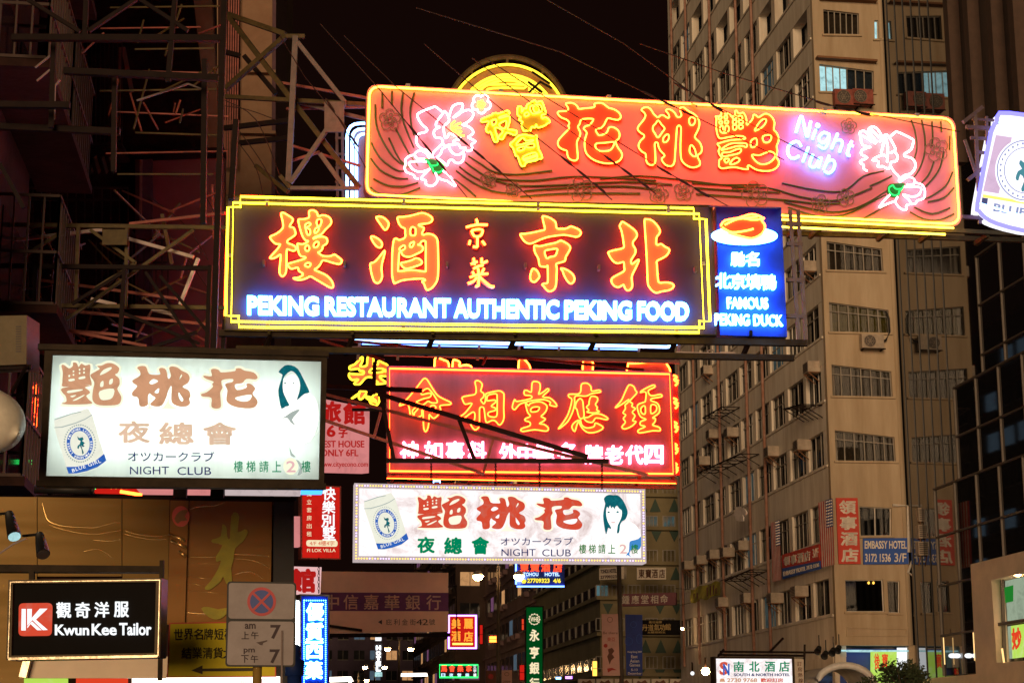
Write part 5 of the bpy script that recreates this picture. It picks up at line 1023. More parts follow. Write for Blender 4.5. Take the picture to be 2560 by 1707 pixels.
# ================================================================== glass block at the far right
mat('curtain_wall_glass', (0.010, 0.011, 0.014), 0.03, 0, 0.2, 0.5, coat=1.0); mat('mullion', (0.085, 0.07, 0.058), 0.5, 0.2); mat('fin_stone', (0.07, 0.04, 0.028), 0.8); mat('mullion_dark', (0.03, 0.03, 0.032), 0.5, 0.2)
GB = thing('glass_block', 'dark glass office block mirroring the tan block beside it', 'building', ST(LR, 60, 0))
b = MB(); b.box(ST(LR, 30, 3.5), SR * 8, SD * (SC0 - 30.3), Z * (ztop - 3)); b.build('mirror_wall', 'curtain_wall_glass', GB)
FGW = Face.street(ST(LR, SC0 - .3, 0), -SD)
b = MB()
for k in range(6): s_ = SC0 - .6 - k * 1.05; b.bar(ST(LR - .02, s_, 3.5), ST(LR - .02, s_, ztop), .03, .035)
b.build('cable', 'mullion_dark', GB)
def glass_part(l, s1, z1, l2=None):
    b = MB(); b.box(ST(l, 31, 4.2), SR * .45, SD * (s1 - 31), Z * (z1 - 4.2)); b.build('glazing', 'curtain_wall_glass', GB)
    b = MB(); s_ = s1 - .04
    while s_ > 44: b.bar(ST(l - .03, s_, 4.2), ST(l - .03, s_, z1), .09, .08); s_ -= 2.3
    z_ = z1 - .05
    while z_ > 4.2: b.bar(ST(l - .035, 31, z_), ST(l - .035, s1, z_), .08, .09); z_ -= 2.05
    b.build('mullion', 'mullion', GB)
h1 = lambda x, y, l: hit(x, y, ST(l, 0), -SR)
a = h1(2440, 640, 27.9); glass_part(27.9, a.dot(SD), h1(2440, 640, 27.9).z)
a = h1(2385, 968, 27.75); glass_part(27.75, a.dot(SD), a.z)
a = h1(2336, 1220, 27.6); glass_part(27.6, a.dot(SD), a.z)
b = MB()
for x in (2390, 2440, 2500, 2556): a = h1(x, 100, 28.0); b.box(ST(27.7, a.dot(SD), h1(x, 420, 28).z), SR * .6, SD * .5, Z * 30)
b.build('fin', 'fin_stone', GB)
mat('cladding', (0.66, 0.54, 0.40), 0.45, 0.1, 0.2, 1.0)
b = MB(); a = h1(2300, 1664, 27.55); b.box(ST(27.5, 30, 0), SR * .9, SD * (a.dot(SD) - 30), Z * 4.15); b.build('plinth', 'cladding', GB)
b = MB()
for x, y in ((2362, 1660), (2437, 1650), (2508, 1650)): a = h1(x, y, 27.4); b.bar(Vector((a.x, a.y, a.z)), Vector((a.x, a.y, a.z + 1.1)), .035)
b.build('light_fin', 'fin_glow', GB)
for x in (2380, 2390, 2420, 2438): FGW.plate('spot_lamp', [ell(x, 1638, 9, 6)], 'letter_white_low', GB, .8, .05)
FPO = Face.street(ST(27.0, 0, 0), -SD)
PO = thing('shop_portal', 'tan framed shop front with lit green and yellow posters at the right edge', 'shop front', FPO.at(2500, 1680), FPO.rot)
FPO.plate('portal_frame', [[(2426, 1410), (2700, 1342), (2700, 1800), (2446, 1800)], [(2478, 1450), (2690, 1400), (2690, 1640), (2492, 1656)]], 'cladding', PO, .0, .5)
FPO.quad('soffit', [(2490, 1448), (2690, 1400), (2690, 1410), (2490, 1456)], 'cladding', PO, -.5, .8)
FPO.quad('poster', [(2480, 1455), (2600, 1424), (2600, 1541), (2484, 1560)], 'poster_pale', PO, -.55, .02); FPO.quad('poster', [(2482, 1565), (2526, 1560), (2530, 1645), (2490, 1650)], 'poster_pale', PO, -.54, .02); FPO.quad('poster', [(2527, 1560), (2600, 1552), (2600, 1636), (2531, 1645)], 'shop_green', PO, -.54, .02)
FPO.plate('poster', [[(2486, 1474), (2532, 1462), (2532, 1502), (2488, 1512)]], 'print_leaf', PO, -.52, .02)
FPO.text('lettering', '妙', [(2528, 1570), (2552, 1566), (2553, 1620), (2530, 1624)], 'shop_red', PO, -.51, .02, .03)
b = MB(); b.bar(FPO.at(2505, 1448, -.2), FPO.at(2512, 1655, -.2), .12); b.bar(FPO.at(2484, 1562, -.2), FPO.at(2690, 1530, -.2), .12); b.build('glazing_bar', 'mullion', PO)
FPO.plate('downlight', [ell(2543, 1436, 6, 4)], 'lamp_warm', PO, -.1, .05)
b = MB(); b.bar(FPO.at(2505, 1620, .05), FPO.at(2510, 1655, .05), .06); b.build('light_fin', 'fin_glow', PO)

# small things at its foot
mat('leaf', (0.05, 0.075, 0.03), 0.7, 0, 0.5, 8); mat('bark', (0.06, 0.045, 0.03), 0.9)
def bush(x, y, Y, rw, rh, label, n=700, seed=1):
    r_ = random.Random(seed); c = P(x, y, Y); g = Vector((c.x, c.y, 0.13)); S = thing('tree', label, 'tree', g)
    b = MB(); b.tube([g, g + Z * (c.z - g.z) * .6 + Vector((.05, 0, 0)), c], [.10, .08, .05], 6)
    for i in range(9):
        a = r_.random() * 6.28; b.tube([g.lerp(c, .55 + .04 * i), c + Vector((math.cos(a) * rw * .7, math.sin(a) * rw * .7, (r_.random() - .4) * rh))], [.035, .01], 5)
    b.build('trunk', 'bark', S)
    b = MB()
    cl = [Vector((r_.gauss(0, .42) * rw, r_.gauss(0, .42) * rw, r_.gauss(0, .42) * rh)) for _ in range(16)]
    for i in range(n):
        p = c + r_.choice(cl) + Vector((r_.gauss(0, .17) * rw, r_.gauss(0, .17) * rw, r_.gauss(0, .17) * rh))
        d = Vector((r_.gauss(0, 1), r_.gauss(0, 1), r_.gauss(0, .6))).normalized(); e = d.orthogonal().normalized(); s_ = .05 + .05 * r_.random()
        b.add([p, p + d * s_ + e * s_ * .45, p + d * s_ * 2, p + d * s_ - e * s_ * .45], [(0, 1, 2, 3)])
    b.build('crown', 'leaf', S)
bush(2264, 1690, 60, .95, .65, 'small dark leafed tree in front of the lit shop at the lower right', 2200)
bush(2166, 1712, 60, .35, .25, 'low dark shrub left of the leafy tree at the bottom edge', 400, 4)
mat('canopy_white', (0.62, 0.60, 0.56), 0.4)
S = thing('arched_canopy', 'white arched canopy over an entrance left of the leafy tree', 'canopy', P(2105, 1720, 66))
b = MB(); vs, fs = [], []
for i in range(15):
    t = math.pi * i / 14
    for k in (0, 1): p = P(2112 - 76 * math.cos(t), 1722 - 60 * math.sin(t), 66); vs.append(p + SD * (3 * k))
for i in range(14): fs.append((2 * i, 2 * i + 1, 2 * i + 3, 2 * i + 2))
b.add(vs, fs); b.build('vault', 'canopy_white', S, True)
b = MB(); b.tube([P(2112 - 76 * math.cos(t), 1722 - 60 * math.sin(t), 65.95) for t in [math.pi * i / 14 for i in range(15)]], .14, 6); b.build('rim', 'canopy_white', S, True)
for i, (x, y) in enumerate(((2048, 1618), (2065, 1630), (2084, 1622), (2098, 1616))):
    p = P(x, y, 72); S = thing('spotlight', ('small black spotlight under the block, leftmost of four', 'second from left of four black spotlights under the tan block', 'third from left of four black spotlights under the tan block', 'rightmost of four black spotlights, at the corner of the tan block')[i], 'spotlight', p, None, 'black spotlights under the corner')
    b = MB(); b.tube([p, p + Vector((-.12, -.25, -.18))], [.10, .15], 10); b.build('lamp_head', 'rubber', S, True); b = MB(); b.bar(p, p + Z * .5, .04); b.build('arm', 'rubber', S)

# ================================================================== building with green triangles, far row, left row
mat('wall_tri', (0.24, 0.20, 0.11), 0.85, 0, 0.3, 0.5); mat('tile_green', (0.015, 0.055, 0.035), 0.5); mat('wall_mauve', (0.32, 0.20, 0.20), 0.85, 0, 0.35, 0.3); mat('wall_dark', (0.12, 0.085, 0.14), 0.85, 0, 0.4, 0.3); mat('wall_brown', (0.12, 0.075, 0.06), 0.9, 0, 0.35, 0.4)
LT, STR = 21.4, 118.0
FT3 = Face.street(ST(LT, STR, 0), SR); FT4 = Face.street(ST(LT, STR, 0), -SD)
TB = thing('triangle_block', 'mustard block decorated with rows of dark green triangles', 'building', ST(LT, STR, 0), FT3.rot)
zt3 = FT3.at(1600, 1000).z
b = MB(); b.box(ST(LT, STR, 0), SR * 16, SD * 30, Z * zt3); b.build('wall', 'wall_tri', TB)
tri = []
for y, up, xs in ((1245, 1, (1605, 1638, 1686)), (1327, 0, (1598, 1641, 1686)), (1415, 1, (1540, 1690)), (1508, 0, (1520, 1650, 1692)), (1597, 1, (1580, 1614, 1652, 1695)), (1160, 0, (1600, 1641, 1686)), (1672, 0, (1600, 1650, 1695))):
    for x in xs: tri.append([(x, y), (x + 14, y + 34), (x - 14, y + 34)] if up else [(x - 13, y), (x + 13, y), (x, y + 27)])
for t in tri: FT3.plate('triangle_tile', [t], 'tile_green', TB, .06, .05)
for y in (1205, 1290, 1375, 1462, 1545, 1640):
    for x in (1505, 1545, 1585, 1628, 1672, 1716):
        q = [FT3.loc(FT3.at(*p)) for p in ((x - 15, y), (x + 15, y), (x + 15, y + 30), (x - 15, y + 30))]
        window(FT3, q, TB, 'room_dim' if (y, x) in ((1290, 1628), (1290, 1672), (1462, 1505)) else 'curtain', 3, 'window_frame', None, .05)
b = MB()
for y in (1242, 1325, 1412, 1500, 1590, 1690): z_ = FT3.at(1600, y).z; b.box(ST(LT - .3, STR - .35, z_), SR * 16, SD * .35, Z * .25); b.box(ST(LT - .3, STR, z_), SR * .3, SD * 30, Z * .25)
b.build('ledge', 'wall_tri', TB)
for y in (1205, 1290, 1375, 1462, 1545, 1640):
    zb, z1 = FT3.at(1600, y + 30).z, FT3.at(1600, y).z
    pieces('side_glazing', 'glass_dark', TB, [('box', ST(LT - .06, STR + 1, zb), SR * .05, SD * 28, Z * (z1 - zb))]); pieces('side_mullion', 'window_frame', TB, [('box', ST(LT - .12, STR + 1 + k * 2.8, zb), SR * .06, SD * .35, Z * (z1 - zb)) for k in range(11)])
FR_ = [-1]
def block(name, label, l0, l1, s0, s1, h, wm, lit, seed, fl=3.1, bw=3.0, side=0):
    r_ = random.Random(seed); T_ = thing(name, label, 'building', ST((l0 + l1) / 2, s0, 0))
    b = MB(); b.box(ST(l0, s0, 0), SR * (l1 - l0), SD * (s1 - s0), Z * h); b.build('wall', wm, T_)
    g = {'glass_dark': MB()}; lm = MB(); fr = MB()
    fz_ = 4.5
    while fz_ < h - 2:
        n = int((l1 - l0) / bw)
        for k in range(n):
            o_ = ST(l0 + .5 + k * bw, s0 - .04, fz_); key = lit[r_.randrange(len(lit))] if r_.random() < .22 else 'glass_dark'
            g.setdefault(key, MB()).box(o_, SR * (bw - .9), SD * .03, Z * 1.5); fr.bar(o_ - SD * .03, o_ + SR * (bw - .9) - SD * .03, .1); fr.bar(o_ + SR * (bw - .9) / 2 - SD * .03, o_ + SR * (bw - .9) / 2 + Z * 1.5 - SD * .03, .06)
        if side:
            n = int((s1 - s0) / bw); ls = l0 - .04 if side < 0 else l1 + .01
            for k in range(n):
                o_ = ST(ls, s0 + .5 + k * bw, fz_); key = lit[r_.randrange(len(lit))] if r_.random() < .24 else 'glass_dark'
                g.setdefault(key, MB()).box(o_, SR * .03, SD * (bw - .9), Z * 1.5); fr.bar(o_ + Z * .0 - SR * (.06 if side < 0 else -.09), o_ + SD * (bw - .9) - SR * (.06 if side < 0 else -.09), .1)
                if r_.random() < .4: lm.box(o_ + SD * .5 - Z * .5 + SR * (-.45 if side < 0 else .03), SR * .45, SD * .8, Z * .45)
            lm.box(ST(l0 - .25 if side < 0 else l1, s0, fz_ + 2.0), SR * .25, SD * (s1 - s0), Z * .18)
        fz_ += fl
    for k, bb in g.items():
        if bb.v: tag(bb.build('window', k, T_), kind='stuff')
    tag(fr.build('window_frame', 'window_frame', T_), kind='stuff')
    if lm.v: tag(lm.build('fixture', wm, T_), kind='stuff')
    return T_
emi('window_mauve', (0.55, 0.22, 0.45), 0.25, 0.4, 2); emi('window_teal', (0.20, 0.30, 0.40), 0.3, 0.4, 2); emi('window_warm', (0.9, 0.45, 0.18), 0.6, 0.4, 2)
block('far_block', 'mauve tenement row receding behind the green bank sign', LT + .6, 40, STR + 31, 190, 32, 'wall_mauve', ['window_mauve', 'window_teal', 'window_warm'], 3, 3.3, 3.0, -1)
block('far_block', 'dim brown tenement beyond the mauve row, left of the green bank sign', LT - 2.5, 40, 191, 250, 36, 'wall_brown', ['window_mauve', 'window_warm'], 4, 3.3, 3.0, -1)
block('far_block', 'dark block closing the view at the end of the road behind the small lamps', 1.5, 30, 290, 320, 26, 'wall_dark', ['window_teal', 'window_warm'], 6, 3.2, 2.6)
block('far_block', 'dark plum tenement on the left side behind the bank banner', -30, -0.2, 95, 200, 34, 'wall_brown', ['window_teal'], 8, 3.2, 3.0, 1)
# ================================================================== left side: dark tenement, pink wall, cream tower
mat('wall_soot', (0.034, 0.013, 0.010), 0.9, 0, 0.6, 1.5, bump=0.5, bscale=9, spec=0.2); mat('wall_pink', (0.27, 0.085, 0.078), 0.85, 0, 0.2, 0.8, bump=0.1, bscale=6); mat('wall_pink_edge', (0.10, 0.048, 0.065), 0.85); mat('wall_cream', (0.27, 0.165, 0.10), 0.85, 0, 0.25, 0.6, dirt=(0.19, 0.10, 0.055)); mat('slat_green', (0.07, 0.055, 0.035), 0.7); mat('cage', (0.045, 0.022, 0.016), 0.7, 0.2)  # tenement wall is a near black red-brown, mottled at random
YD = 44.0
FLW = Face((0, 400), (560, 404), YD)
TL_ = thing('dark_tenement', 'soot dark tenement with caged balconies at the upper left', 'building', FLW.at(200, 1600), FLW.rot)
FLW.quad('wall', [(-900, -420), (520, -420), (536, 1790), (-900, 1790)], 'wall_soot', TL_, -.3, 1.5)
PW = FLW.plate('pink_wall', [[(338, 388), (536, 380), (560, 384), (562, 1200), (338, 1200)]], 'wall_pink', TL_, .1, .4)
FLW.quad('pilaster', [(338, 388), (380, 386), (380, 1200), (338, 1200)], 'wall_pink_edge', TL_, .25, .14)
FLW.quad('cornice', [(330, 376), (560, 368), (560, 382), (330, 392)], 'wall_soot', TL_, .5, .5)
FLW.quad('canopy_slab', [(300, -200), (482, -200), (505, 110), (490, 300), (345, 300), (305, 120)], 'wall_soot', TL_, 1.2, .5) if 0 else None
FLW.plate('cream_pilaster', [[(484, 0), (530, 0), (545, 290), (560, 380), (520, 380), (505, 190)]], 'wall_cream', TL_, .05, .3)  # cream coloured strip on the dark wall
def balcony(x0, y0, x1, y1, Yo, n=13, slats=True):
    F = FLW; b = MB(); d = Yo
    w0, w1 = .1, d
    for x in (x0, x1):
        for i in range(7): t = i / 6; b.bar(F.at(x, lerp((y0,), (y1,), t)[0], w0), F.at(x, lerp((y0,), (y1,), t)[0], w1), .03)
    for i in range(n): t = i / (n - 1); x = x0 + (x1 - x0) * t; b.bar(F.at(x, y0, w1), F.at(x, y1, w1), .025)
    for y in (y0, (y0 * 2 + y1) / 3, y1): b.bar(F.at(x0, y, w1), F.at(x1, y, w1), .05)
    for i in range(6): t = (i + .5) / 6; b.bar(F.at(x1, y0, w0 + (w1 - w0) * t), F.at(x1, y1, w0 + (w1 - w0) * t), .025)
    c = b.build('balcony_cage', 'cage', TL_)
    F.quad('floor_slab', [(x0, y1 - 2), (x1, y1 - 2), (x1, y1 + 14), (x0, y1 + 14)], 'wall_soot', c, w1 - .02, d - .1)
for q in ((30, 190, 205, 390, 1.5), (175, 105, 305, 360, 1.2), (60, 470, 320, 560, 1.4), (240, 600, 420, 770, 1.2), (-60, 640, 70, 740, 1.3)): balcony(*q)
b = MB()
for i in range(14): b.bar(FLW.at(28 + i * 19, 392, 1.9), FLW.at(40 + i * 19, 432, 1.6), .16, .03)
b.build('awning_slats', 'slat_green', TL_)
pieces('drain_pipe', 'pipe', TL_, [('bar', FLW.at(x, y0, .3), FLW.at(x - 2, y1, .3), .06) for x, y0, y1 in ((353, 400, 560), (322, 560, 660), (300, 120, 350))])
b = MB()
for q in (((200, 105), (212, 138)), ((308, 120), (330, 230))): b.bar(FLW.at(*q[0], .9), FLW.at(*q[1], .9), .1)
b.build('edge_trim', 'wall_cream', TL_)
FTW = Face((530, 400), (690, 402), 66)
TW = thing('cream_tower', 'cream rendered tower rising behind the olive lattice at the upper left', 'building', FTW.at(620, 1600), FTW.rot)
FTW.quad('wall', [(380, -420), (683, -420), (672, 1790), (380, 1790)], 'wall_cream', TW, 0, 5)
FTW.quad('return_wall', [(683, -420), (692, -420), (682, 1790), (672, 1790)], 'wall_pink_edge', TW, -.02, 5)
pieces('ledge', 'wall_cream', TW, [('bar', FTW.at(600, y, .12), FTW.at(690, y + 2, .12), .12, .3) for y in (180, 332)])
FTW.quad('shaft', [(545, -300), (600, -300), (600, 300), (545, 300)], 'wall_soot', TW, .04, .03)
b = MB()
for i in range(7): b.bar(FTW.at(562 + i * 6, -100, .3), FTW.at(556 + i * 6, 420, .3), .05)
b.build('pipe_bundle', 'steel_red', TW)
FOR = Face((676, 200), (722, 200.6), 84)
OT = thing('orange_tower', 'narrow tower with a column of orange lit windows at the top left', 'building', FOR.at(700, 1600), FOR.rot)
FOR.quad('wall', [(600, -420), (714, -420), (700, 1790), (600, 1790)], 'wall_brown', OT, 0, 5)
for y, h_ in ((-12, 30), (38, 20), (60, 16), (125, 22), (150, 22), (272, 16), (295, 20), (365, 40), (410, 20)):
    q = [FOR.loc(FOR.at(*p, .0)) for p in ((687, y), (713 - y * .006, y), (713 - y * .006, y + h_), (687, y + h_))]; window(FOR, q, OT, 'window_orange', 2, 'window_frame', None, .04)
# slab of the lower left shops: brass cladding
LB, ZB = -4.9, 27.0
NB = thing('near_tenement', 'near soot black tenement front at the far left edge with caged balconies', 'building', ST(LB - 4, 30, 0))
b = MB(); b.box(ST(LB - 10, 27.2, 0), SR * 10, SD * 6.0, Z * ZB); b.build('wall', 'wall_soot', NB)
for k, (s0, z0) in enumerate(((27.4, 5.5), (31, 5.5), (30, 8.8), (27.4, 12.2), (30.8, 12.2), (30, 15.5))):
    c = MB()
    for i in range(12): t = i / 11; c.bar(ST(LB + 1.0, s0 + 3.4 * t, z0), ST(LB + 1.0, s0 + 3.4 * t, z0 + 1.9), .03)
    for i in range(5): t = i / 4; c.bar(ST(LB + t, s0, z0), ST(LB + t, s0, z0 + 1.9), .03); c.bar(ST(LB + t, s0 + 3.4, z0), ST(LB + t, s0 + 3.4, z0 + 1.9), .03)
    for z_ in (0, .9, 1.9): c.bar(ST(LB + 1.0, s0, z0 + z_), ST(LB + 1.0, s0 + 3.4, z0 + z_), .05); c.bar(ST(LB, s0, z0 + z_), ST(LB + 1, s0, z0 + z_), .05)
    cg = c.build('balcony_cage', 'cage', NB)
    c = MB(); c.box(ST(LB + .01, s0, z0 - .16), SR * 1.05, SD * 3.4, Z * .15); c.build('floor_slab', 'wall_soot', cg)
    c = MB(); c.box(ST(LB + .01, s0 + .3, z0 + .2), SR * .02, SD * 2.6, Z * 1.6); c.build('window', 'glass_dark', NB)
def brass(name, seed, col, base):
    m, nt, N, L = _nt(name); b_ = N['Principled BSDF']
    b_.inputs['Base Color'].default_value = (*col, 1); b_.inputs['Metallic'].default_value = .25; b_.inputs['Roughness'].default_value = .38; b_.inputs['Specular IOR Level'].default_value = .3
    tc = N.new('ShaderNodeTexCoord'); mp = N.new('ShaderNodeMapping'); mp.inputs['Scale'].default_value = (.16, 1.5, 1); mp.inputs['Location'].default_value = (seed, seed * 2, 0)
    nz = N.new('ShaderNodeTexNoise'); nz.inputs['Scale'].default_value = 1.1; nz.inputs['Detail'].default_value = 1.2
    bp = N.new('ShaderNodeBump'); bp.inputs['Strength'].default_value = 1.0; bp.inputs['Distance'].default_value = base
    L.new(tc.outputs['Object'], mp.inputs['Vector']); L.new(mp.outputs['Vector'], nz.inputs['Vector']); L.new(nz.outputs['Fac'], bp.inputs['Height']); L.new(bp.outputs['Normal'], b_.inputs['Normal'])
brass('brass', 1.0, (0.155, 0.085, 0.007), .10); brass('bronze', 4.0, (0.20, 0.088, 0.010), .10)
mat('crease', (1.0, 0.68, 0.26), 0.25, 0.85, 0.1); mat('flat_gold', (0.36, 0.2, 0.03), 0.5)  # bright ridge metal, imitates reflection streaks in the brass
mat('brush_olive', (0.34, 0.30, 0.010), 0.6, 0, 0.3, 4)
FBR = Face((92, 1240), (735, 1256), 26)
BR = thing('brass_facade', 'wavy brass clad shop facade with a large olive brush character at the lower left', 'shop front', FBR.at(400, 1700), FBR.rot)
FBR.quad('backing', [(-300, 1236), (735, 1250), (735, 1800), (-300, 1800)], 'wall_soot', BR, -.1, .8)
FBR.quad('brass_panel', [(94, 1242), (304, 1246), (304, 1440), (94, 1440)], 'brass', BR, 0, .05); FBR.quad('brass_panel', [(306, 1246), (424, 1249), (418, 1560), (306, 1560)], 'brass', BR, 0, .05)
FBR.quad('brass_panel', [(-300, 1240), (92, 1242), (92, 1800), (-300, 1800)], 'brass', BR, 0, .05)
FBR.quad('mirror_strip', [(426, 1250), (472, 1251), (462, 1560), (418, 1560)], 'bronze', BR, .08, .1)
FBR.plate('logo_plate', [ell(452, 1290, 22, 26)], 'letter_red', BR, .1, .01); FBR.plate('logo_leaf', parse('436,1296 446,1280 458,1274 470,1276 462,1290 468,1300 452,1302 444,1308'), 'plate_yellow', BR, .115, .01, 2)
FBR.quad('bronze_panel', [(474, 1251), (680, 1254), (676, 1560), (463, 1560)], 'bronze', BR, 0, .05)
FBR.plate('brush_character', parse('575,1345 578,1290 590,1280 598,1292 594,1330 612,1322 620,1330 608,1352 588,1370 584,1398 578,1420 580,1455 566,1458 558,1440 552,1452 530,1470 518,1474 512,1468 528,1450 546,1420 552,1400 542,1404 540,1390 556,1362 532,1356 530,1348 552,1340 556,1310 566,1318 568,1340 ; 503,1520 520,1516 545,1522 575,1518 560,1540 540,1548 520,1540'), 'brush_olive', BR, .03, .02, 2)
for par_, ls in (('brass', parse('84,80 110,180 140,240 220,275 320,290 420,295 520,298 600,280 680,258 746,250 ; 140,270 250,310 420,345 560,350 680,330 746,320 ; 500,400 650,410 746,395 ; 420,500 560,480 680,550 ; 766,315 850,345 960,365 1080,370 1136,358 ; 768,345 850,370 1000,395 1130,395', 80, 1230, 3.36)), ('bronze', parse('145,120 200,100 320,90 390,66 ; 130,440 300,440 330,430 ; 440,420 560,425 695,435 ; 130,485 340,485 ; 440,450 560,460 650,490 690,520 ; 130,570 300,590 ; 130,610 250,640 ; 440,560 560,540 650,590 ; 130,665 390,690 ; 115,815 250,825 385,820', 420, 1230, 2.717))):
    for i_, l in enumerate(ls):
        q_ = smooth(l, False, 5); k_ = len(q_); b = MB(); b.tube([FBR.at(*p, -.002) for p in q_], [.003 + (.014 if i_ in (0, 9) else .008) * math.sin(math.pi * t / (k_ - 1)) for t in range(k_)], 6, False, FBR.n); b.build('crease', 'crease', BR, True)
for l in parse('1150,352 1290,408 ; 1165,403 1300,466 ; 1232,492 1292,540', 80, 1230, 3.36): b = MB(); b.tube([FBR.at(*p, .085) for p in l], .03, 6, False, FBR.n); b.build('crease', 'crease', BR, True)  # raised slashes shaped like the reflections on the mirror strip
FBR.quad('dark_bay', [(684, 1254), (735, 1255), (735, 1800), (682, 1800)], 'rubber', BR, .02, .1)
FBR.quad('shop_strip', [(330, 1694), (700, 1690), (700, 1800), (330, 1800)], 'shop_light', BR, .05, .05)
FBR.text('lettering', '1980 年店立', (590, 1694, 690, 1712), 'print_pink', BR, .07, .02, .01)
FBR.quad('shop_strip', [(60, 1692), (170, 1692), (170, 1800), (60, 1800)], 'shop_green', BR, .05, .05); FBR.quad('shop_strip', [(190, 1692), (320, 1692), (320, 1800), (190, 1800)], 'shop_red', BR, .05, .05)
S = FBR.sheet('soffit_light', 'thin pale soffit board under the tailor sign', 'canopy', 235, 1690); FBR.quad('board', [(60, 1648), (425, 1640), (415, 1694), (48, 1694)], 'cladding', S, 1.0, .1)
b = MB(); b.bar(FBR.at(70, 1645, 1.1), FBR.at(58, 1692, 1.1), .1); b.build('trim', 'frame_silver', S)
# glowing fascia between the big light box and the brass
FST = Face((235, 1208), (806, 1222), 27)
S = FST.sheet('fascia_sign', 'narrow red to white lit fascia strip right under the big white light box', 'light box', 520, 1232)
FST.quad('lit_face', [(330, 1208), (560, 1213), (560, 1234), (350, 1232)], 'box_pink', S, .02, .2); FST.quad('lit_face', [(232, 1206), (330, 1208), (350, 1232), (236, 1229)], 'box_red', S, .02, .2); FST.quad('lit_face', [(563, 1213), (752, 1217), (752, 1236), (563, 1234)], 'box_edge', S, .02, .2); FST.quad('lit_face', [(752, 1215), (808, 1217), (806, 1232), (752, 1232)], 'led_blue', S, .02, .2)
for x in (277, 289, 303, 315): FST.plate('amber_mark', [petals(x, 1216, 5.5, 4, .4, 4)], 'led_gold', S, .04, .02)
FST.tubes('neon_tube', [[(300, 1228), (355, 1237)]], 'neon_crimson', S, .06, .025, False, 0); FST.tubes('neon_tube', [[(236, 1206), (235, 1222)]], 'neon_green', S, .06, .03, False, 0)
b = MB(); 
for x in (452, 545): b.bar(FST.at(x, 1204, .3), FST.at(x - 2, 1244, .3), .1, .2)
b.bar(FST.at(90, 1241, .2), FST.at(740, 1247, .2), .05); b.build('bracket', 'steel_dark', S)
S = FST.sheet('dark_pipe', 'thick black duct end under the left corner of the big light box', 'duct', 155, 1232)
b = MB(); b.tube([FST.at(86, 1222, .4), FST.at(226, 1224, .4)], .07, 10); b.tube([FST.at(226, 1224, .4), FST.at(236, 1226, .4)], .05, 10); b.build('duct', 'rubber', S, True)
FBE = Face((-200, 1408), (408, 1416), 21)
S = FBE.sheet('steel_beam', 'dark horizontal beam over the tailor sign', 'beam', 200, 1430); FBE.quad('beam', [(-200, 1408), (408, 1414), (408, 1430), (-200, 1428)], 'frame_brown', S, 0, .2)
b = MB(); b.bar(FBE.at(405, 1400), FBE.at(400, 1700), .05); b.bar(FBE.at(80, 1428), FBE.at(80, 1450), .06); b.build('post', 'frame_brown', S)

# tailor sign
FTA = Face((22, 1448), (404, 1446), 17)
S = FTA.sheet('tailor_sign', 'black light box with chrome rim reading Kwun Kee Tailor beside a red KK logo', 'light box', 210, 1648)
q = [(21, 1449), (404, 1444), (400, 1642), (15, 1649)]
FTA.quad('panel', [(26, 1454), (398, 1449), (394, 1637), (20, 1643)], 'board_black', S, -.02, .2)
qi = [(32, 1458), (390, 1454), (386, 1631), (28, 1638)]
FTA.plate('rim', [q, qi], 'chrome_dark', S, .02, .24)
FTA.plate('rim_bead', frame_loops([(25, 1453), (400, 1448), (396, 1638), (19, 1645)], 2), 'frame_silver', S, .035, .02)
FTA.plate('logo', [rrect([(47, 1507), (130, 1506), (128, 1588), (46, 1589)], 12)], 'print_red', S, .01, .02)
kk = parse('163,968 192,968 192,1130 160,1130 ; 205,968 238,968 236,1040 300,966 322,966 232,1062 205,1092 ; 205,1100 240,1062 312,1128 280,1128 228,1080 205,1112 ; 325,966 356,966 268,1048 358,1126 322,1128 242,1050', 0, 1200, 3.0154)
for l in kk: FTA.plate('logo_stroke', [l], 'letter_white_low', S, .02, .012)
FTA.chars('lettering', '觀奇洋服', [(158.5, 1524), (206, 1524), (254, 1523), (303, 1522)], (37, 39), 'letter_white_low', S, .012, .012, .02)
for t, x0, x1, y0 in (('Kwun', 137, 222, 1560), ('Kee', 229, 291, 1558), ('Tailor', 298, 378, 1556)):
    FTA.text('lettering', t, (x0, y0, x1, 1587), 'letter_white_low', S, .012, .012, .02)
FTA.quad('under_plate', [(24, 1643), (396, 1637), (392, 1642), (20, 1649)], 'frame_silver', S, .03, .3)
# banner and the no stopping sign
mat('banner_lime', (0.72, 0.60, 0.018), 0.75, 0, 0.15, 1.5, bump=.15, bscale=2); mat('banner_ink', (0.05, 0.035, 0.01), 0.7)
FY = Face((424, 1556), (660, 1553), 19)
S = FY.sheet('sale_banner', 'lime yellow vinyl banner with black arrow and closing sale characters', 'banner', 530, 1692)
FY.quad('cloth', [(424, 1557), (690, 1552), (690, 1690), (418, 1692)], 'banner_lime', S, 0, .02); FY.plate('hem', frame_loops([(423, 1556), (690, 1551), (690, 1691), (417, 1693)], 3), 'letter_red', S, .004, .004)
FY.chars('lettering', '世界名牌短褲', [(446, 1585), (471, 1584), (496, 1584), (521, 1584), (547, 1584), (572, 1584)], (23, 28), 'banner_ink', S, .012, .004, .015)
FY.chars('lettering', '結業清貨大', [(466, 1632), (493, 1631), (519, 1631), (545, 1631), (570, 1631)], (25, 28), 'banner_ink', S, .012, .004, .015)
FY.plate('arrow', [[(478, 1675), (506, 1662), (506, 1670), (640, 1668), (640, 1676), (506, 1677), (506, 1684)]], 'banner_ink', S, .012, .004)
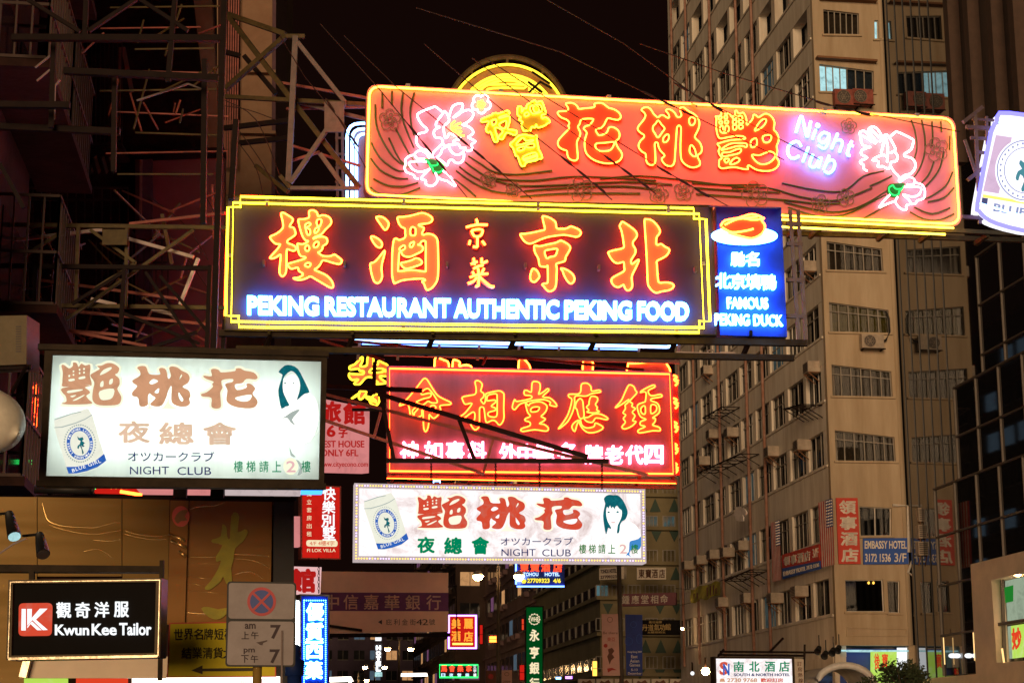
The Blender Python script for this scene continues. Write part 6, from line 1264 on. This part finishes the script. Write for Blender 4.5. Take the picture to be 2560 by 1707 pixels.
mat('sign_plate', (0.36, 0.33, 0.35), 0.6, 0, 0.2, 4, dirt=(0.28, 0.25, 0.26), spec=0.15); mat('sign_ring', (0.50, 0.035, 0.05), 0.5); mat('sign_disc', (0.02, 0.06, 0.32), 0.5); mat('pole_ochre', (0.30, 0.19, 0.04), 0.6, 0, .3, 3); mat('sign_smudge', (0.10, 0.07, 0.07), 0.7)
FNS = Face((569, 1453), (740, 1455), 12.5)
S = FNS.sheet('no_stopping_sign', 'white no stopping road sign with blue and red disc, am 7 to pm 7', 'road sign', 648, 1667)
q = [(568, 1452), (741, 1455), (738, 1666), (563, 1665)]
FNS.plate('edge', [rrect(q, 10)], 'rubber', S, 0, .03)
FNS.plate('plate', [rrect([(572, 1456), (737, 1459), (735, 1547), (571, 1545)], 8)], 'sign_plate', S, .004, .003); FNS.plate('plate', [rrect([(571, 1552), (735, 1553), (733, 1662), (567, 1661)], 8)], 'sign_plate', S, .004, .003)
FNS.plate('disc', [ell(654, 1503, 36, 36, 40)], 'sign_ring', S, .007, .002); FNS.plate('disc_blue', [ell(654, 1503, 29, 29, 40)], 'sign_disc', S, .009, .002)
for a in (R(45), R(135)):
    ca, sa = math.cos(a), math.sin(a); FNS.plate('cross_bar', [[(654 + 30 * ca - 2.6 * sa * k * j if 0 else 654 + 30 * j * ca - 3 * k * sa, 1503 + 30 * j * sa + 3 * k * ca) for j, k in ((-1, -1), (1, -1), (1, 1), (-1, 1))]], 'sign_ring', S, .011 + a * .0003, .002)
FNS.text('lettering', 'am', (612, 1558, 639, 1571), 'ink_dark', S, .007, .002, .02); FNS.chars('lettering', '上午', [(613, 1587), (637, 1587)], 19, 'ink_dark', S, .007, .002, .012); FNS.text('lettering', '7', (676, 1561, 702, 1596), 'ink_dark', S, .007, .002, .025)
FNS.text('lettering', 'pm', (609, 1620, 637, 1634), 'ink_dark', S, .007, .002, .02); FNS.chars('lettering', '下午', [(612, 1646), (636, 1646)], 19, 'ink_dark', S, .007, .002, .012); FNS.text('lettering', '7', (674, 1622, 700, 1657), 'ink_dark', S, .007, .002, .025)
FNS.plate('smudge', parse('640,1605 650,1603 668,1599 668,1602 658,1606 656,1612 650,1611 646,1608'), 'sign_smudge', S, .007, .002)
b = MB(); p0, p1 = FNS.at(648, 1470, -.06), FNS.at(648, 1700, -.06); p1.z = .13; b.tube([p0, p1], .032, 12); b.build('pole', 'pole_ochre', S, True)
b = MB(); b.bar(FNS.at(705, 1575, .012), FNS.at(704, 1790, .012), .012); b.build('cable_strip', 'steel_grey', S)
S = thing('blue_bollard', 'dark blue capped post standing right of the no stopping sign', 'post', P(738, 1715, 14))
pb = P(738, 1610, 14); b = MB(); b.tube([Vector((pb.x, pb.y, .13)), pb - Z * .22], .055, 12); b.build('shaft', 'paint_blue', S, True)
b = MB(); b.tube([pb - Z * .24, pb - Z * .12], .075, 12); b.tube([pb - Z * .12, pb - Z * .02, pb], [.05, .045, .02], 12); b.build('cap', 'paint_blue', S, True)

# lamp drum, condenser and little neon bits at the left edge
mat('drum', (0.85, 0.80, 0.68), 0.4); 
S = thing('flood_lamp', 'pale rounded drum lamp sticking in from the left edge', 'lamp', P(20, 1110, 20))
c1, c2 = P(-170, 985, 20.4), P(46, 1085, 20); b = MB(); b.tube([c1] + [c1.lerp(c2, t) for t in (.3, .62, .72, .8, .87, .93, .97, 1)], [.36, .37, .37, .36, .335, .29, .22, .14, .02], 24); b.build('drum', 'drum', S, True)
b = MB(); b.bar(c1, c1 + Z * .9, .05); b.build('arm', 'steel_dark', S)
FAC = Face((-20, 790), (66, 788), 24)
mat('ac_dim', (0.16, 0.13, 0.08), 0.7, spec=.2)
S = FAC.sheet('condenser_unit', 'beige condenser with a slotted side at the left edge above the drum lamp', 'air conditioner', 20, 918)
FAC.quad('casing', [(-120, 792), (67, 788), (66, 910), (-120, 918)], 'ac_dim', S, 0, .5)
b = MB()
for i in range(11): b.box(FAC.at(40, 880 - i * 6.2, .0), FAC.h * .075, Z * .014, FAC.n * .012)
b.build('slot', 'ac_dark', S); b = MB(); b.bar(FAC.at(-100, 920, -.1), FAC.at(80, 918, -.1), .06); b.bar(FAC.at(66, 915), FAC.at(30, 980, -.4), .04); b.build('bracket', 'steel_dark', S)
F, S = far_sign('slim_sign', 'slim red and amber neon sign at the left edge behind the big light box', 'neon sign', rq(78, 955, 97, 1080), 34, 'letter_side')
F.tubes('neon_tube', parse('82,968 92,975 84,990 94,1000 ; 82,1005 94,1012 84,1025 92,1035 ; 86,1040 94,1050 84,1062 ; 90,962 90,1066'), 'neon_crimson', S, .08, .02, False, 2)
F, S = far_sign('slim_sign', 'tiny green LED sign at the left edge below the red neon one', 'LED sign', rq(70, 1146, 98, 1164), 34, 'rubber')
F.chars('lettering', '1:00', [(75, 1155), (81, 1155), (87, 1155), (93, 1155)], (5, 12), 'neon_green', S, .03, .03, .03)
for i, (x, y, x2, y2, l) in enumerate(((22, 1282, 36, 1340, 'black spotlight on an arm at the left edge, its lens lit'), (98, 1335, 108, 1385, 'black unlit spotlight in front of the brass wall'))):
    p, q_ = P(x, y, 22), P(x2, y2, 21.8); S = thing('spotlight', l, 'spotlight', p); b = MB(); b.tube([p, p.lerp(q_, .45), q_], [.05, .07, .085], 12); b.build('lamp_head', 'rubber', S, True)
    b = MB(); b.bar(p, P(x - 40, y + 4, 22.4), .03); b.bar(p, P(x + 12, y + 4, 22), .03); b.build('arm', 'rubber', S)
    b = MB(); b.tube([q_, q_.lerp(p, -.04)], .075, 12); b.build('lens', 'room_light' if i == 0 else 'ac_dark', S)
S = thing('stay_rod', 'thin pale rod slanting between the two black spotlights', 'rod', P(0, 1385, 21.9)); b = MB(); b.tube([P(-20, 1396, 21.9), P(32, 1360, 21.9), P(66, 1345, 21.9)], .012, 6); b.build('rod', 'steel_bright', S)

# ================================================================== trusses, frames and wires
def truss(name, label, Y, spec, loc, cat='steel frame'):
    """spec: part, material, width(m), (x,y)(x,y) [depth offsets]"""
    S = thing(name, label, cat, P(*loc, Y))
    for part, m_, w, segs in spec:
        for s_ in segs:
            b = MB(); d0, d1 = (s_[4], s_[5]) if len(s_) > 4 else (0, 0)
            b.bar(P(s_[0], s_[1], Y + d0), P(s_[2], s_[3], Y + d1), w); b.build(part, m_, S)
    return S
truss('sign_truss', 'dark steel lattice bracing the restaurant sign on its left', 30.2, [
    ('chord', 'steel_olive', .07, [(0, 562, 565, 570), (210, 765, 565, 770, .2, .0), (0, 762, 210, 765)]),
    ('chord', 'steel_dark', .075, [(-40, 664, 528, 671, -.3, -.3), (60, 868, 520, 874, -.3, -.3)]),
    ('post', 'steel_dark', .07, [(90, 668, 80, 872, -.3, -.3), (312, 672, 298, 874, -.3, -.3), (525, 664, 517, 880, -.3, -.3), (562, 800, 556, 900)]),
    ('post', 'steel_olive', .06, [(196, 566, 190, 765), (318, 566, 314, 768), (405, 535, 430, 660, .6, .8)]),
    ('brace', 'steel_olive', .055, [(226, 575, 340, 658), (484, 575, 380, 649), (380, 649, 165, 800), (165, 575, 60, 640), (340, 658, 240, 720)]),
    ('brace', 'steel_dark', .055, [(310, 680, 180, 760, -.3, -.3), (364, 680, 493, 874, -.3, -.3), (400, 690, 520, 830, -.3, -.3), (300, 780, 500, 860, -.3, -.3), (493, 830, 370, 872, -.3, -.3)]),
    ('brace', 'steel_bright', .06, [(321, 597, 484, 643, .4, .2), (496, 646, 450, 762, .3, .3), (228, 748, 290, 762, .5, .5), (380, 774, 435, 786, .4, .4), (15, 602, 255, 575, .8, .8)]),
    ('brace', 'steel_red', .05, [(324, 560, 563, 533, .5, .3), (104, 701, 444, 747, .9, .6), (150, 775, 560, 815, .7, .4), (180, 828, 365, 865, .6, .5), (100, 820, 330, 840, .9, .9)])], (300, 870))
rr = random.Random(21); mem = {'steel_olive': [], 'steel_red': [], 'steel_grey': []}
nod = [(20, 600), (90, 575), (160, 640), (240, 600), (320, 650), (400, 590), (470, 640), (540, 600), (60, 720), (140, 700), (215, 740), (290, 700), (370, 745), (450, 700), (530, 740), (40, 840), (120, 800), (200, 850), (280, 810), (350, 850), (430, 800), (500, 850), (550, 880), (300, 480), (420, 520), (520, 470)]
for i, p in enumerate(nod):
    for q_ in sorted(nod, key=lambda n_: (n_[0] - p[0]) ** 2 + (n_[1] - p[1]) ** 2)[1:4]:
        if q_ > p: mem[rr.choice(['steel_olive', 'steel_olive', 'steel_red', 'steel_grey'])].append((p[0] + rr.uniform(-25, 25), p[1] + rr.uniform(-12, 12), q_[0] + rr.uniform(-30, 30), q_[1] + rr.uniform(-12, 12), rr.uniform(.8, 3), rr.uniform(.8, 3)))
truss('rear_truss', 'tangle of thin rusty angle irons behind the lattice left of the restaurant sign', 31, [('member', k, .032, v) for k, v in mem.items()], (300, 880))
mem = []
for i in range(16): x = rr.uniform(250, 560); y = rr.uniform(-20, 420); mem.append((x, y, x + rr.uniform(-120, 60), y + rr.uniform(20, 150), rr.uniform(.5, 2), rr.uniform(.5, 2)))
for i in range(9): y = 20 + i * 52; mem.append((rr.uniform(220, 340), y, rr.uniform(500, 570), y + rr.uniform(-14, 14), rr.uniform(1, 2), rr.uniform(1, 2)))
truss('scaffold_rods', 'loose thin scaffold rods crossing behind the tall black frame at the upper left', 29, [('member', 'steel_olive', .028, mem[::2]), ('member', 'steel_red', .024, mem[1::2])], (420, 480))
b = MB(); S = thing('gusset_plate', 'olive square gusset plate hung on the lattice left of the restaurant sign', 'steel plate', P(285, 612, 30)); b.box(P(255, 612, 30), (P(317, 612, 30) - P(255, 612, 30)), Z * .28, Vector((0, .04, 0))); b.build('plate', 'steel_olive', S)
truss('tall_frame', 'tall black steel frame crossing the upper left corner', 26, [
    ('post', 'steel_dark', .085, [(562, -30, 534, 885), (512, 150, 508, 560, .5, .5), (590, 300, 578, 500, .3, .3)]),
    ('chord', 'steel_dark', .10, [(30, 95, 560, 97), (160, 178, 545, 196), (-20, 262, 175, 264), (-20, 316, 300, 330, .6, .6)]),
    ('post', 'steel_dark', .075, [(217, -30, 212, 95), (440, -30, 420, 205), (135, 95, 128, 320, .4, .4), (287, 190, 284, 430, .4, .4)]),
    ('brace', 'steel_dark', .06, [(222, 78, 345, -4), (345, -4, 470, 78), (70, 0, 200, 80), (0, 410, 60, 520)]),
    ('brace', 'steel_grey', .025, [(342, 252, 470, 210, .5, .5), (470, 210, 520, 230, .5, .5), (88, 170, 125, 140, .4, .4), (92, 203, 125, 175, .4, .4), (135, 300, 138, 215, .4, .4), (138, 215, 150, 200, .4, .4)])], (545, 880))
truss('lattice_tower', 'olive brown lattice arm holding the pink sign from the left', 37, [
    ('brace', 'steel_olive', .11, [(566, 35, 730, 250, 1, .4), (730, 250, 897, 468, .4, 0), (566, 35, 712, 86, 1, .5), (560, 226, 716, 89, .9, .4)]),
    ('post', 'steel_grey', .12, [(739, 92, 721, 455)]),
    ('brace', 'steel_grey', .095, [(744, 107, 863, 257), (863, 257, 725, 459), (800, 385, 860, 468)]),
    ('chord', 'steel_olive', .09, [(563, 242, 915, 262, .8, 0), (715, 92, 762, 92), (700, 440, 725, 470), (640, 415, 720, 480, .5, 0)]),
    ('chord', 'steel_grey', .08, [(725, 471, 897, 471), (740, 255, 920, 300, .6, .2)]),
    ('chord', 'steel_red', .055, [(690, 205, 915, 245, .8, .4), (716, 272, 915, 268, .8, .6), (720, 405, 800, 380, .4, .4), (730, 365, 900, 415, 1, 1)]),
    ('brace', 'steel_dark', .10, [(560, 321, 735, 300, .6, .2), (600, 358, 725, 345, .6, .2), (610, 140, 690, 235, 1.2, 1.2), (560, 130, 600, 140, 1, 1)])], (725, 470))
S = thing('hanging_plate', 'brown square plate hung on the lattice arm left of the pink sign', 'steel plate', P(835, 330, 36.9)); b = MB(); b.box(P(811, 330, 36.9), P(860, 330, 36.9) - P(811, 330, 36.9), P(811, 254, 36.9) - P(811, 330, 36.9), Vector((0, .05, 0))); b.build('plate', 'steel_grey', S)
truss('hanging_truss', 'dark red sloping truss passing in front of the red fortune sign', 34.5, [
    ('chord', 'steel_dark', .085, [(815, 966, 1056, 976), (945, 984, 1470, 1142), (966, 1151, 1522, 1152)]),
    ('brace', 'steel_dark', .075, [(952, 986, 985, 1151), (1148, 1050, 1187, 1151), (937, 905, 934, 985)]),
    ('chord', 'steel_red', .06, [(810, 985, 1234, 1094, .6, .6), (1234, 1094, 1620, 1187, .6, .6), (810, 1050, 1210, 1184, .7, .6)]),
    ('brace', 'steel_red', .05, [(1234, 1096, 1208, 1184, .6, .6), (952, 1030, 934, 1096, .6, .6), (740, 838, 1610, 925, 1.6, 1.6), (800, 850, 960, 900, 1.2, 1.2), (1222, 878, 1206, 912, 1, 1)])], (1250, 1190))
for i, (x, y0, y1, l) in enumerate(((1078, 1153, 1210, 'leftmost of four chains holding up the long stained light box'), (1239, 1153, 1214, 'second from left of four chains holding up the long stained light box'), (1349, 1153, 1217, 'third from left of four chains holding up the long stained light box'), (1505, 1153, 1220, 'rightmost of four chains holding up the long stained light box'))):
    S = thing('chain', l, 'chain', P(x, y1, 34.6), None, 'chains over the stained light box'); b = MB(); k = int((y1 - y0) / 4.4)
    for j in range(k + 1):
        c = P(x, y0 + 4.4 * j, 34.6 + .9 * j / k); a = Vector((1, 0, 0)) if j % 2 else Vector((0, 1, 0)); b.tube([c + a * .016 * math.cos(t) + Z * .026 * math.sin(t) for t in [n_ * math.pi / 4 for n_ in range(8)]], .009, 4, True)
    b.build('links', 'steel_dark', S)
# guy wires across the pink sign and into the sky
wires = [((800, 60), (942, 216), (1062, 362), (1168, 494)), ((860, 90), (992, 219), (1190, 380), (1330, 498)), ((1060, 110), (1197, 228), (1450, 430), (1530, 500)), ((1180, 145), (1301, 238), (1560, 425), (1640, 485)), ((1220, 150), (1353, 237), (1700, 450), (1930, 575)), ((1040, 20), (1400, 130), (1660, 255), (1960, 400)), ((1350, -10), (1560, 110), (1740, 240), (2050, 400)), ((700, 90), (760, 190), (850, 300), (915, 420)), ((1600, 110), (1800, 180), (2100, 270), (2400, 330))]
labs = ['guy wire in front of the pink sign, farthest left, with a dark turnbuckle', 'guy wire in front of the left blossom of the pink sign', 'guy wire running down past the yellow 夜總會 characters', 'guy wire crossing the red 花 character', 'guy wire crossing the red 桃 character and the blue lettering', 'faint guy wire in the sky meeting the top edge of the pink sign', 'faint reddish guy wire in the sky left of the tan block', 'guy wire hanging left of the pink sign by the lattice arm', 'guy wire crossing the upper wall of the tan block']
for (p, l) in zip(wires, labs):
    S = thing('guy_wire', l, 'wire', P(*p[3], 35.2), None, 'guy wires around the pink sign'); q_ = [P(x, y, 33 + i * .75) for i, (x, y) in enumerate(p)]
    b = MB(); b.tube(q_, .011, 5); b.build('wire', 'wire', S)
    b = MB(); m0 = q_[2]; d = (q_[3] - q_[1]).normalized()
    for k in (-.55, -.1, .35): b.tube([m0 + d * k, m0 + d * (k + .12), m0 + d * (k + .28), m0 + d * (k + .36)], [.012, .026, .026, .012], 6)
    b.build('turnbuckle', 'wire', S)
wl2 = [((560, 250), (640, 300), (700, 440)), ((600, 330), (650, 400), (700, 490)), ((560, 265), (620, 275), (690, 300)), ((590, 350), (640, 420), (660, 500)), ((500, 470), (530, 520), (560, 600)), ((355, 480), (460, 560), (520, 650)), ((400, 560), (470, 650), (520, 720))]
for i, p in enumerate(wl2):
    S = thing('cable', 'thin slack cable drooping around the black post and olive lattice at the upper left', 'wire', P(*p[2], 31), None, 'slack cables at the upper left'); b = MB(); b.tube([P(x, y, 31 + i * .3) for x, y in smooth(list(p), False, 4)], .009, 4); b.build('wire', 'wire', S)

# ================================================================== street lamps, banner pole, small lights
mat('lamp_pole', (0.10, 0.075, 0.05), 0.6); mat('lamp_cap', (0.5, 0.42, 0.34), 0.6)
def street_lamp(x, yl, half, Y, label, light=0, poleh=None):
    c = P(x, yl, Y); g = Vector((c.x, c.y, 0)); S = thing('street_lamp', label, 'street lamp', g, None, 'twin headed street lamps along the road')
    b = MB(); b.tube([g, g + Z * (c.z + .9)], [.13, .07], 8); b.build('pole', 'lamp_pole', S, True)
    hw = half * Y / FPX
    for s_ in (-1, 1):
        p = c + Vector((s_ * hw, 0, 0)); b = MB(); b.tube([c + Z * .7, c + Vector((s_ * hw * .6, 0, .75)), p + Z * .42], .035, 6); b.build('arm', 'lamp_pole', S, True)
        r_ = 13.0 / FPX * 88; b = MB(); b.ball(p, r_, 14, 9, (1, 1, .95)); gl = b.build('lamp_globe', 'lamp_warm', S, True)
        b = MB(); vs, fs = [], []
        for i in range(5):
            a = math.pi / 2 * i / 4
            for j in range(14): t = 2 * math.pi * j / 14; vs.append(p + Vector((math.sin(a) * math.cos(t), math.sin(a) * math.sin(t), math.cos(a))) * r_ * 1.06)
        for i in range(4):
            for j in range(14): fs.append((i * 14 + j, (i + 1) * 14 + j, (i + 1) * 14 + (j + 1) % 14, i * 14 + (j + 1) % 14))
        b.add(vs, fs); b.build('lamp_hood', 'lamp_cap', gl, True)
street_lamp(1246, 1438, 51, 88, 'twin street lamp nearest, its globes under the stained light box')
street_lamp(998, 1620, 28.5, 157, 'twin street lamp right of the narrow H O T E L sign')
street_lamp(937, 1666, 24, 186, 'twin street lamp with globes either side of the H O T E L sign')
street_lamp(896, 1699, 20, 212, 'farthest twin street lamp at the bottom edge')
F = Face((1503, 1535), (1606, 1535.5), 64)
S = thing('banner_pole', 'brown pole carrying a pink event banner and a blue games banner', 'pole', F.at(1552, 1760))
b = MB(); b.tube([F.at(1547, 1400, -.1), F.at(1556, 1790, -.1)], .085, 10); b.build('pole', 'lamp_pole', S, True)
a_ = F.quad('pink_banner', [(1504, 1534), (1545, 1534), (1550, 1688), (1507, 1688)], 'board_pink', S, .02, .03)
F.plate('emblem', [ell(1525, 1548, 7, 7, 16), ell(1525, 1548, 6, 6, 16)], 'paint_brown', a_, .03, .01); F.text('lettering', 'Be there', (1508, 1578, 1544, 1584), 'paint_brown', a_, .03, .01); F.text('lettering', '東亞', (1518, 1592, 1538, 1602), 'paint_red', a_, .03, .01); F.plate('emblem', [ell(1514, 1613, 5, 5, 12)], 'paint_red', a_, .03, .01)
F.plate('drawing', parse('1520,1622 1530,1618 1536,1626 1530,1634 1536,1642 1528,1650 1524,1660 1518,1640 1522,1632'), 'paint_brown', a_, .03, .01); F.plate('drawing', parse('1518,1670 1530,1668 1542,1674 1530,1674 1520,1680'), 'paint_red', a_, .03, .01)
a_ = F.quad('blue_banner', [(1563, 1535), (1606, 1536), (1606, 1688), (1566, 1687)], 'board_blue', S, .02, .03)
for i, (t, y0, y1, x0, x1) in enumerate((('Hong Kong 2009', 1626, 1632, 1569, 1604), ('East', 1636, 1644, 1578, 1594), ('Asian', 1647, 1655, 1575, 1598), ('Games', 1657, 1665, 1574, 1600), ('5-13', 1670, 1676, 1578, 1594), ('December', 1679, 1685, 1570, 1604))): F.text('lettering', t, (x0, y0, x1, y1), 'paint_white', a_, .03, .01, .01)
for x, y, r_ in ((1598, 1596, 12), (1572, 1602, 10), (1584, 1560, 8)): F.plate('ring', [ell(x, y, min(r_, 1605 - x), r_, 20), ell(x, y, min(r_, 1605 - x) - 1, r_ - 1, 20)], 'sign_royal', a_, .03, .01)
F, S = far_sign('event_board', 'small pale event board at the bottom edge left of the green bank sign', 'sign', rq(1254, 1674, 1280, 1760), 76, 'board_pink'); F.plate('emblem', [ell(1267, 1684, 6, 5, 12), ell(1267, 1684, 5, 4, 12)], 'paint_brown', S, .03, .02); F.text('lettering', '2009', (1258, 1700, 1276, 1705), 'paint_brown', S, .03, .02)
F, S = far_sign('event_board', 'dark rust coloured board left of the small pale event board', 'sign', rq(1214, 1675, 1240, 1760), 82, 'paint_brown'); F.plate('emblem', [ell(1227, 1690, 7, 7, 14)], 'paint_red', S, .03, .02)
F = Face((1440, 1698), (1725, 1696), 112); S = F.sheet('frieze_board', 'row of white boards with dark rust flower shapes along the bottom edge', 'sign', 1580, 1720)
for x in range(1445, 1720, 46):
    F.rect('board', x, 1696, x + 42, 1760, 'board_white', S, 0, .1); F.plate('motif', parse('6,14 12,4 20,8 30,2 36,10 28,22 14,22', x, 1696), 'paint_brown', S, .03, .02)
def bulb(x, y, Y, r_, m, label):
    p = P(x, y, Y); S = thing('bulb_lamp', label, 'lamp', p); b = MB(); b.ball(p, r_, 12, 8); b.build('bulb', m, S, True); b = MB(); b.tube([p + Z * r_, p + Z * (r_ + .4)], .04, 6); b.build('stem', 'steel_dark', S)
bulb(1764, 1677, 74, .16, 'lamp_orange', 'bright orange bulb glaring left of the South and North sign'); bulb(1731, 1682, 80, .09, 'letter_white_low', 'small white bulb left of the orange bulb'); bulb(1706, 1571, 106, .08, 'lamp_warm', 'small warm bulb right of the dark gold lettered board')
F, S = far_sign('shop_fascia', 'bright white shop fascia at the bottom edge under the bank banner', 'light box', [(817, 1692), (866, 1690), (872, 1702), (817, 1704)], 90, 'shop_light')
F, S = far_sign('shop_fascia', 'long low white lit fascia between the small lamps and the green edged sign', 'light box', [(1003, 1682), (1062, 1681), (1064, 1689), (1002, 1690)], 110, 'shop_light')
for i, (x0, y0, x1, y1, m_, l) in enumerate(((1222, 1588, 1244, 1606, 'neon_crimson', 'small red neon sign left of the green bank sign'), (1303, 1545, 1311, 1575, 'shop_red', 'sliver of a red lit sign on the left edge of the green bank sign'), (1298, 1660, 1312, 1700, 'box_red', 'small red lit board at the bottom left of the green bank sign'), (1388, 1690, 1404, 1698, 'neon_blue_white', 'small blue lit sign low between green bank sign and pole, left one'), (1412, 1688, 1432, 1697, 'neon_violet', 'small violet lit sign low between green bank sign and pole, right one'), (1480, 1650, 1494, 1690, 'room_amber', 'small amber and blue lit sign left of the pink banner'), (1198, 1560, 1208, 1610, 'box_red', 'dim red sign between the square hotel sign and lamp post'), (1003, 1582, 1020, 1588, 'led_blue', 'tiny blue light under the bank banner'))):
    F, S = far_sign('small_sign', l, 'lit sign', rq(x0, y0, x1, y1), 100 + i * 3, 'board_black')
    F.rect('lit_face', x0 + 1.5, y0 + 1.5, x1 - 1.5, y1 - 1.5, m_, S, .03, .03); F.rect('divider', x0 + 1, (y0 + y1) / 2 - .6, x1 - 1, (y0 + y1) / 2 + .6, 'board_black', S, .06, .03)
F = Face((1088, 1195), (1106, 1195.3), 60); S = F.sheet('small_sign', 'small blue neon arrow sign between the red sign and the stained light box', 'neon sign', 1094, 1212)
F.tubes('neon_tube', parse('1082,1196 1106,1194 ; 1084,1212 1084,1202 1100,1202 1100,1212'), 'neon_blue_white', S, .05, .025, False, 0); F.rect('panel', 1082, 1192, 1106, 1214, 'board_black', S, -.05, .1)
